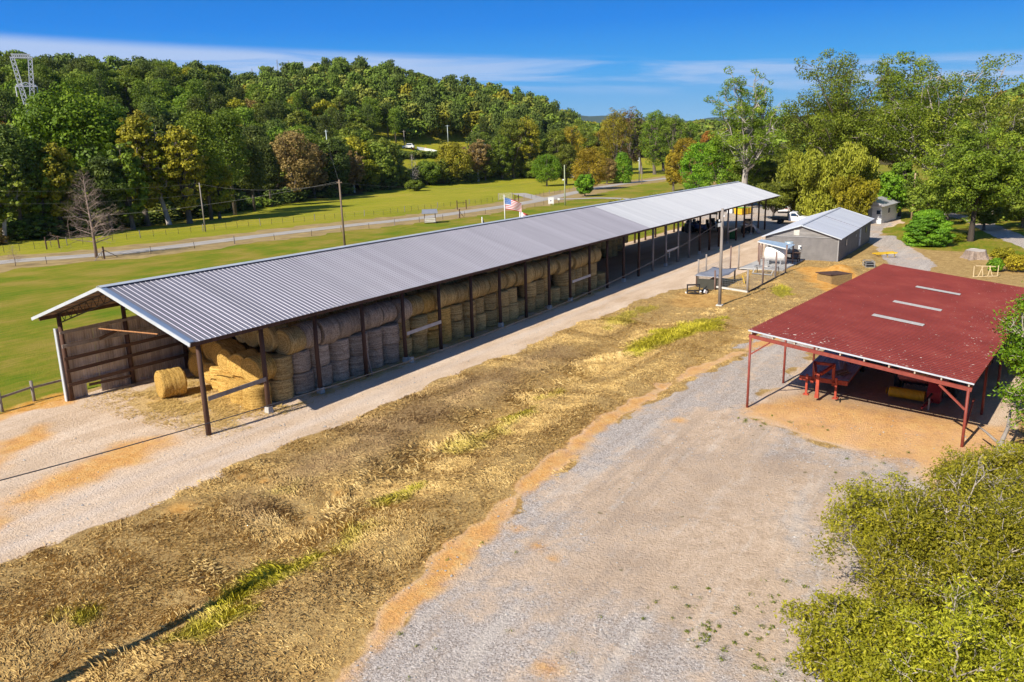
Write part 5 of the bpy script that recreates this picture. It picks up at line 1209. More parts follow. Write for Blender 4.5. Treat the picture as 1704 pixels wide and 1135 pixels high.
for i in range(9): m.bar((0, -1.7 + i * .425, .25), (0, -1.7 + i * .425, 1.85), .06)
m.bar((0, -1.7, .3), (0, 1.7, 1.8), .06).bar((0, 1.7, .3), (0, -1.7, 1.8), .06); m.build('lattice', pm("cream_gate", (.62, .58, .40), None, 2, .6), f)
for y in (-1.85, 1.85): MB().box((0, y, .9), (.14, .14, 2.0)).build('gate_post', wood_g, f)
g_ = gp(716, 371.5); f = thing('farm_kiosk', 'small roadside kiosk with slanted grey tin roof and white boards', 'kiosk', tuple(g_), HEAD + R(6))
for x in (-.8, .8):
    for y in (-1.0, 1.0): MB().box((x, y, .95), (.12, .12, 1.9 + .2 * (x > 0))).build('post', wood_d, f)
MB().add([(-1.15, -1.5, 1.85), (-1.15, 1.5, 1.85), (1.15, 1.4, 2.45), (1.15, -1.4, 2.45)], [(0, 1, 2, 3)]).build('roof', MATS["grey_tin"], f, solid=.07)
m = MB()
for z in (.35, .62, .9): m.box((-.87, 0, z), (.05, 2.0, .17)); m.box((0, 1.07, z), (1.6, .05, .17)); m.box((0, -1.07, z), (1.6, .05, .17))
m.build('side_boards', MATS["whitewashed_board"], f); MB().box((0, 0, .55), (1.2, 1.7, .1)).build('shelf', wood_g, f)
# barrier on the hillside and its cones
for i, (a_, b__) in enumerate([((694, 249), (706, 250.5)), ((706, 250.5), (719, 253)), ((719, 253), (733, 257))]):
    p, q = gp(*a_), gp(*b__); f = thing('road_barrier', f'white road barrier on the far hillside, {["upper", "middle", "lower"][i]} of the three', 'barrier', tuple(p), 0, 'white barriers on the hillside')
    MB().bar(Vector((0, 0, .5)), (q - p) * .96 + Vector((0, 0, .5)), .3, 1.5).build('block', whitep, f); MB().bar(Vector((0, 0, .05)), (q - p) * .96 + Vector((0, 0, .05)), .7, .3).build('foot', whitep, f)
for i, (a_, b__) in enumerate([(688, 249.5), (709, 249.5)]):
    p = gp(a_, b__); o = MB().lathe([(.5, 0), (.5, .08), (.32, .1), (.08, 1.5), (.02, 1.52)], 14).build('traffic_cone', pm("cone_orange", (.75, .16, .05), None, 1, .6)); o.location = p; tag(o, ['orange traffic cone next to the white vehicle on the hillside', 'orange traffic cone at the upper end of the white barrier'][i], 'cone')
# radio masts on the ridge
for px, top, lb in ((473.5, 99.5, 'taller thin radio mast on the wooded ridge'), (492, 101, 'right hand thin radio mast on the wooded ridge'), (431, 114, 'short faint mast left on the wooded ridge')):
    x, y = at_dist(px, 520); b = Vector((x, y, gz(x, y))); h = solve_h(b, px, top); f = thing('radio_mast', lb, 'mast', tuple(b)); m = MB()
    for a in range(3): m.bar((.4 * math.cos(a * 2.09), .4 * math.sin(a * 2.09), 0), (.3 * math.cos(a * 2.09), .3 * math.sin(a * 2.09), h), .10)
    for k in range(int(h / 2)): m.bar((.4, 0, k * 2), (-.2, .34, k * 2 + 1), .07).bar((-.2, .34, k * 2 + 1), (-.2, -.34, k * 2 + 2), .07)
    m.build('lattice', pm("faint_mast_steel", (.3, .32, .38), None, 2, .6), f)
# lattice pylon
def pylon():
    x, y = at_dist(58, 232); b = Vector((x, y, gz(x, y))); h = solve_h(b, 31, 89.5)
    f = thing('power_pylon', 'tall silver lattice power pylon with forked top before the hill', 'pylon', tuple(b)); f.rotation_euler = (0, 0, HEAD + R(30))
    stl = pm("silver_lattice", (.80, .80, .84), (.66, .66, .70), 2, .5, metal=.1); k = h / 30.0; tilt = -.055
    def T(p): return Vector((p[0] * k, (p[1] + tilt * -p[2] * 0) * k, p[2] * k))
    def leg(name, pts, w0, w1, n, th=.10):
        m = MB(); A, B = Vector(pts[0]), Vector(pts[1]); d = (B - A).normalized(); xa = Vector((1, 0, 0)); ya = d.cross(xa).normalized()
        def c(i, q): u = i / n; w = w0 + (w1 - w0) * u; return A.lerp(B, u) + xa * (q[0] * w) + ya * (q[1] * w)
        Q = [(-1, -1), (1, -1), (1, 1), (-1, 1)]
        for q in Q: m.bar(c(0, q), c(n, q), th * 1.5)
        for i in range(n):
            for a in range(4): m.bar(c(i, Q[a]), c(i + 1, Q[(a + 1) % 4]), th); m.bar(c(i + 1, Q[a]), c(i, Q[(a + 1) % 4]), th)
        m.build(name, stl, f)
    leg('tower_body', [(0, 0, 0), (0, 0, 19.5 * k)], 1.0, .75, 16)
    for s in (-1, 1): leg('fork_arm', [(0, s * .5, 17.5 * k), (0, s * 1.75 * k, 29.4 * k)], .5, .40, 11)
    leg('top_beam', [(0, -1.85 * k, 29.5 * k), (0, 1.85 * k, 29.5 * k)], .42, .42, 9)
    m = MB()
    for z in (23.0, 23.9): m.bar((-.5, -2.2 * k if z > 23.5 else -2.2 * k, 23.0 * k), (-.5, 0, z * k), .14).bar((.5, -2.2 * k, 23.0 * k), (.5, 0, z * k), .14).bar((-.5, 2.2 * k, 23.0 * k), (-.5, 0, z * k), .14).bar((.5, 2.2 * k, 23.0 * k), (.5, 0, z * k), .14)
    for i in range(12): m.bar((-.5, (-2.0 + i * .33) * k, 23.0 * k), (.5, (-1.8 + i * .33) * k, 23.5 * k), .1)
    m.build('cross_arm', stl, f)
    m = MB()
    for y in (-2.1, 2.1): m.tube([(0, y * k, 23 * k), (0, y * k, 20.8 * k)], .12, 6)
    m.build('insulator_strings', stl, f)
    return b, h, k
pylon()
x, y = at_dist(52, 238); b = Vector((x, y, gz(x, y)))
f = thing('utility_pole', 'brown wooden pole standing directly behind the lattice pylon', 'utility pole', tuple(b)); MB().tube([(0, 0, 0), (0, 0, 20.0)], [.32, .2], 8).build('pole', wood_g, f, True)
# ------------------------------------------------------------------ trees
def leafmat(name, c1, c2, c3=None, trans=0.30):
    """leaf colour varies leaf by leaf (the clump attribute) and tree by tree"""
    m, t, b = newmat(name); L = t.links
    a = t.nodes.new('ShaderNodeAttribute'); a.attribute_name = 'tone'
    r = ramp(t, a.outputs['Fac'], [(0.0, c2), (0.6, c1), (1.0, c3 or tuple(min(1, v * 1.35) for v in c1))])
    oi = t.nodes.new('ShaderNodeObjectInfo'); hv = t.nodes.new('ShaderNodeHueSaturation'); L.new(r.outputs[0], hv.inputs['Color'])
    for s, (a0, a1) in (('Hue', (.488, .512)), ('Value', (.78, 1.22))):
        q = t.nodes.new('ShaderNodeMapRange'); q.inputs['To Min'].default_value = a0; q.inputs['To Max'].default_value = a1
        L.new(oi.outputs['Random'], q.inputs['Value']); L.new(q.outputs[0], hv.inputs[s])
    L.new(hv.outputs[0], b.inputs['Base Color']); b.inputs['Roughness'].default_value = 0.55; b.inputs['Specular IOR Level'].default_value = 0.25
    tr_ = t.nodes.new('ShaderNodeBsdfTranslucent'); L.new(hv.outputs[0], tr_.inputs['Color'])
    mx = t.nodes.new('ShaderNodeMixShader'); mx.inputs[0].default_value = trans
    o = t.nodes['Material Output']; L.new(b.outputs[0], mx.inputs[1]); L.new(tr_.outputs[0], mx.inputs[2]); L.new(mx.outputs[0], o.inputs['Surface'])
    return m
LM = {
    'oak': leafmat('oak_leaves', (.20, .29, .022), (.09, .125, .014), (.40, .45, .04)),
    'pine': leafmat('pine_needles', (.115, .155, .025), (.045, .07, .014), (.20, .24, .035)),
    'green': leafmat('mid_green_leaves', (.185, .265, .022), (.07, .12, .012), (.29, .37, .03)),
    'bright': leafmat('bright_green_leaves', (.18, .32, .016), (.07, .15, .010), (.31, .46, .025)),
    'olive': leafmat('olive_leaves', (.215, .265, .028), (.09, .12, .016), (.35, .39, .045)),
    'yellow': leafmat('yellow_green_leaves', (.36, .33, .022), (.17, .16, .014), (.55, .46, .035)),
    'gold': leafmat('golden_leaves', (.44, .34, .024), (.21, .15, .014), (.64, .50, .04)),
    'orange': leafmat('orange_leaves', (.44, .20, .03), (.20, .09, .02), (.60, .32, .05)),
    'brown': leafmat('russet_brown_leaves', (.34, .235, .075), (.17, .11, .04), (.47, .34, .12)),
    'bamboo': leafmat('bamboo_leaves', (.37, .38, .035), (.17, .19, .022), (.56, .55, .07)),
    'lime': leafmat('lime_green_leaves', (.26, .29, .012), (.11, .14, .010), (.42, .42, .02)),  # leaf colour a little greener than the yellow kind
}
bark = pm("grey_bark", (.20, .165, .13), (.095, .075, .06), 4, .9, bump=.5, stretch=(1, 1, .25))
bark_p = pm("pale_lit_bark", (.52, .47, .42), (.28, .24, .21), 3, .85, bump=.4, stretch=(1, 1, .3))
bark_d = pm("dark_bark", (.085, .065, .05), (.045, .035, .03), 4, .9, bump=.5, stretch=(1, 1, .25))
def leaf_quads(P, Nrm, size, rg, jit=0.7, aspect=1.0, droop=0.0):
    """P (n,3) centres, Nrm (n,3) outward directions -> quads"""
    n = len(P); v = Nrm + rg.normal(0, jit, (n, 3)); v /= np.linalg.norm(v, axis=1)[:, None] + 1e-9
    r = rg.normal(0, 1, (n, 3)); r[:, 2] -= droop * 3; a = np.cross(v, r); a /= np.linalg.norm(a, axis=1)[:, None] + 1e-9; b = np.cross(v, a)
    s = (size * rg.uniform(.6, 1.25, n))[:, None] * .5; sa = s * aspect
    bend = v * s * rg.uniform(-.4, .4, n)[:, None]
    V = np.stack([P - a * sa - b * s * .55 + bend, P + a * sa * .2 - b * s, P + a * sa + b * s * .5 + bend, P - a * sa * .2 + b * s], 1).reshape(-1, 3)
    return V, np.arange(4 * n, dtype=np.int32).reshape(-1, 4)
def tree_parts(kind, seed, leaves, leaf, H=10.0, Wd=8.0):
    """returns (trunk MB, leaf V, F, tone). Crown of many lumps carried by limbs; H height, Wd crown width"""
    rg = np.random.default_rng(seed); rn = random.Random(seed); tr_ = MB(); lumps = []
    if kind == 'pine':
        tr_.tube([(0, 0, -.5), (.1, 0, H * .5), (0, .1, H * .97)], [H * .022, H * .016, .03], 7)
        n = 34
        for i in range(n):
            u = .34 + .64 * (i / n) ** .9; a = i * 2.4 + rn.uniform(-.4, .4); R_ = Wd * .5 * (1.04 - u) ** .42 * rn.uniform(.55, 1.15) * (.5 if u < .42 else 1)
            p = Vector((math.cos(a) * R_ * .72, math.sin(a) * R_ * .72, H * u)); tr_.tube([(0, 0, H * u - .06 * H), p], [.06, .02], 4, False)
            lumps.append((p, Vector((Wd * .16, Wd * .16, H * .040)) * rn.uniform(.8, 1.3)))
        lumps.append((Vector((0, 0, H * .97)), Vector((Wd * .12, Wd * .12, H * .05))))
    elif kind == 'cone':
        tr_.tube([(0, 0, -.5), (0, 0, H * .95)], [H * .02, .03], 7)
        n = 60
        for i in range(n):
            u = .05 + .93 * (i / n); a = i * 2.4 + rn.uniform(-.3, .3); R_ = Wd * .5 * (min(1, (1.02 - u) * 1.9)) ** .75 * (min(1, .55 + u * 2.2)) * rn.uniform(.8, 1.1)
            p = Vector((math.cos(a) * R_ * .78, math.sin(a) * R_ * .78, H * u)); lumps.append((p, Vector((Wd * .13, Wd * .13, H * .05)) * rn.uniform(.8, 1.2)))
    elif kind == 'bamboo':
        for i in range(46):
            a = rn.uniform(0, 6.28); R0 = Wd * .28 * math.sqrt(rn.random()); h = H * rn.uniform(.62, 1.0) * (1 - .25 * (R0 / (Wd * .3)) ** 2); R1 = R0 + Wd * rn.uniform(.08, .26)
            c_, s_ = math.cos(a), math.sin(a); P = [(c_ * R0, s_ * R0, 0), (c_ * (R0 + .2), s_ * (R0 + .2), h * .6), (c_ * (R0 * .6 + R1 * .4), s_ * (R0 * .6 + R1 * .4), h * .9), (c_ * R1, s_ * R1, h * .93)]
            tr_.tube(P, [.05, .04, .025, .01], 4, False)
            for u in (.25, .42, .58, .74, .88, 1.0):
                q = Vector(P[2]).lerp(Vector(P[3]), (u - .74) / .26) if u > .74 else Vector(P[1]).lerp(Vector(P[2]), max(0, (u - .5) / .24)) if u > .5 else Vector(P[0]).lerp(Vector(P[1]), u / .5 * .8)
                lumps.append((q, Vector((Wd * .06, Wd * .06, H * .085)) * rn.uniform(.7, 1.3)))
    elif kind == 'open':
        th = H * .30; lean = Vector((rn.uniform(-1, 1), rn.uniform(-1, 1), 0)) * (H * .05); top = lean + Vector((0, 0, th))
        tr_.tube([(0, 0, -.6), (0, 0, .2), lean * .5 + Vector((0, 0, th * .55)), top, top + Vector((lean.x * .5, lean.y * .5, H * .28))], [H * .036, H * .027, H * .021, H * .018, H * .008], 9)
        nl = 26
        for i in range(nl):
            a = i * 2.4 + rn.uniform(-.5, .5); cz_ = -.35 + 1.34 * (i + .5) / nl; cr = math.sqrt(max(.02, 1 - min(1, cz_) ** 2)); k_ = rn.uniform(.78, 1.08)
            e = Vector((lean.x * 1.2 + math.cos(a) * cr * Wd * .44 * k_, lean.y * 1.2 + math.sin(a) * cr * Wd * .44 * k_, H * (.56 + .41 * cz_ * k_)))
            e.z = min(e.z, H * .97); s0 = top + Vector((0, 0, H * (.20 * max(0, cz_) - .04))); mid = s0.lerp(e, .5) + Vector((rn.uniform(-1, 1), rn.uniform(-1, 1), rn.uniform(-.5, 1))) * (H * .035)
            wg = lambda: Vector((rn.gauss(0, 1), rn.gauss(0, 1), rn.gauss(0, 1))) * (H * .012)
            tr_.tube([s0, s0.lerp(mid, .35) + wg(), s0.lerp(mid, .7) + wg(), mid, mid.lerp(e, .4) + wg(), mid.lerp(e, .75) + wg(), e], [H * .0085, H * .0065, H * .0052, H * .004, H * .003, H * .002, H * .001], 5, False)
            for k in range(13):
                u = rn.uniform(.22, 1.05); b = s0.lerp(mid, u * 2) if u < .5 else mid.lerp(e, (u - .5) * 2)
                o = Vector((rn.gauss(0, 1), rn.gauss(0, 1), rn.gauss(.2, .8))).normalized() * (H * rn.uniform(.03, .10)); q = b + o; q.z = min(q.z, H * .985)
                tr_.tube([b, b.lerp(q, .5) + o * .12, q], [H * .003, H * .002, H * .001], 3, False)
                sz = Wd * rn.uniform(.028, .056); lumps.append((q, Vector((sz, sz, sz * rn.uniform(.6, .9)))))
    else:
        th = H * (.20 if kind == 'round' else .30 if kind == 'open' else .24)
        lean = Vector((rn.uniform(-.6, .6), rn.uniform(-.6, .6), 0)) * (H * .03); top = lean + Vector((0, 0, th))
        tr_.tube([(0, 0, -.6), (0, 0, .2), lean * .5 + Vector((0, 0, th * .55)), top], [H * .040, H * .030, H * .024, H * .022], 9)
        nl = {'round': 8, 'oak': 11, 'open': 9}[kind]
        for i in range(nl):
            a = i * 2.4 + rn.uniform(-.5, .5); tilt = (i + .5) / nl
            el_ = R(20 + 66 * (1 - tilt) ** .8); Ln = H * rn.uniform(.36, .50) * (1 if kind != 'oak' else 1.0)
            hx = Wd * .5 * math.cos(el_) * rn.uniform(.8, 1.1); e = top + Vector((math.cos(a) * hx, math.sin(a) * hx, min((H - th) * .93, Ln * 1.5 * math.sin(el_) + H * .06)))
            mid = top.lerp(e, .5) + Vector((rn.uniform(-.4, .4), rn.uniform(-.4, .4), rn.uniform(.0, .6))) * (H * .04)
            tr_.tube([top - Vector((0, 0, th * .25)), mid, e], [H * .014, H * .009, H * .003], 6, False)
            nt_ = 15 if kind == 'open' else 10
            for k in range(nt_):
                u = rn.uniform(.35, 1.05); b = mid.lerp(e, (u - .35) / .7) if u > .5 else top.lerp(mid, u + .3)
                o = Vector((rn.gauss(0, 1), rn.gauss(0, 1), rn.gauss(.25, .7))).normalized() * (H * rn.uniform(.05, .14)); q = b + o
                if q.z > H * .97: q.z = H * .97 - rn.random() * .2
                tr_.tube([b, b.lerp(q, .5) + o * .1, q], [H * .005, H * .003, H * .0012], 4, False)
                sz = Wd * rn.uniform(.06, .105) * (.52 if kind == 'open' else .8); lumps.append((q, Vector((sz, sz, sz * rn.uniform(.6, .85)))))
        if kind == 'round':
            for k in range(80):
                a = rn.uniform(0, 6.28); cz_ = rn.uniform(-.95, 1); rr_ = math.sqrt(max(0, 1 - cz_ * cz_)); q = Vector((math.cos(a) * rr_ * Wd * .40, math.sin(a) * rr_ * Wd * .40, H * .54 + cz_ * H * .39)); sz = Wd * rn.uniform(.065, .115); lumps.append((q, Vector((sz, sz, sz * .7))))
    w = np.array([l[1].x * l[1].y for l in lumps]); w /= w.sum(); idx = rg.choice(len(lumps), leaves, p=w)
    C = np.array([tuple(l[0]) for l in lumps])[idx]; S = np.array([tuple(l[1]) for l in lumps])[idx]
    d = rg.normal(0, 1, (leaves, 3)); d /= np.linalg.norm(d, axis=1)[:, None]
    rad = rg.uniform(.75, 1.12, leaves)[:, None]; P = C + d * S * rad * 1.25
    jj = .42
    if kind == 'bamboo': nr = d * .5 + np.array((0, 0, .2)); V, F = leaf_quads(P, nr, leaf, rg, .6, .35, .8)
    else: V, F = leaf_quads(P, d * np.array((1, 1, 1.1)) + np.array((0, 0, .35)), leaf, rg, jj if kind != 'pine' else .7, 1.0 if kind != 'pine' else .6)
    lt = rg.random(len(lumps))[idx]; tone = np.clip(.6 * lt + .4 * rg.random(leaves), 0, 1)
    return tr_, V, F, np.repeat(tone, 4)
PROTO = {}
def proto(kind, seed, leaves, leaf, barkm, H=10.0, Wd=8.0):
    leaf = round(leaf, 3)
    key = (kind, seed, leaves, leaf, barkm.name, H)
    if key not in PROTO:
        tr_, V, F, tone = tree_parts(kind, seed, leaves, leaf, H, Wd)
        PROTO[key] = (tr_.mesh('trunk', barkm, True), npmesh('crown', V, F, LM['green'], False, {'tone': tone}))
    return PROTO[key]
def plant_tree(name, label, cat, base, h, w, kind, col, seed=1, leaves=5000, leaf=.42, barkm=None, group=None, rz=None, crown='crown', trunk='trunk'):
    if group is None: leaf = leaf * 8.0 / w; leaf = max(.04, round(leaf * 50) / 50)
    HH = float(max(6, round(8.0 * h / w / 2) * 2)); mt, mc = proto(kind, seed, leaves, leaf, barkm or bark, HH)
    r = thing(name, label, cat, tuple(base), rr.uniform(0, 6.28) if rz is None else rz, group); r.scale = (w / 8.0, w / 8.0, h / HH)
    a = bpy.data.objects.new(trunk, mt); b = bpy.data.objects.new(crown, mc)
    for o in (a, b): COL.objects.link(o); o.parent = r
    b.material_slots[0].link = 'OBJECT'; b.material_slots[0].material = LM[col]
    return r
def px_tree(px, pybase, pytop, wpx, kind, col, label, name='tree', r=None, **k):
    """a tree standing on the ground seen at picture column px; height from where its top is seen"""
    if r is None: b = gp(px, pybase)
    else: x, y = at_dist(px, r); b = Vector((x, y, gz(x, y)))
    h = max(2.0, solve_h(b, px, pytop)); dist = (b - CAM).length; w = wpx / FPX * dist
    return plant_tree(name, label, 'tree', b, h, w, kind, col, **k)
T = px_tree
big = dict(leaves=16000, leaf=.26)
# the farmyard trees on the right
T(1240, 345, 100, 128, 'open', 'oak', 'tall open crowned tree rising behind the far end of the shed', 'tall_tree', r=172, seed=5, barkm=bark_p, leaves=27000, leaf=.27)
T(1408, 350, 84, 215, 'open', 'oak', 'huge spreading oak behind the yellow bamboo clump', 'oak_tree', r=172, seed=7, barkm=bark, leaves=44000, leaf=.30)
T(1485, 365, 84, 175, 'open', 'oak', 'huge oak between the bamboo clump and the pale limbed oak', 'oak_tree', r=182, seed=8, barkm=bark, leaves=38000, leaf=.30)
T(1568, 367, 88, 225, 'open', 'oak', 'great oak with pale bare limbs showing through the crown', 'oak_tree', r=160, seed=9, barkm=bark_p, leaves=38000, leaf=.28)
T(1634, 405, 205, 165, 'open', 'oak', 'dark trunked spreading tree at the right edge by the lane', 'oak_tree', r=120, seed=10, barkm=bark_d, leaves=42000, leaf=.22)
T(1664, 395, 150, 140, 'open', 'olive', 'leaning limbed tree behind the dark trunked one at the right edge', 'oak_tree', r=150, seed=19, barkm=bark_p, leaves=26000, leaf=.22)
T(1541, 409, 350, 64, 'cone', 'bright', 'dense bushy young cedar standing alone beside the gravel drive', 'cedar_tree', seed=11, barkm=bark_d, leaves=26000, leaf=.17)
T(1383, 356, 238, 132, 'bamboo', 'bamboo', 'big pale yellow green bamboo clump behind the grey building', 'bamboo_clump', r=147, seed=12, leaves=60000, leaf=.62)
T(1425, 358, 285, 66, 'bamboo', 'yellow', 'golden lower bamboo clump at the right side of the big one', 'bamboo_clump', r=140, seed=13, leaves=26000, leaf=.5)
T(1345, 352, 262, 60, 'bamboo', 'bamboo', 'pale bamboo plume at the left side of the big clump', 'bamboo_clump', r=150, seed=14, leaves=22000, leaf=.5)
T(1293, 352, 303, 88, 'oak', 'olive', 'low wide olive tree over the parked car behind the shed end', 'low_tree', r=146, seed=15, barkm=bark_d, leaves=22000, leaf=.24)
T(1487, 372, 285, 52, 'round', 'bright', 'bright green tree column between bamboo and tan pole', 'tree', r=150, seed=16, leaves=6500, leaf=.34)
T(1508, 366, 262, 44, 'round', 'green', 'green tree right behind the tan utility pole', 'tree', r=156, seed=17, leaves=5000, leaf=.34)
T(1560, 378, 300, 70, 'round', 'olive', 'low green tree below the pale limbed oak', 'tree', r=140, seed=18, leaves=7000, leaf=.32)
T(1590, 370, 268, 60, 'round', 'bright', 'brighter leafy tree right below the pale limbs of the oak', 'tree', r=150, seed=23, leaves=6000, leaf=.32)
for i, (x, b, t_, w, k, c_, lb, rr0) in enumerate([
    (1165, 350, 232, 62, 'round', 'bright', 'lush green tree at the left of the tall open tree', 185), (1200, 350, 222, 66, 'round', 'bright', 'lush green tree under the tall open crowned tree', 178),
    (1240, 350, 236, 60, 'round', 'green', 'lush green tree right of the tall open trunk', 178), (1142, 300, 222, 46, 'round', 'gold', 'golden autumn tree above the road bend', 235), (1122, 300, 246, 30, 'round', 'gold', 'small golden tree left of the larger golden one', 240),
    (1180, 300, 214, 34, 'round', 'orange', 'orange autumn tree behind the lush green trees', 300), (1153, 310, 262, 32, 'round', 'brown', 'dark brown bush tree beside the road bend', 225), (1278, 345, 262, 42, 'round', 'green', 'green tree behind the right end of the long roof', 185),
    (1312, 340, 232, 50, 'round', 'olive', 'dull green tree left of the bamboo', 210), (1262, 320, 208, 44, 'round', 'green', 'dark green tree in the gap right of the tall tree', 230),
    (1655, 385, 300, 50, 'round', 'olive', 'shrubby tree behind the dark trunked tree', 135), (1690, 372, 262, 60, 'round', 'lime', 'yellow green tree at the right picture edge', 170), (1720, 392, 300, 60, 'round', 'olive', 'olive tree cut by the right picture edge', 140)]):
    T(x, b, t_, w, k, c_, lb, r=rr0, seed=30 + i, leaves=12000, leaf=.27)
# valley trees around the road
for i, (x, b, t_, w, k, c_, lb, ld) in enumerate([
    (910, 310, 255, 52, 'round', 'bright', 'green tree standing alone on the field left of the entrance pole', 'green_tree'), (981, 316, 246, 64, 'round', 'gold', 'golden rust tree beside the valley road', 'autumn_tree'),
    (973, 327, 289, 32, 'round', 'bright', 'small dark green round tree in front of the golden one', 'small_tree'), (1036, 305, 254, 34, 'cone', 'bright', 'upright green cedar right of the golden tree', 'cedar_tree'),
    (942, 308, 236, 40, 'round', 'olive', 'olive tree behind the entrance pole', 'tree'), (1010, 306, 262, 36, 'round', 'brown', 'brownish tree between the golden tree and the cedar', 'tree'), (996, 303, 240, 42, 'round', 'yellow', 'yellow tree behind the golden rust one', 'tree')]):
    T(x, b, t_, w, k, c_, lb, ld, seed=50 + i, leaves=11000, leaf=.30)
for i, (x, r_, t_, w, k, c_, lb) in enumerate([
    (925, 345, 212, 40, 'round', 'olive', 'muted green tree at the foot of the hill end'), (950, 350, 208, 46, 'round', 'gold', 'yellow gold tree in the valley gap'), (975, 380, 205, 44, 'round', 'olive', 'pale olive tree under the distant blue mountain'),
    (1000, 390, 215, 46, 'round', 'gold', 'gold tree right of the valley gap'), (1025, 380, 178, 52, 'round', 'yellow', 'tall yellow green tree left of the dark valley trees'), (1050, 400, 172, 46, 'round', 'brown', 'tall brownish tree behind the yellow green one'),
    (1068, 385, 174, 28, 'open', 'olive', 'slim pale tree with bare trunk in the valley row'), (1090, 375, 180, 50, 'round', 'green', 'dark green broad tree of the valley row'), (1120, 372, 186, 48, 'round', 'green', 'dark green tree at the right of the valley row'),
    (1148, 380, 198, 40, 'round', 'green', 'dark green tree ending the valley row'), (962, 420, 196, 34, 'round', 'olive', 'far olive tree beneath the mountain'), (1015, 420, 190, 38, 'round', 'gold', 'far golden tree in the valley'), (1105, 420, 190, 40, 'round', 'pine', 'very dark tree behind the valley row')]):
    T(x, 0, t_, w, k, c_, lb, r=r_, seed=60 + i, leaves=10000, leaf=.38)
# tree line at the foot of the hill, left to right
TL = [(-28, 406, 250, 80, 'pine', 'pine', 'dark pine cut by the left picture edge'), (8, 404, 252, 66, 'open', 'olive', 'thin greyish tree at the left edge of the tree line'), (40, 398, 210, 70, 'pine', 'pine', 'tall dark pine below the lattice pylon'),
      (78, 394, 222, 62, 'round', 'green', 'green tree left of the big rounded maple'), (148, 372, 139, 150, 'round', 'bright', 'great rounded bright green maple above the bare tree'), (105, 392, 232, 66, 'round', 'yellow', 'yellow gold tree below the big maple'),
      (135, 390, 272, 52, 'round', 'olive', 'shadowy olive tree under the big maple'), (186, 386, 262, 60, 'pine', 'pine', 'dark pine right below the big maple'), (222, 382, 232, 54, 'round', 'green', 'dark green tree right of the big maple'),
      (246, 376, 186, 58, 'round', 'yellow', 'yellow green tree with pale stems beside the maple'), (282, 374, 196, 54, 'open', 'lime', 'light yellow green slender tree of the tree line'), (316, 372, 202, 60, 'round', 'yellow', 'gold tinted tree above the thin pale pole'),
      (352, 366, 188, 72, 'pine', 'green', 'broad bright pine in the tree line'), (392, 358, 185, 70, 'pine', 'green', 'second broad bright pine right of the first one'), (424, 352, 232, 56, 'pine', 'pine', 'shaded dark pine left of the russet tree'), (366, 364, 262, 52, 'round', 'yellow', 'low yellow tree under the bright pines'),
      (452, 344, 240, 40, 'pine', 'pine', 'narrow dark pine left of the russet tree'), (492, 336, 214, 80, 'round', 'brown', 'large russet brown tree with feathery crown'), (524, 330, 236, 48, 'round', 'brown', 'smaller russet tree joined to the large one'),
      (560, 326, 224, 50, 'round', 'pine', 'dark green tree right of the steel pole'), (590, 322, 250, 44, 'open', 'brown', 'grey brown thin tree right of the steel pole'), (613, 318, 264, 42, 'round', 'lime', 'small yellow green tree at the field edge'),
      (642, 314, 270, 44, 'round', 'green', 'low dark bushy tree at the field edge'), (664, 312, 276, 40, 'round', 'olive', 'low pale leafy tree left of the bare white one'), (712, 308, 268, 44, 'round', 'green', 'green bush tree right of the bare white one'),
      (755, 305, 237, 58, 'round', 'yellow', 'large golden olive tree on a pale trunk at the field edge'), (738, 306, 262, 34, 'round', 'olive', 'olive undergrowth tree beside the golden olive one'), (796, 302, 232, 46, 'open', 'brown', 'thin brownish tree right of the golden olive one'),
      (808, 300, 245, 40, 'round', 'olive', 'olive tree with slim pale trunk at the field edge'), (836, 298, 222, 42, 'round', 'green', 'dark tree at the end of the tree line'), (855, 296, 192, 52, 'round', 'olive', 'tall leafy olive tree at the end of the tree line'), (876, 295, 190, 48, 'round', 'yellow', 'tall yellow green tree at the corner of the woods'),
      (886, 296, 262, 40, 'round', 'olive', 'low pale bush at the corner of the woods'), (690, 318, 300, 30, 'round', 'green', 'low round bush below the bare white tree')]
for i, (x, b, t_, w, k, c_, lb) in enumerate(TL):
    T(x, b, t_, w * 1.05, k, c_, lb, 'pine_tree' if k == 'pine' else 'tree', seed=80 + i % 9 + (0 if k == 'pine' else 10), leaves=26000 if w > 100 else 9000, leaf=.48 if w <= 100 else .55, barkm=bark_p if k == 'open' else bark)
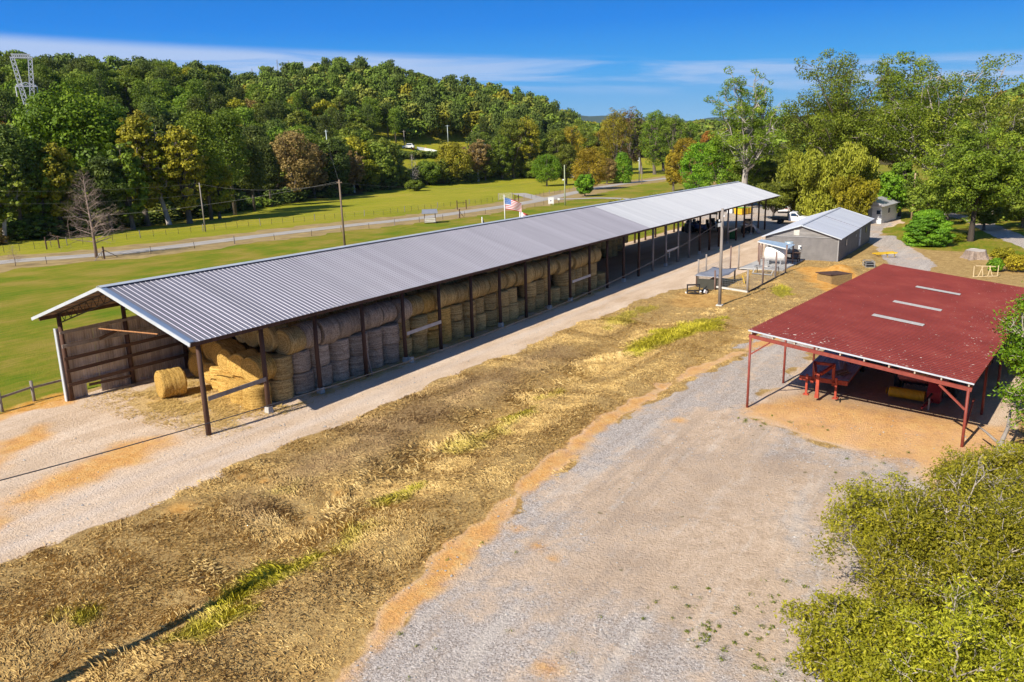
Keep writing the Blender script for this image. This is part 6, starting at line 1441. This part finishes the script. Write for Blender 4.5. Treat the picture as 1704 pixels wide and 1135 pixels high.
# bare trees
def bare_tree(name, label, base, h, w, seed, depth=5, mt=None, droop=0.0):
    rn = random.Random(seed); m = MB(); tm = MB()
    def grow(p, d, L_, r_, lev, mb):
        q = p + d * L_; mid = p.lerp(q, .5) + Vector((rn.uniform(-1, 1), rn.uniform(-1, 1), rn.uniform(-.5, .5))) * L_ * .06
        mb.tube([p, mid, q], [r_, r_ * .8, r_ * .6], 6 if lev < 2 else 3, False)
        if lev >= depth: return
        for k in range(3 if lev else 4):
            u = rn.uniform(.35, 1.0); s = p.lerp(q, u); ax = Vector((rn.gauss(0, 1), rn.gauss(0, 1), rn.gauss(0, .5) - droop)).normalized()
            nd = (d * .75 + ax * rn.uniform(.55, .9)).normalized(); grow(s, nd, L_ * rn.uniform(.5, .72), r_ * .52, lev + 1, m)
    f = thing(name, label, 'tree', tuple(base), 0)
    tm.tube([(0, 0, -.3), (.05, 0, h * .35), (-.05, .05, h * .7), (0, 0, h * .96)], [h * .020, h * .015, h * .008, .02], 8); tm.build('trunk', mt or bark, f, True)
    n = 46
    for i in range(n):
        u = .17 + .79 * i / n; a = i * 2.4; Ln = w * .5 * (1.06 - u) ** .75 * rn.uniform(.8, 1.1); el_ = R(5 + 45 * u)
        grow(Vector((0, 0, h * u)), Vector((math.cos(a) * math.cos(el_), math.sin(a) * math.cos(el_), math.sin(el_))), Ln * .72, h * .005 * (1.2 - u), 1 if depth > 4 else 2, m)
    m.build('branches', mt or bark, f); return f
b = gp(161, 429.5); h = solve_h(b, 143, 283); bare_tree('bare_tree', 'leafless brown tree with fine twigs beside the road at the left', b, h, 98 / FPX * (b - CAM).length, 3, mt=pm("twig_brown", (.36, .27, .22), (.22, .16, .13), 3, .9))
b = gp(26, 443); h = solve_h(b, 18, 408); bare_tree('bare_sapling', 'small leafless sapling by the road at the far left', b, h, 34 / FPX * (b - CAM).length, 4, depth=4, mt=MATS["twig_brown"])
b = gp(688, 309); h = solve_h(b, 686, 255); bare_tree('bare_tree', 'bare whitish tree at the edge of the far field', b, h, 34 / FPX * (b - CAM).length, 5, depth=4, mt=bark_p)

# the wooded hill: individual trees nearest the camera, the rest one far mass
cand = []; rs_ = np.random.default_rng(11)
spacing = 9.0
for gx in np.arange(60, 560, spacing):
    for gy in np.arange(-40, 560, spacing):
        x = gx + rs_.uniform(-3.2, 3.2); y = gy + rs_.uniform(-3.2, 3.2); r_ = math.hypot(x - CAM.x, y - CAM.y); a = math.atan2(y - CAM.y, x - CAM.x)
        if a < az_of(965) or a > az_of(-110): continue
        r0 = float(np.interp(a, _raz, _rr0)); r1 = float(np.interp(a, _raz, _rr1)); px_ = None
        if r_ < r0 + 4 or r_ > r1 + 10: continue
        if az_of(785) < a < az_of(622) and r_ < r0 + 84 and not (r_ < r0 + 16): continue     # the sloping pasture with the parked vehicle
        if az_of(965) < a < az_of(640) and r_ < r0 + 16: continue
        if az_of(232) < a < az_of(203) and 225 < r_ < 330: continue          # clearing under the power line
        z = gz(x, y); s = solve_h((x, y, z), 0, 0) if False else 0
        cand.append((r_, x, y, z, a))
cand.sort()
kinds = [('pine', 'pine', 'dark green pine'), ('round', 'olive', 'dull olive leafy tree'), ('pine', 'green', 'mid green pine'), ('round', 'green', 'mid green leafy tree'), ('round', 'pine', 'deep green leafy tree'), ('round', 'yellow', 'yellow green leafy tree'), ('round', 'brown', 'brown autumn tree'), ('round', 'orange', 'orange autumn tree'), ('round', 'gold', 'golden autumn tree')]
kp = [.22, .21, .24, .21, .07, .032, .01, .002, .006]
NF = 285
def sector(a):
    for px_, nm in ((190, 'on the leftmost hillside'), (420, 'in the hill dip'), (600, 'on the hill above the russet tree'), (760, 'above the sloping pasture'), (5000, 'on the right hill shoulder')):
        if a > az_of(px_): return nm
FO = {}
farV, farF, farT, nfv = [], [], [], 0
far_src = {}
for i, (r_, x, y, z, a) in enumerate(cand):
    q = rs_.choice(len(kinds), p=kp); kd, col_, lb = kinds[q]; h = rs_.uniform(11, 18) * (1.12 if kd == 'pine' else .92); w = rs_.uniform(8.5, 12.5) * (.9 if kd == 'pine' else 1.05)
    h = min(h, 17.5)
    if i < NF:
        FO[f'{lb} {sector(a)}'] = FO.get(f'{lb} {sector(a)}', []) + [(a, plant_tree('forest_pine' if kd == 'pine' else 'forest_tree', f'{lb} {sector(a)}', 'tree', (x, y, z - .2), h, w, kd, col_, seed=100 + (i % 4), leaves=3600, leaf=.46, group='trees of the wooded hill'))]
    else:
        key = (kd, i % 3)
        if key not in far_src:
            tr_, V, F, tone = tree_parts(kd, 200 + i % 3, 1100, .80, 10, 8); far_src[key] = (V, F, tone)
        V, F, tone = far_src[key]; an = rs_.uniform(0, 6.28); c_, s_ = math.cos(an), math.sin(an); sx = w / 8; sz = h / 10
        VV = np.stack([(V[:, 0] * c_ - V[:, 1] * s_) * sx + x, (V[:, 0] * s_ + V[:, 1] * c_) * sx + y, V[:, 2] * sz + z], 1)
        farV.append((VV, tone, q))
def mass(name, label, items, parent=None):
    """one mesh of many far crowns, colour by crown"""
    m = MATS.get('far_forest_leaves')
    if m is None:
        m, t, b = newmat('far_forest_leaves'); L = t.links; a = t.nodes.new('ShaderNodeAttribute'); a.attribute_name = 'tone'; a2 = t.nodes.new('ShaderNodeAttribute'); a2.attribute_name = 'kind'
        r = ramp(t, a2.outputs['Fac'], [(0.0, (.10, .14, .026)), (.18, (.205, .225, .036)), (.36, (.14, .205, .028)), (.54, (.17, .235, .028)), (.66, (.24, .22, .02)), (.80, (.25, .17, .05)), (1.0, (.34, .21, .035))]); r.color_ramp.interpolation = 'CONSTANT'
        hv = t.nodes.new('ShaderNodeHueSaturation'); L.new(r.outputs[0], hv.inputs['Color']); mr_ = t.nodes.new('ShaderNodeMapRange'); mr_.inputs['To Min'].default_value = .55; mr_.inputs['To Max'].default_value = 1.6; L.new(a.outputs['Fac'], mr_.inputs['Value']); L.new(mr_.outputs[0], hv.inputs['Value'])
        L.new(hv.outputs[0], b.inputs['Base Color']); b.inputs['Roughness'].default_value = .7; b.inputs['Specular IOR Level'].default_value = .15; MATS['far_forest_leaves'] = m
    V = np.concatenate([i_[0] for i_ in items]); T_ = np.concatenate([i_[1] for i_ in items]); K = np.concatenate([np.full(len(i_[1]), [0, .2, .37, .55, .1, .68, .82, 1.0, .7][i_[2]] + .01) for i_ in items])
    o = bpy.data.objects.new(name, npmesh(name, V, np.arange(len(V), dtype=np.int32).reshape(-1, 4), m, False, {'tone': T_, 'kind': K})); COL.objects.link(o); o['kind'] = 'stuff'; o['label'] = label; return o
for lb, L_ in FO.items():
    L_.sort(key=lambda q: -q[0])
    for k, (a, o) in enumerate(L_): o['label'] = f'{lb}, {ORD[k]} from the left' if len(L_) > 1 else lb
print('hill trees', len(cand), 'far', len(farV))
mass('hilltop_forest', 'mixed pine and leafy forest covering the upper hill', farV)
# far woods on the right: low autumn ridge and the wooded hillside at the right edge
items = []
srcs = {}
for k in range(6):
    kd = 'pine' if k in (0, 3) else 'round'; tr_, V, F, tone = tree_parts(kd, 300 + k, 260, 2.0, 10, 8); srcs[k] = (V, tone)
n = 0; tries = 0
while n < 2600 and tries < 40000:
    tries += 1
    a = rs_.uniform(az_of(1840), az_of(935)); r0 = float(np.interp(a, _raz, _rr0)); r1 = float(np.interp(a, _raz, _rr1)); r_ = rs_.uniform(r0 + 45, r1 + 50)
    x = CAM.x + r_ * math.cos(a); y = CAM.y + r_ * math.sin(a)
    if az_of(1130) < a and r_ < r0 + 90: continue
    k = rs_.integers(6); V, tone = srcs[k]; w = rs_.uniform(9, 13); h = rs_.uniform(9, 14); an = rs_.uniform(0, 6.28); c_, s_ = math.cos(an), math.sin(an)
    q = rs_.choice(9, p=[.18, .32, .13, .19, .08, .06, .03, .003, .007])
    items.append((np.stack([(V[:, 0] * c_ - V[:, 1] * s_) * w / 8 + x, (V[:, 0] * s_ + V[:, 1] * c_) * w / 8 + y, V[:, 2] * h / 10 + gz(x, y)], 1), tone, q)); n += 1
mass('far_ridge_woods', 'far mixed autumn woods on the low ridge behind the farm', items)
# distant mountain
mtn = MB(); N_ = 60; vs = []
for i in range(N_ + 1):
    px_ = 700 + 700 * i / N_; x, y = at_dist(px_, 5200); e = math.exp(-((px_ - 945) / 40) ** 2) * 15 + math.exp(-((px_ - 1030) / 110) ** 2) * 9 + 12 + 3 * math.sin(px_ * .07)
    zt = CAM.z + 5200 * e / FPX; vs += [(x, y, zt), (*at_dist(px_, 4300), -40), (*at_dist(px_, 6200), -40)]
mtn.add(vs, [(3 * i, 3 * i + 1, 3 * i + 4, 3 * i + 3) for i in range(N_)] + [(3 * i + 3, 3 * i + 5, 3 * i + 2, 3 * i) for i in range(N_)])
o = mtn.build('mountain', pm("mountain_forest", (.05, .09, .06), (.035, .06, .04), .004, .9), None, True); o['kind'] = 'structure'; o['label'] = 'distant wooded mountain beyond the valley'
# ------------------------------------------------------------------ near shrubs at the bottom right, seen from above
LM['shrub'] = leafmat('shrub_leaves', (.44, .42, .026), (.18, .19, .014), (.66, .60, .06), .42)
LM['vine'] = leafmat('vine_leaves', (.17, .30, .012), (.06, .13, .008), (.32, .44, .02), .30)
twig = pm("pale_twig", (.50, .44, .38), (.30, .25, .2), 6, .85)
def shrub(label, px, pyb, pyt, wpx, leaves, leaf, col='shrub', seed=1, bare=.25, name='shrub', base=None):
    rn = random.Random(seed); rg = np.random.default_rng(seed); b = Vector(base) if base else gp(px, pyb); b.z = gz(b.x, b.y)
    h = max(1.5, solve_h(b, px, pyt)); dist = (b + Vector((0, 0, h * .6)) - CAM).length; w = wpx / FPX * dist
    f = thing(name, label, 'shrub', tuple(b)); st = MB(); tw = MB(); tips = []
    def grow(p, d, L_, r_, lev):
        mid = p + d * L_ * .5 + Vector((rn.gauss(0, 1), rn.gauss(0, 1), rn.gauss(0, 1))) * L_ * .07; q = p + d * L_ + Vector((rn.gauss(0, 1), rn.gauss(0, 1), 0)) * L_ * .06
        (st if lev < 2 else tw).tube([p, mid, q], [r_, r_ * .8, r_ * .55], 6 if lev < 2 else 4, False)
        if lev >= 2: tips.append((mid.lerp(q, rn.random()), d)); tips.append((q, d))
        if lev >= 4: return
        for k in range(3 if lev < 3 else 4):
            nd = (d * .8 + Vector((rn.gauss(0, .55), rn.gauss(0, .55), rn.gauss(.05, .35)))).normalized(); grow(mid.lerp(q, rn.uniform(.0, 1)), nd, L_ * rn.uniform(.5, .8), r_ * .60, lev + 1)
    n = 11
    for i in range(n):
        a = i * 2.4 + rn.uniform(-.4, .4); sp = rn.uniform(.25, 1.0); d = Vector((math.cos(a) * w * .42 * sp, math.sin(a) * w * .42 * sp, h * (1.0 - .35 * sp))); L0 = d.length * .52
        grow(Vector((math.cos(a) * .2, math.sin(a) * .2, -.1)), d.normalized(), L0, .075 * (h / 4), 0)
    st.build('stems', bark_p, f, True); tw.build('twigs', twig, f)
    T_ = np.array([tuple(t_[0]) for t_ in tips]); keep = rg.random(len(T_)) > bare; T_ = T_[keep]
    idx = rg.integers(len(T_), size=leaves); s_ = w * .028
    P = T_[idx] + rg.normal(0, 1, (leaves, 3)) * np.array((s_, s_, s_ * .8)); P[:, 2] = np.abs(P[:, 2])
    lt = rg.random(len(T_))[idx]; nr = rg.normal(0, .5, (leaves, 3)) + np.array((0, 0, .9))
    V, F = leaf_quads(P, nr, leaf, rg, .5, .45)
    o = bpy.data.objects.new('foliage', npmesh('foliage', V, F, LM[col], False, {'tone': np.repeat(np.clip(.7 * lt + .45 * rg.random(leaves) - .08, 0, 1), 4)})); COL.objects.link(o); o.parent = f
    return f
SH = [('large olive yellow shrub with bare twigs in the middle, bottom right', 1560, 1020, 800, 360, 44000, 'shrub', .55), ('low shrub spreading onto the gravel at the bottom', 1398, 1130, 985, 190, 17000, 'shrub', .55),
      ('shrub left of the thicket reaching over the gravel edge', 1465, 960, 800, 200, 20000, 'shrub', .55), ('shrub below the corner post of the red shed', 1640, 850, 742, 170, 18000, 'shrub', .45), ('yellow green shrub at the right picture edge', 1700, 950, 790, 230, 15000, 'shrub', .55),
      ('dense shrub at the bottom right corner', 1640, 1230, 1000, 330, 34000, 'shrub', .55), ('shrub at the bottom between the low one and the corner one', 1490, 1200, 1030, 260, 24000, 'shrub', .45), ('shrub beyond the right picture edge near the bottom', 1760, 1110, 905, 230, 20000, 'shrub', .45),
      ('small shrub touching the dead branch by the corner post', 1700, 800, 735, 120, 9000, 'shrub', .45)]
for i, (lb, x, yb_, yt_, w, n, c_, br) in enumerate(SH): shrub(lb, x, yb_, yt_, w, n, .105, c_, 400 + i, br)
shrub('bright green vine covered tree against the right side of the red shed', 1795, 742, 490, 215, 52000, .17, 'vine', 420, .0, 'vine_covered_tree')
shrub('upper vine covered tree overhanging the red roof edge', 1800, 640, 455, 170, 26000, .17, 'vine', 421, .05, 'vine_covered_tree')
shrub('leafy bush behind the far right corner of the red roof', 1835, 600, 425, 150, 16000, .17, 'olive', 422, .05, 'bush')
# weeds on the rough ground at the upper right
for i, (x, yb_, yt_, w, c_, lb) in enumerate([(1585, 402, 388, 34, 'lime', 'yellow green weedy bush right of the young cedar'), (1668, 440, 412, 34, 'yellow', 'goldenrod clump right of the stump'), (1690, 452, 424, 40, 'gold', 'golden weed clump at the right edge above the red roof'),
                                              (1655, 452, 430, 22, 'bright', 'small green bush between stump and goldenrod'), (1610, 398, 386, 16, 'olive', 'small weed tuft left of the spreading tree')]):
    b = gp(x, yb_); h = max(.8, solve_h(b, x, yt_)); plant_tree('weed_bush', lb, 'bush', b, h, w / FPX * (b - CAM).length, 'round', c_, seed=430 + i, leaves=3500, leaf=.14, barkm=bark_d, crown='foliage', trunk='stems')

# ------------------------------------------------------------------ undergrowth under the tree line
us = {k: tree_parts('round', 500 + k, 420, .9, 10, 8) for k in range(3)}; items = []
for i in range(420):
    px_ = rs_.uniform(-60, 965); a = az_of(px_); r0 = float(np.interp(a, _raz, _rr0)); base_r = (gp(px_, float(np.interp(px_, [-60, 0, 200, 400, 560, 700, 880, 965], [412, 402, 378, 349, 325, 308, 296, 290]))) - CAM); r_ = math.hypot(base_r.x, base_r.y) + rs_.uniform(-2, 26)
    x = CAM.x + r_ * math.cos(a); y = CAM.y + r_ * math.sin(a); _, V, F, tone = us[i % 3]; w = rs_.uniform(4, 8); h = rs_.uniform(1.5, 5.0); an = rs_.uniform(0, 6.28); c_, s_ = math.cos(an), math.sin(an)
    items.append((np.stack([(V[:, 0] * c_ - V[:, 1] * s_) * w / 8 + x, (V[:, 0] * s_ + V[:, 1] * c_) * w / 8 + y, V[:, 2] * h / 10 + gz(x, y) - .4], 1), tone, rs_.choice([0, 1, 3, 4, 6], p=[.3, .25, .25, .15, .05])))
mass('undergrowth', 'shadowy undergrowth along the foot of the tree line', items)
items = []
for i in range(150):
    x = rs_.uniform(118, 200); y = rs_.uniform(-60, 40)
    if y > -30 + (x - 118) * .2 and y < 26 and x < 150: continue
    _, V, F, tone = us[i % 3]; w = rs_.uniform(3, 6); h = rs_.uniform(1.2, 4.0)
    items.append((np.stack([V[:, 0] * w / 8 + x, V[:, 1] * w / 8 + y, V[:, 2] * h / 10 + gz(x, y) - .4], 1), tone, rs_.choice([1, 3, 5, 6], p=[.35, .35, .2, .1])))
mass('undergrowth', 'rough bushes under the big trees behind the farmyard', items)

items = []
for i in range(60):
    u = i / 59; g_ = gp(628 + 140 * u, 263 - 3 * u); _, V, F, tone = us[i % 3]; x, y = g_.x + rs_.uniform(-1.5, 1.5), g_.y + rs_.uniform(-1.5, 1.5)
    items.append((np.stack([V[:, 0] * .6 + x, V[:, 1] * .6 + y, V[:, 2] * .28 + gz(x, y) - .3], 1), tone, rs_.choice([0, 1, 3, 4])))
mass('hedge_bank', 'green overgrown bank across the sloping hillside pasture', items)

# ------------------------------------------------------------------ dry grass on the bank
def grass():
    rg = np.random.default_rng(77); out_ = []
    def field(n, x0, x1, y0, y1):
        return rg.uniform(x0, x1, n), rg.uniform(y0, y1, n)
    xs, ys = [], []
    for (x0, x1, y0, y1, d) in ((-20, 12, -24, -4.3, 720), (12, 34, -21, -4.6, 400), (34, 72, -24, -5.5, 95), (-14, 14, -42, -18, 60)):
        n = int((x1 - x0) * (y1 - y0) * d); a, b_ = field(n, x0, x1, y0, y1); xs.append(a); ys.append(b_)
    x = np.concatenate(xs); y = np.concatenate(ys)
    # keep what the photo can see
    v = np.stack([x - CAM.x, y - CAM.y, np.full_like(x, -13.8)], 1); zf = v @ np.array(FW); u = v @ np.array(RT) / zf * FPX + CX; w = CY - v @ np.array(UP) / zf * FPX
    k = (zf > 1) & (u > -120) & (u < 1820) & (w < 1240); x, y = x[k], y[k]
    M = masks(x, y); nz_ = vnoise(x, y, 1.1); nz2 = vnoise(x, y, .5)
    bare = np.maximum.reduce([M['dirt'], M['gravel'], M['orange'] * 1.1]); p = np.clip(1.15 - bare * 1.5 - .55 * (nz_ < .34) - .25 * (nz2 < .3), 0, 1) * (1 - M['lawn'])
    k = rg.random(len(x)) < p; x, y = x[k], y[k]; M = {a: b_[k] for a, b_ in M.items()}; nz_, nz2 = nz_[k], nz2[k]; n = len(x)
    tall = np.clip(M['straw'] * 1.0 * (nz_ > .45) + M['yg'] * .9, 0, 1)
    Ln = .05 + np.minimum(rg.exponential(.06, n), .20) * (1 + 1.0 * tall) * (.7 + .6 * nz_); wd = rg.uniform(.0035, .0075, n) * (1 + .3 * tall)
    dirn = vnoise(x, y, 2.6) * 9 + rg.normal(0, .55, n) + np.where(rg.random(n) < .25, rg.uniform(0, 6.28, n), 0); inc = np.clip(rg.normal(.40, .28, n) + .35 * M['yg'] + .25 * tall, .06, 1.45)
    d = np.stack([np.cos(dirn) * np.cos(inc), np.sin(dirn) * np.cos(inc), np.sin(inc)], 1); s = np.stack([-np.sin(dirn), np.cos(dirn), np.zeros(n)], 1)
    P = np.stack([x, y, terrain(x, y) - .01], 1); L1 = (Ln * .55)[:, None]; L2 = Ln[:, None]; droop = np.zeros((n, 3)); droop[:, 2] = -.22 * Ln
    A = P - s * wd[:, None]; B = P + s * wd[:, None]; C = P + d * L2 + droop + s * (wd * .35)[:, None]; D = P + d * L1 - s * (wd * .8)[:, None] + np.array((0, 0, .01))
    V = np.stack([A, B, C, D], 1).reshape(-1, 3); F = np.arange(4 * n, dtype=np.int32).reshape(-1, 4)
    tone = np.clip(.5 * rg.random(n) + .35 * nz2 + .15 * tall, 0, 1); yg = np.clip(M['yg'] * 1.3 - .3 * rg.random(n) + .0, 0, 1); br = M['brown']
    m, t, b = newmat("dry_grass_blades"); L = t.links
    def A_(nm): a = t.nodes.new('ShaderNodeAttribute'); a.attribute_name = nm; return a.outputs['Fac']
    r1 = ramp(t, A_('tone'), [(.1, (.30, .18, .065)), (.35, (.48, .32, .115)), (.6, (.63, .44, .17)), (.85, (.78, .59, .27))])
    r2 = ramp(t, A_('tone'), [(.1, (.20, .20, .012)), (.5, (.44, .39, .025)), (.9, (.66, .56, .07))])
    mx = t.nodes.new('ShaderNodeMix'); mx.data_type = 'RGBA'; L.new(A_('yg'), mx.inputs[0]); L.new(r1.outputs[0], mx.inputs[6]); L.new(r2.outputs[0], mx.inputs[7])
    m2 = t.nodes.new('ShaderNodeMix'); m2.data_type = 'RGBA'; q = t.nodes.new('ShaderNodeMath'); q.operation = 'MULTIPLY'; q.inputs[1].default_value = .55; L.new(A_('br'), q.inputs[0]); L.new(q.outputs[0], m2.inputs[0]); L.new(mx.outputs[2], m2.inputs[6]); m2.inputs[7].default_value = (.27, .18, .115, 1)
    L.new(m2.outputs[2], b.inputs['Base Color']); b.inputs['Roughness'].default_value = .8; b.inputs['Specular IOR Level'].default_value = .15
    o = bpy.data.objects.new('dry_grass', npmesh('dry_grass', V, F, m, False, {'tone': np.repeat(tone, 4), 'yg': np.repeat(yg, 4), 'br': np.repeat(br, 4)})); COL.objects.link(o)
    o['kind'] = 'stuff'; o['label'] = 'matted dry tan grass with yellow green patches on the bank'; print('blades', n)
grass()
# weed tufts on the gravel
def tufts():
    rg = np.random.default_rng(5); C = []
    for (x, y, n) in ((1135, 1030, 9), (1170, 1045, 10), (1235, 1050, 10), (1270, 1010, 8), (1290, 980, 4), (1300, 1095, 9), (1245, 1090, 8), (1250, 700, 6), (1275, 712, 4), (1345, 712, 5), (1430, 785, 6), (1480, 790, 5), (820, 925, 3), (720, 1075, 4), (950, 1062, 3), (1180, 1000, 5), (1330, 1040, 8), (1380, 900, 3), (1500, 775, 4)):
        g_ = gp(x, y)
        for _ in range(n): C.append((g_.x + rg.normal(0, .6), g_.y + rg.normal(0, .6)))
    P, d = [], []
    for cx, cy in C:
        for _ in range(8 + int(((cx * 3.7 + cy * 5.1) % 1) * 38)): a = rg.uniform(0, 6.28); rr_ = rg.uniform(0, .05 + .13 * ((cx * 7.3) % 1)); P.append((cx + rr_ * math.cos(a), cy + rr_ * math.sin(a), gz(cx, cy) + .02 + rg.uniform(0, .05))); d.append((math.cos(a) * .5, math.sin(a) * .5, 1))
    V, F = leaf_quads(np.array(P), np.array(d, float), 0.06, rg, .5, .4); tone = np.repeat(rg.random(len(P)), 4)
    o = bpy.data.objects.new('weeds', npmesh('weeds', V, F, LM['olive'], False, {'tone': tone})); COL.objects.link(o); o['kind'] = 'stuff'; o['label'] = 'low olive weed tufts scattered on the gravel'
tufts()

# loose stones
def stones():
    rg = np.random.default_rng(9); n = 26000; x = rg.uniform(-18, 44, n); y = rg.uniform(-32, 6, n); M = masks(x, y)
    p = np.maximum(M['gravel'] * (1 - .75 * M['sandy']), M['dirt'] * .35) * (1 - M['orange'] * .6) * (.25 + 1.2 * (vnoise(x, y, 2.2) > .5)); k = rg.random(n) < p; x, y = x[k], y[k]; n = len(x)
    s = np.abs(rg.normal(.016, .014, n)) + .008 + .03 * (rg.random(n) > .985); c = np.stack([x, y, terrain(x, y) + s * .3], 1)
    D = np.array([(1, 0, 0), (0, 1, 0), (-1, 0, 0), (0, -1, 0), (0, 0, .7), (0, 0, -.5)]); V = (c[:, None, :] + D[None] * s[:, None, None] * rg.uniform(.6, 1.4, (n, 6, 1))).reshape(-1, 3)
    T3 = np.array([(0, 1, 4), (1, 2, 4), (2, 3, 4), (3, 0, 4)]); F = (np.arange(n)[:, None, None] * 6 + T3[None]).reshape(-1, 3)
    o = bpy.data.objects.new('loose_gravel', npmesh('loose_gravel', V, F, pm("loose_stone", (.60, .56, .53), (.22, .19, .17), 9, .9, coord='Object'), False)); COL.objects.link(o); o['kind'] = 'stuff'; o['label'] = 'loose grey stones scattered over yard and track'
stones()
# ------------------------------------------------------------------ thin valley air
hz = MB().box((2700, 0, 180), (6600, 11000, 620)).build('haze', None); hz['kind'] = 'stuff'; hz['label'] = 'thin blue autumn haze over the valley'
hm = bpy.data.materials.new('thin_haze'); hm.use_nodes = True; ht_ = hm.node_tree; ht_.nodes.clear()
ho = ht_.nodes.new('ShaderNodeOutputMaterial'); hv_ = ht_.nodes.new('ShaderNodeVolumePrincipled'); hv_.inputs['Color'].default_value = (.62, .78, 1.0, 1); hv_.inputs['Density'].default_value = 0.00003
ht_.links.new(hv_.outputs[0], ho.inputs['Volume']); hz.data.materials.append(hm)
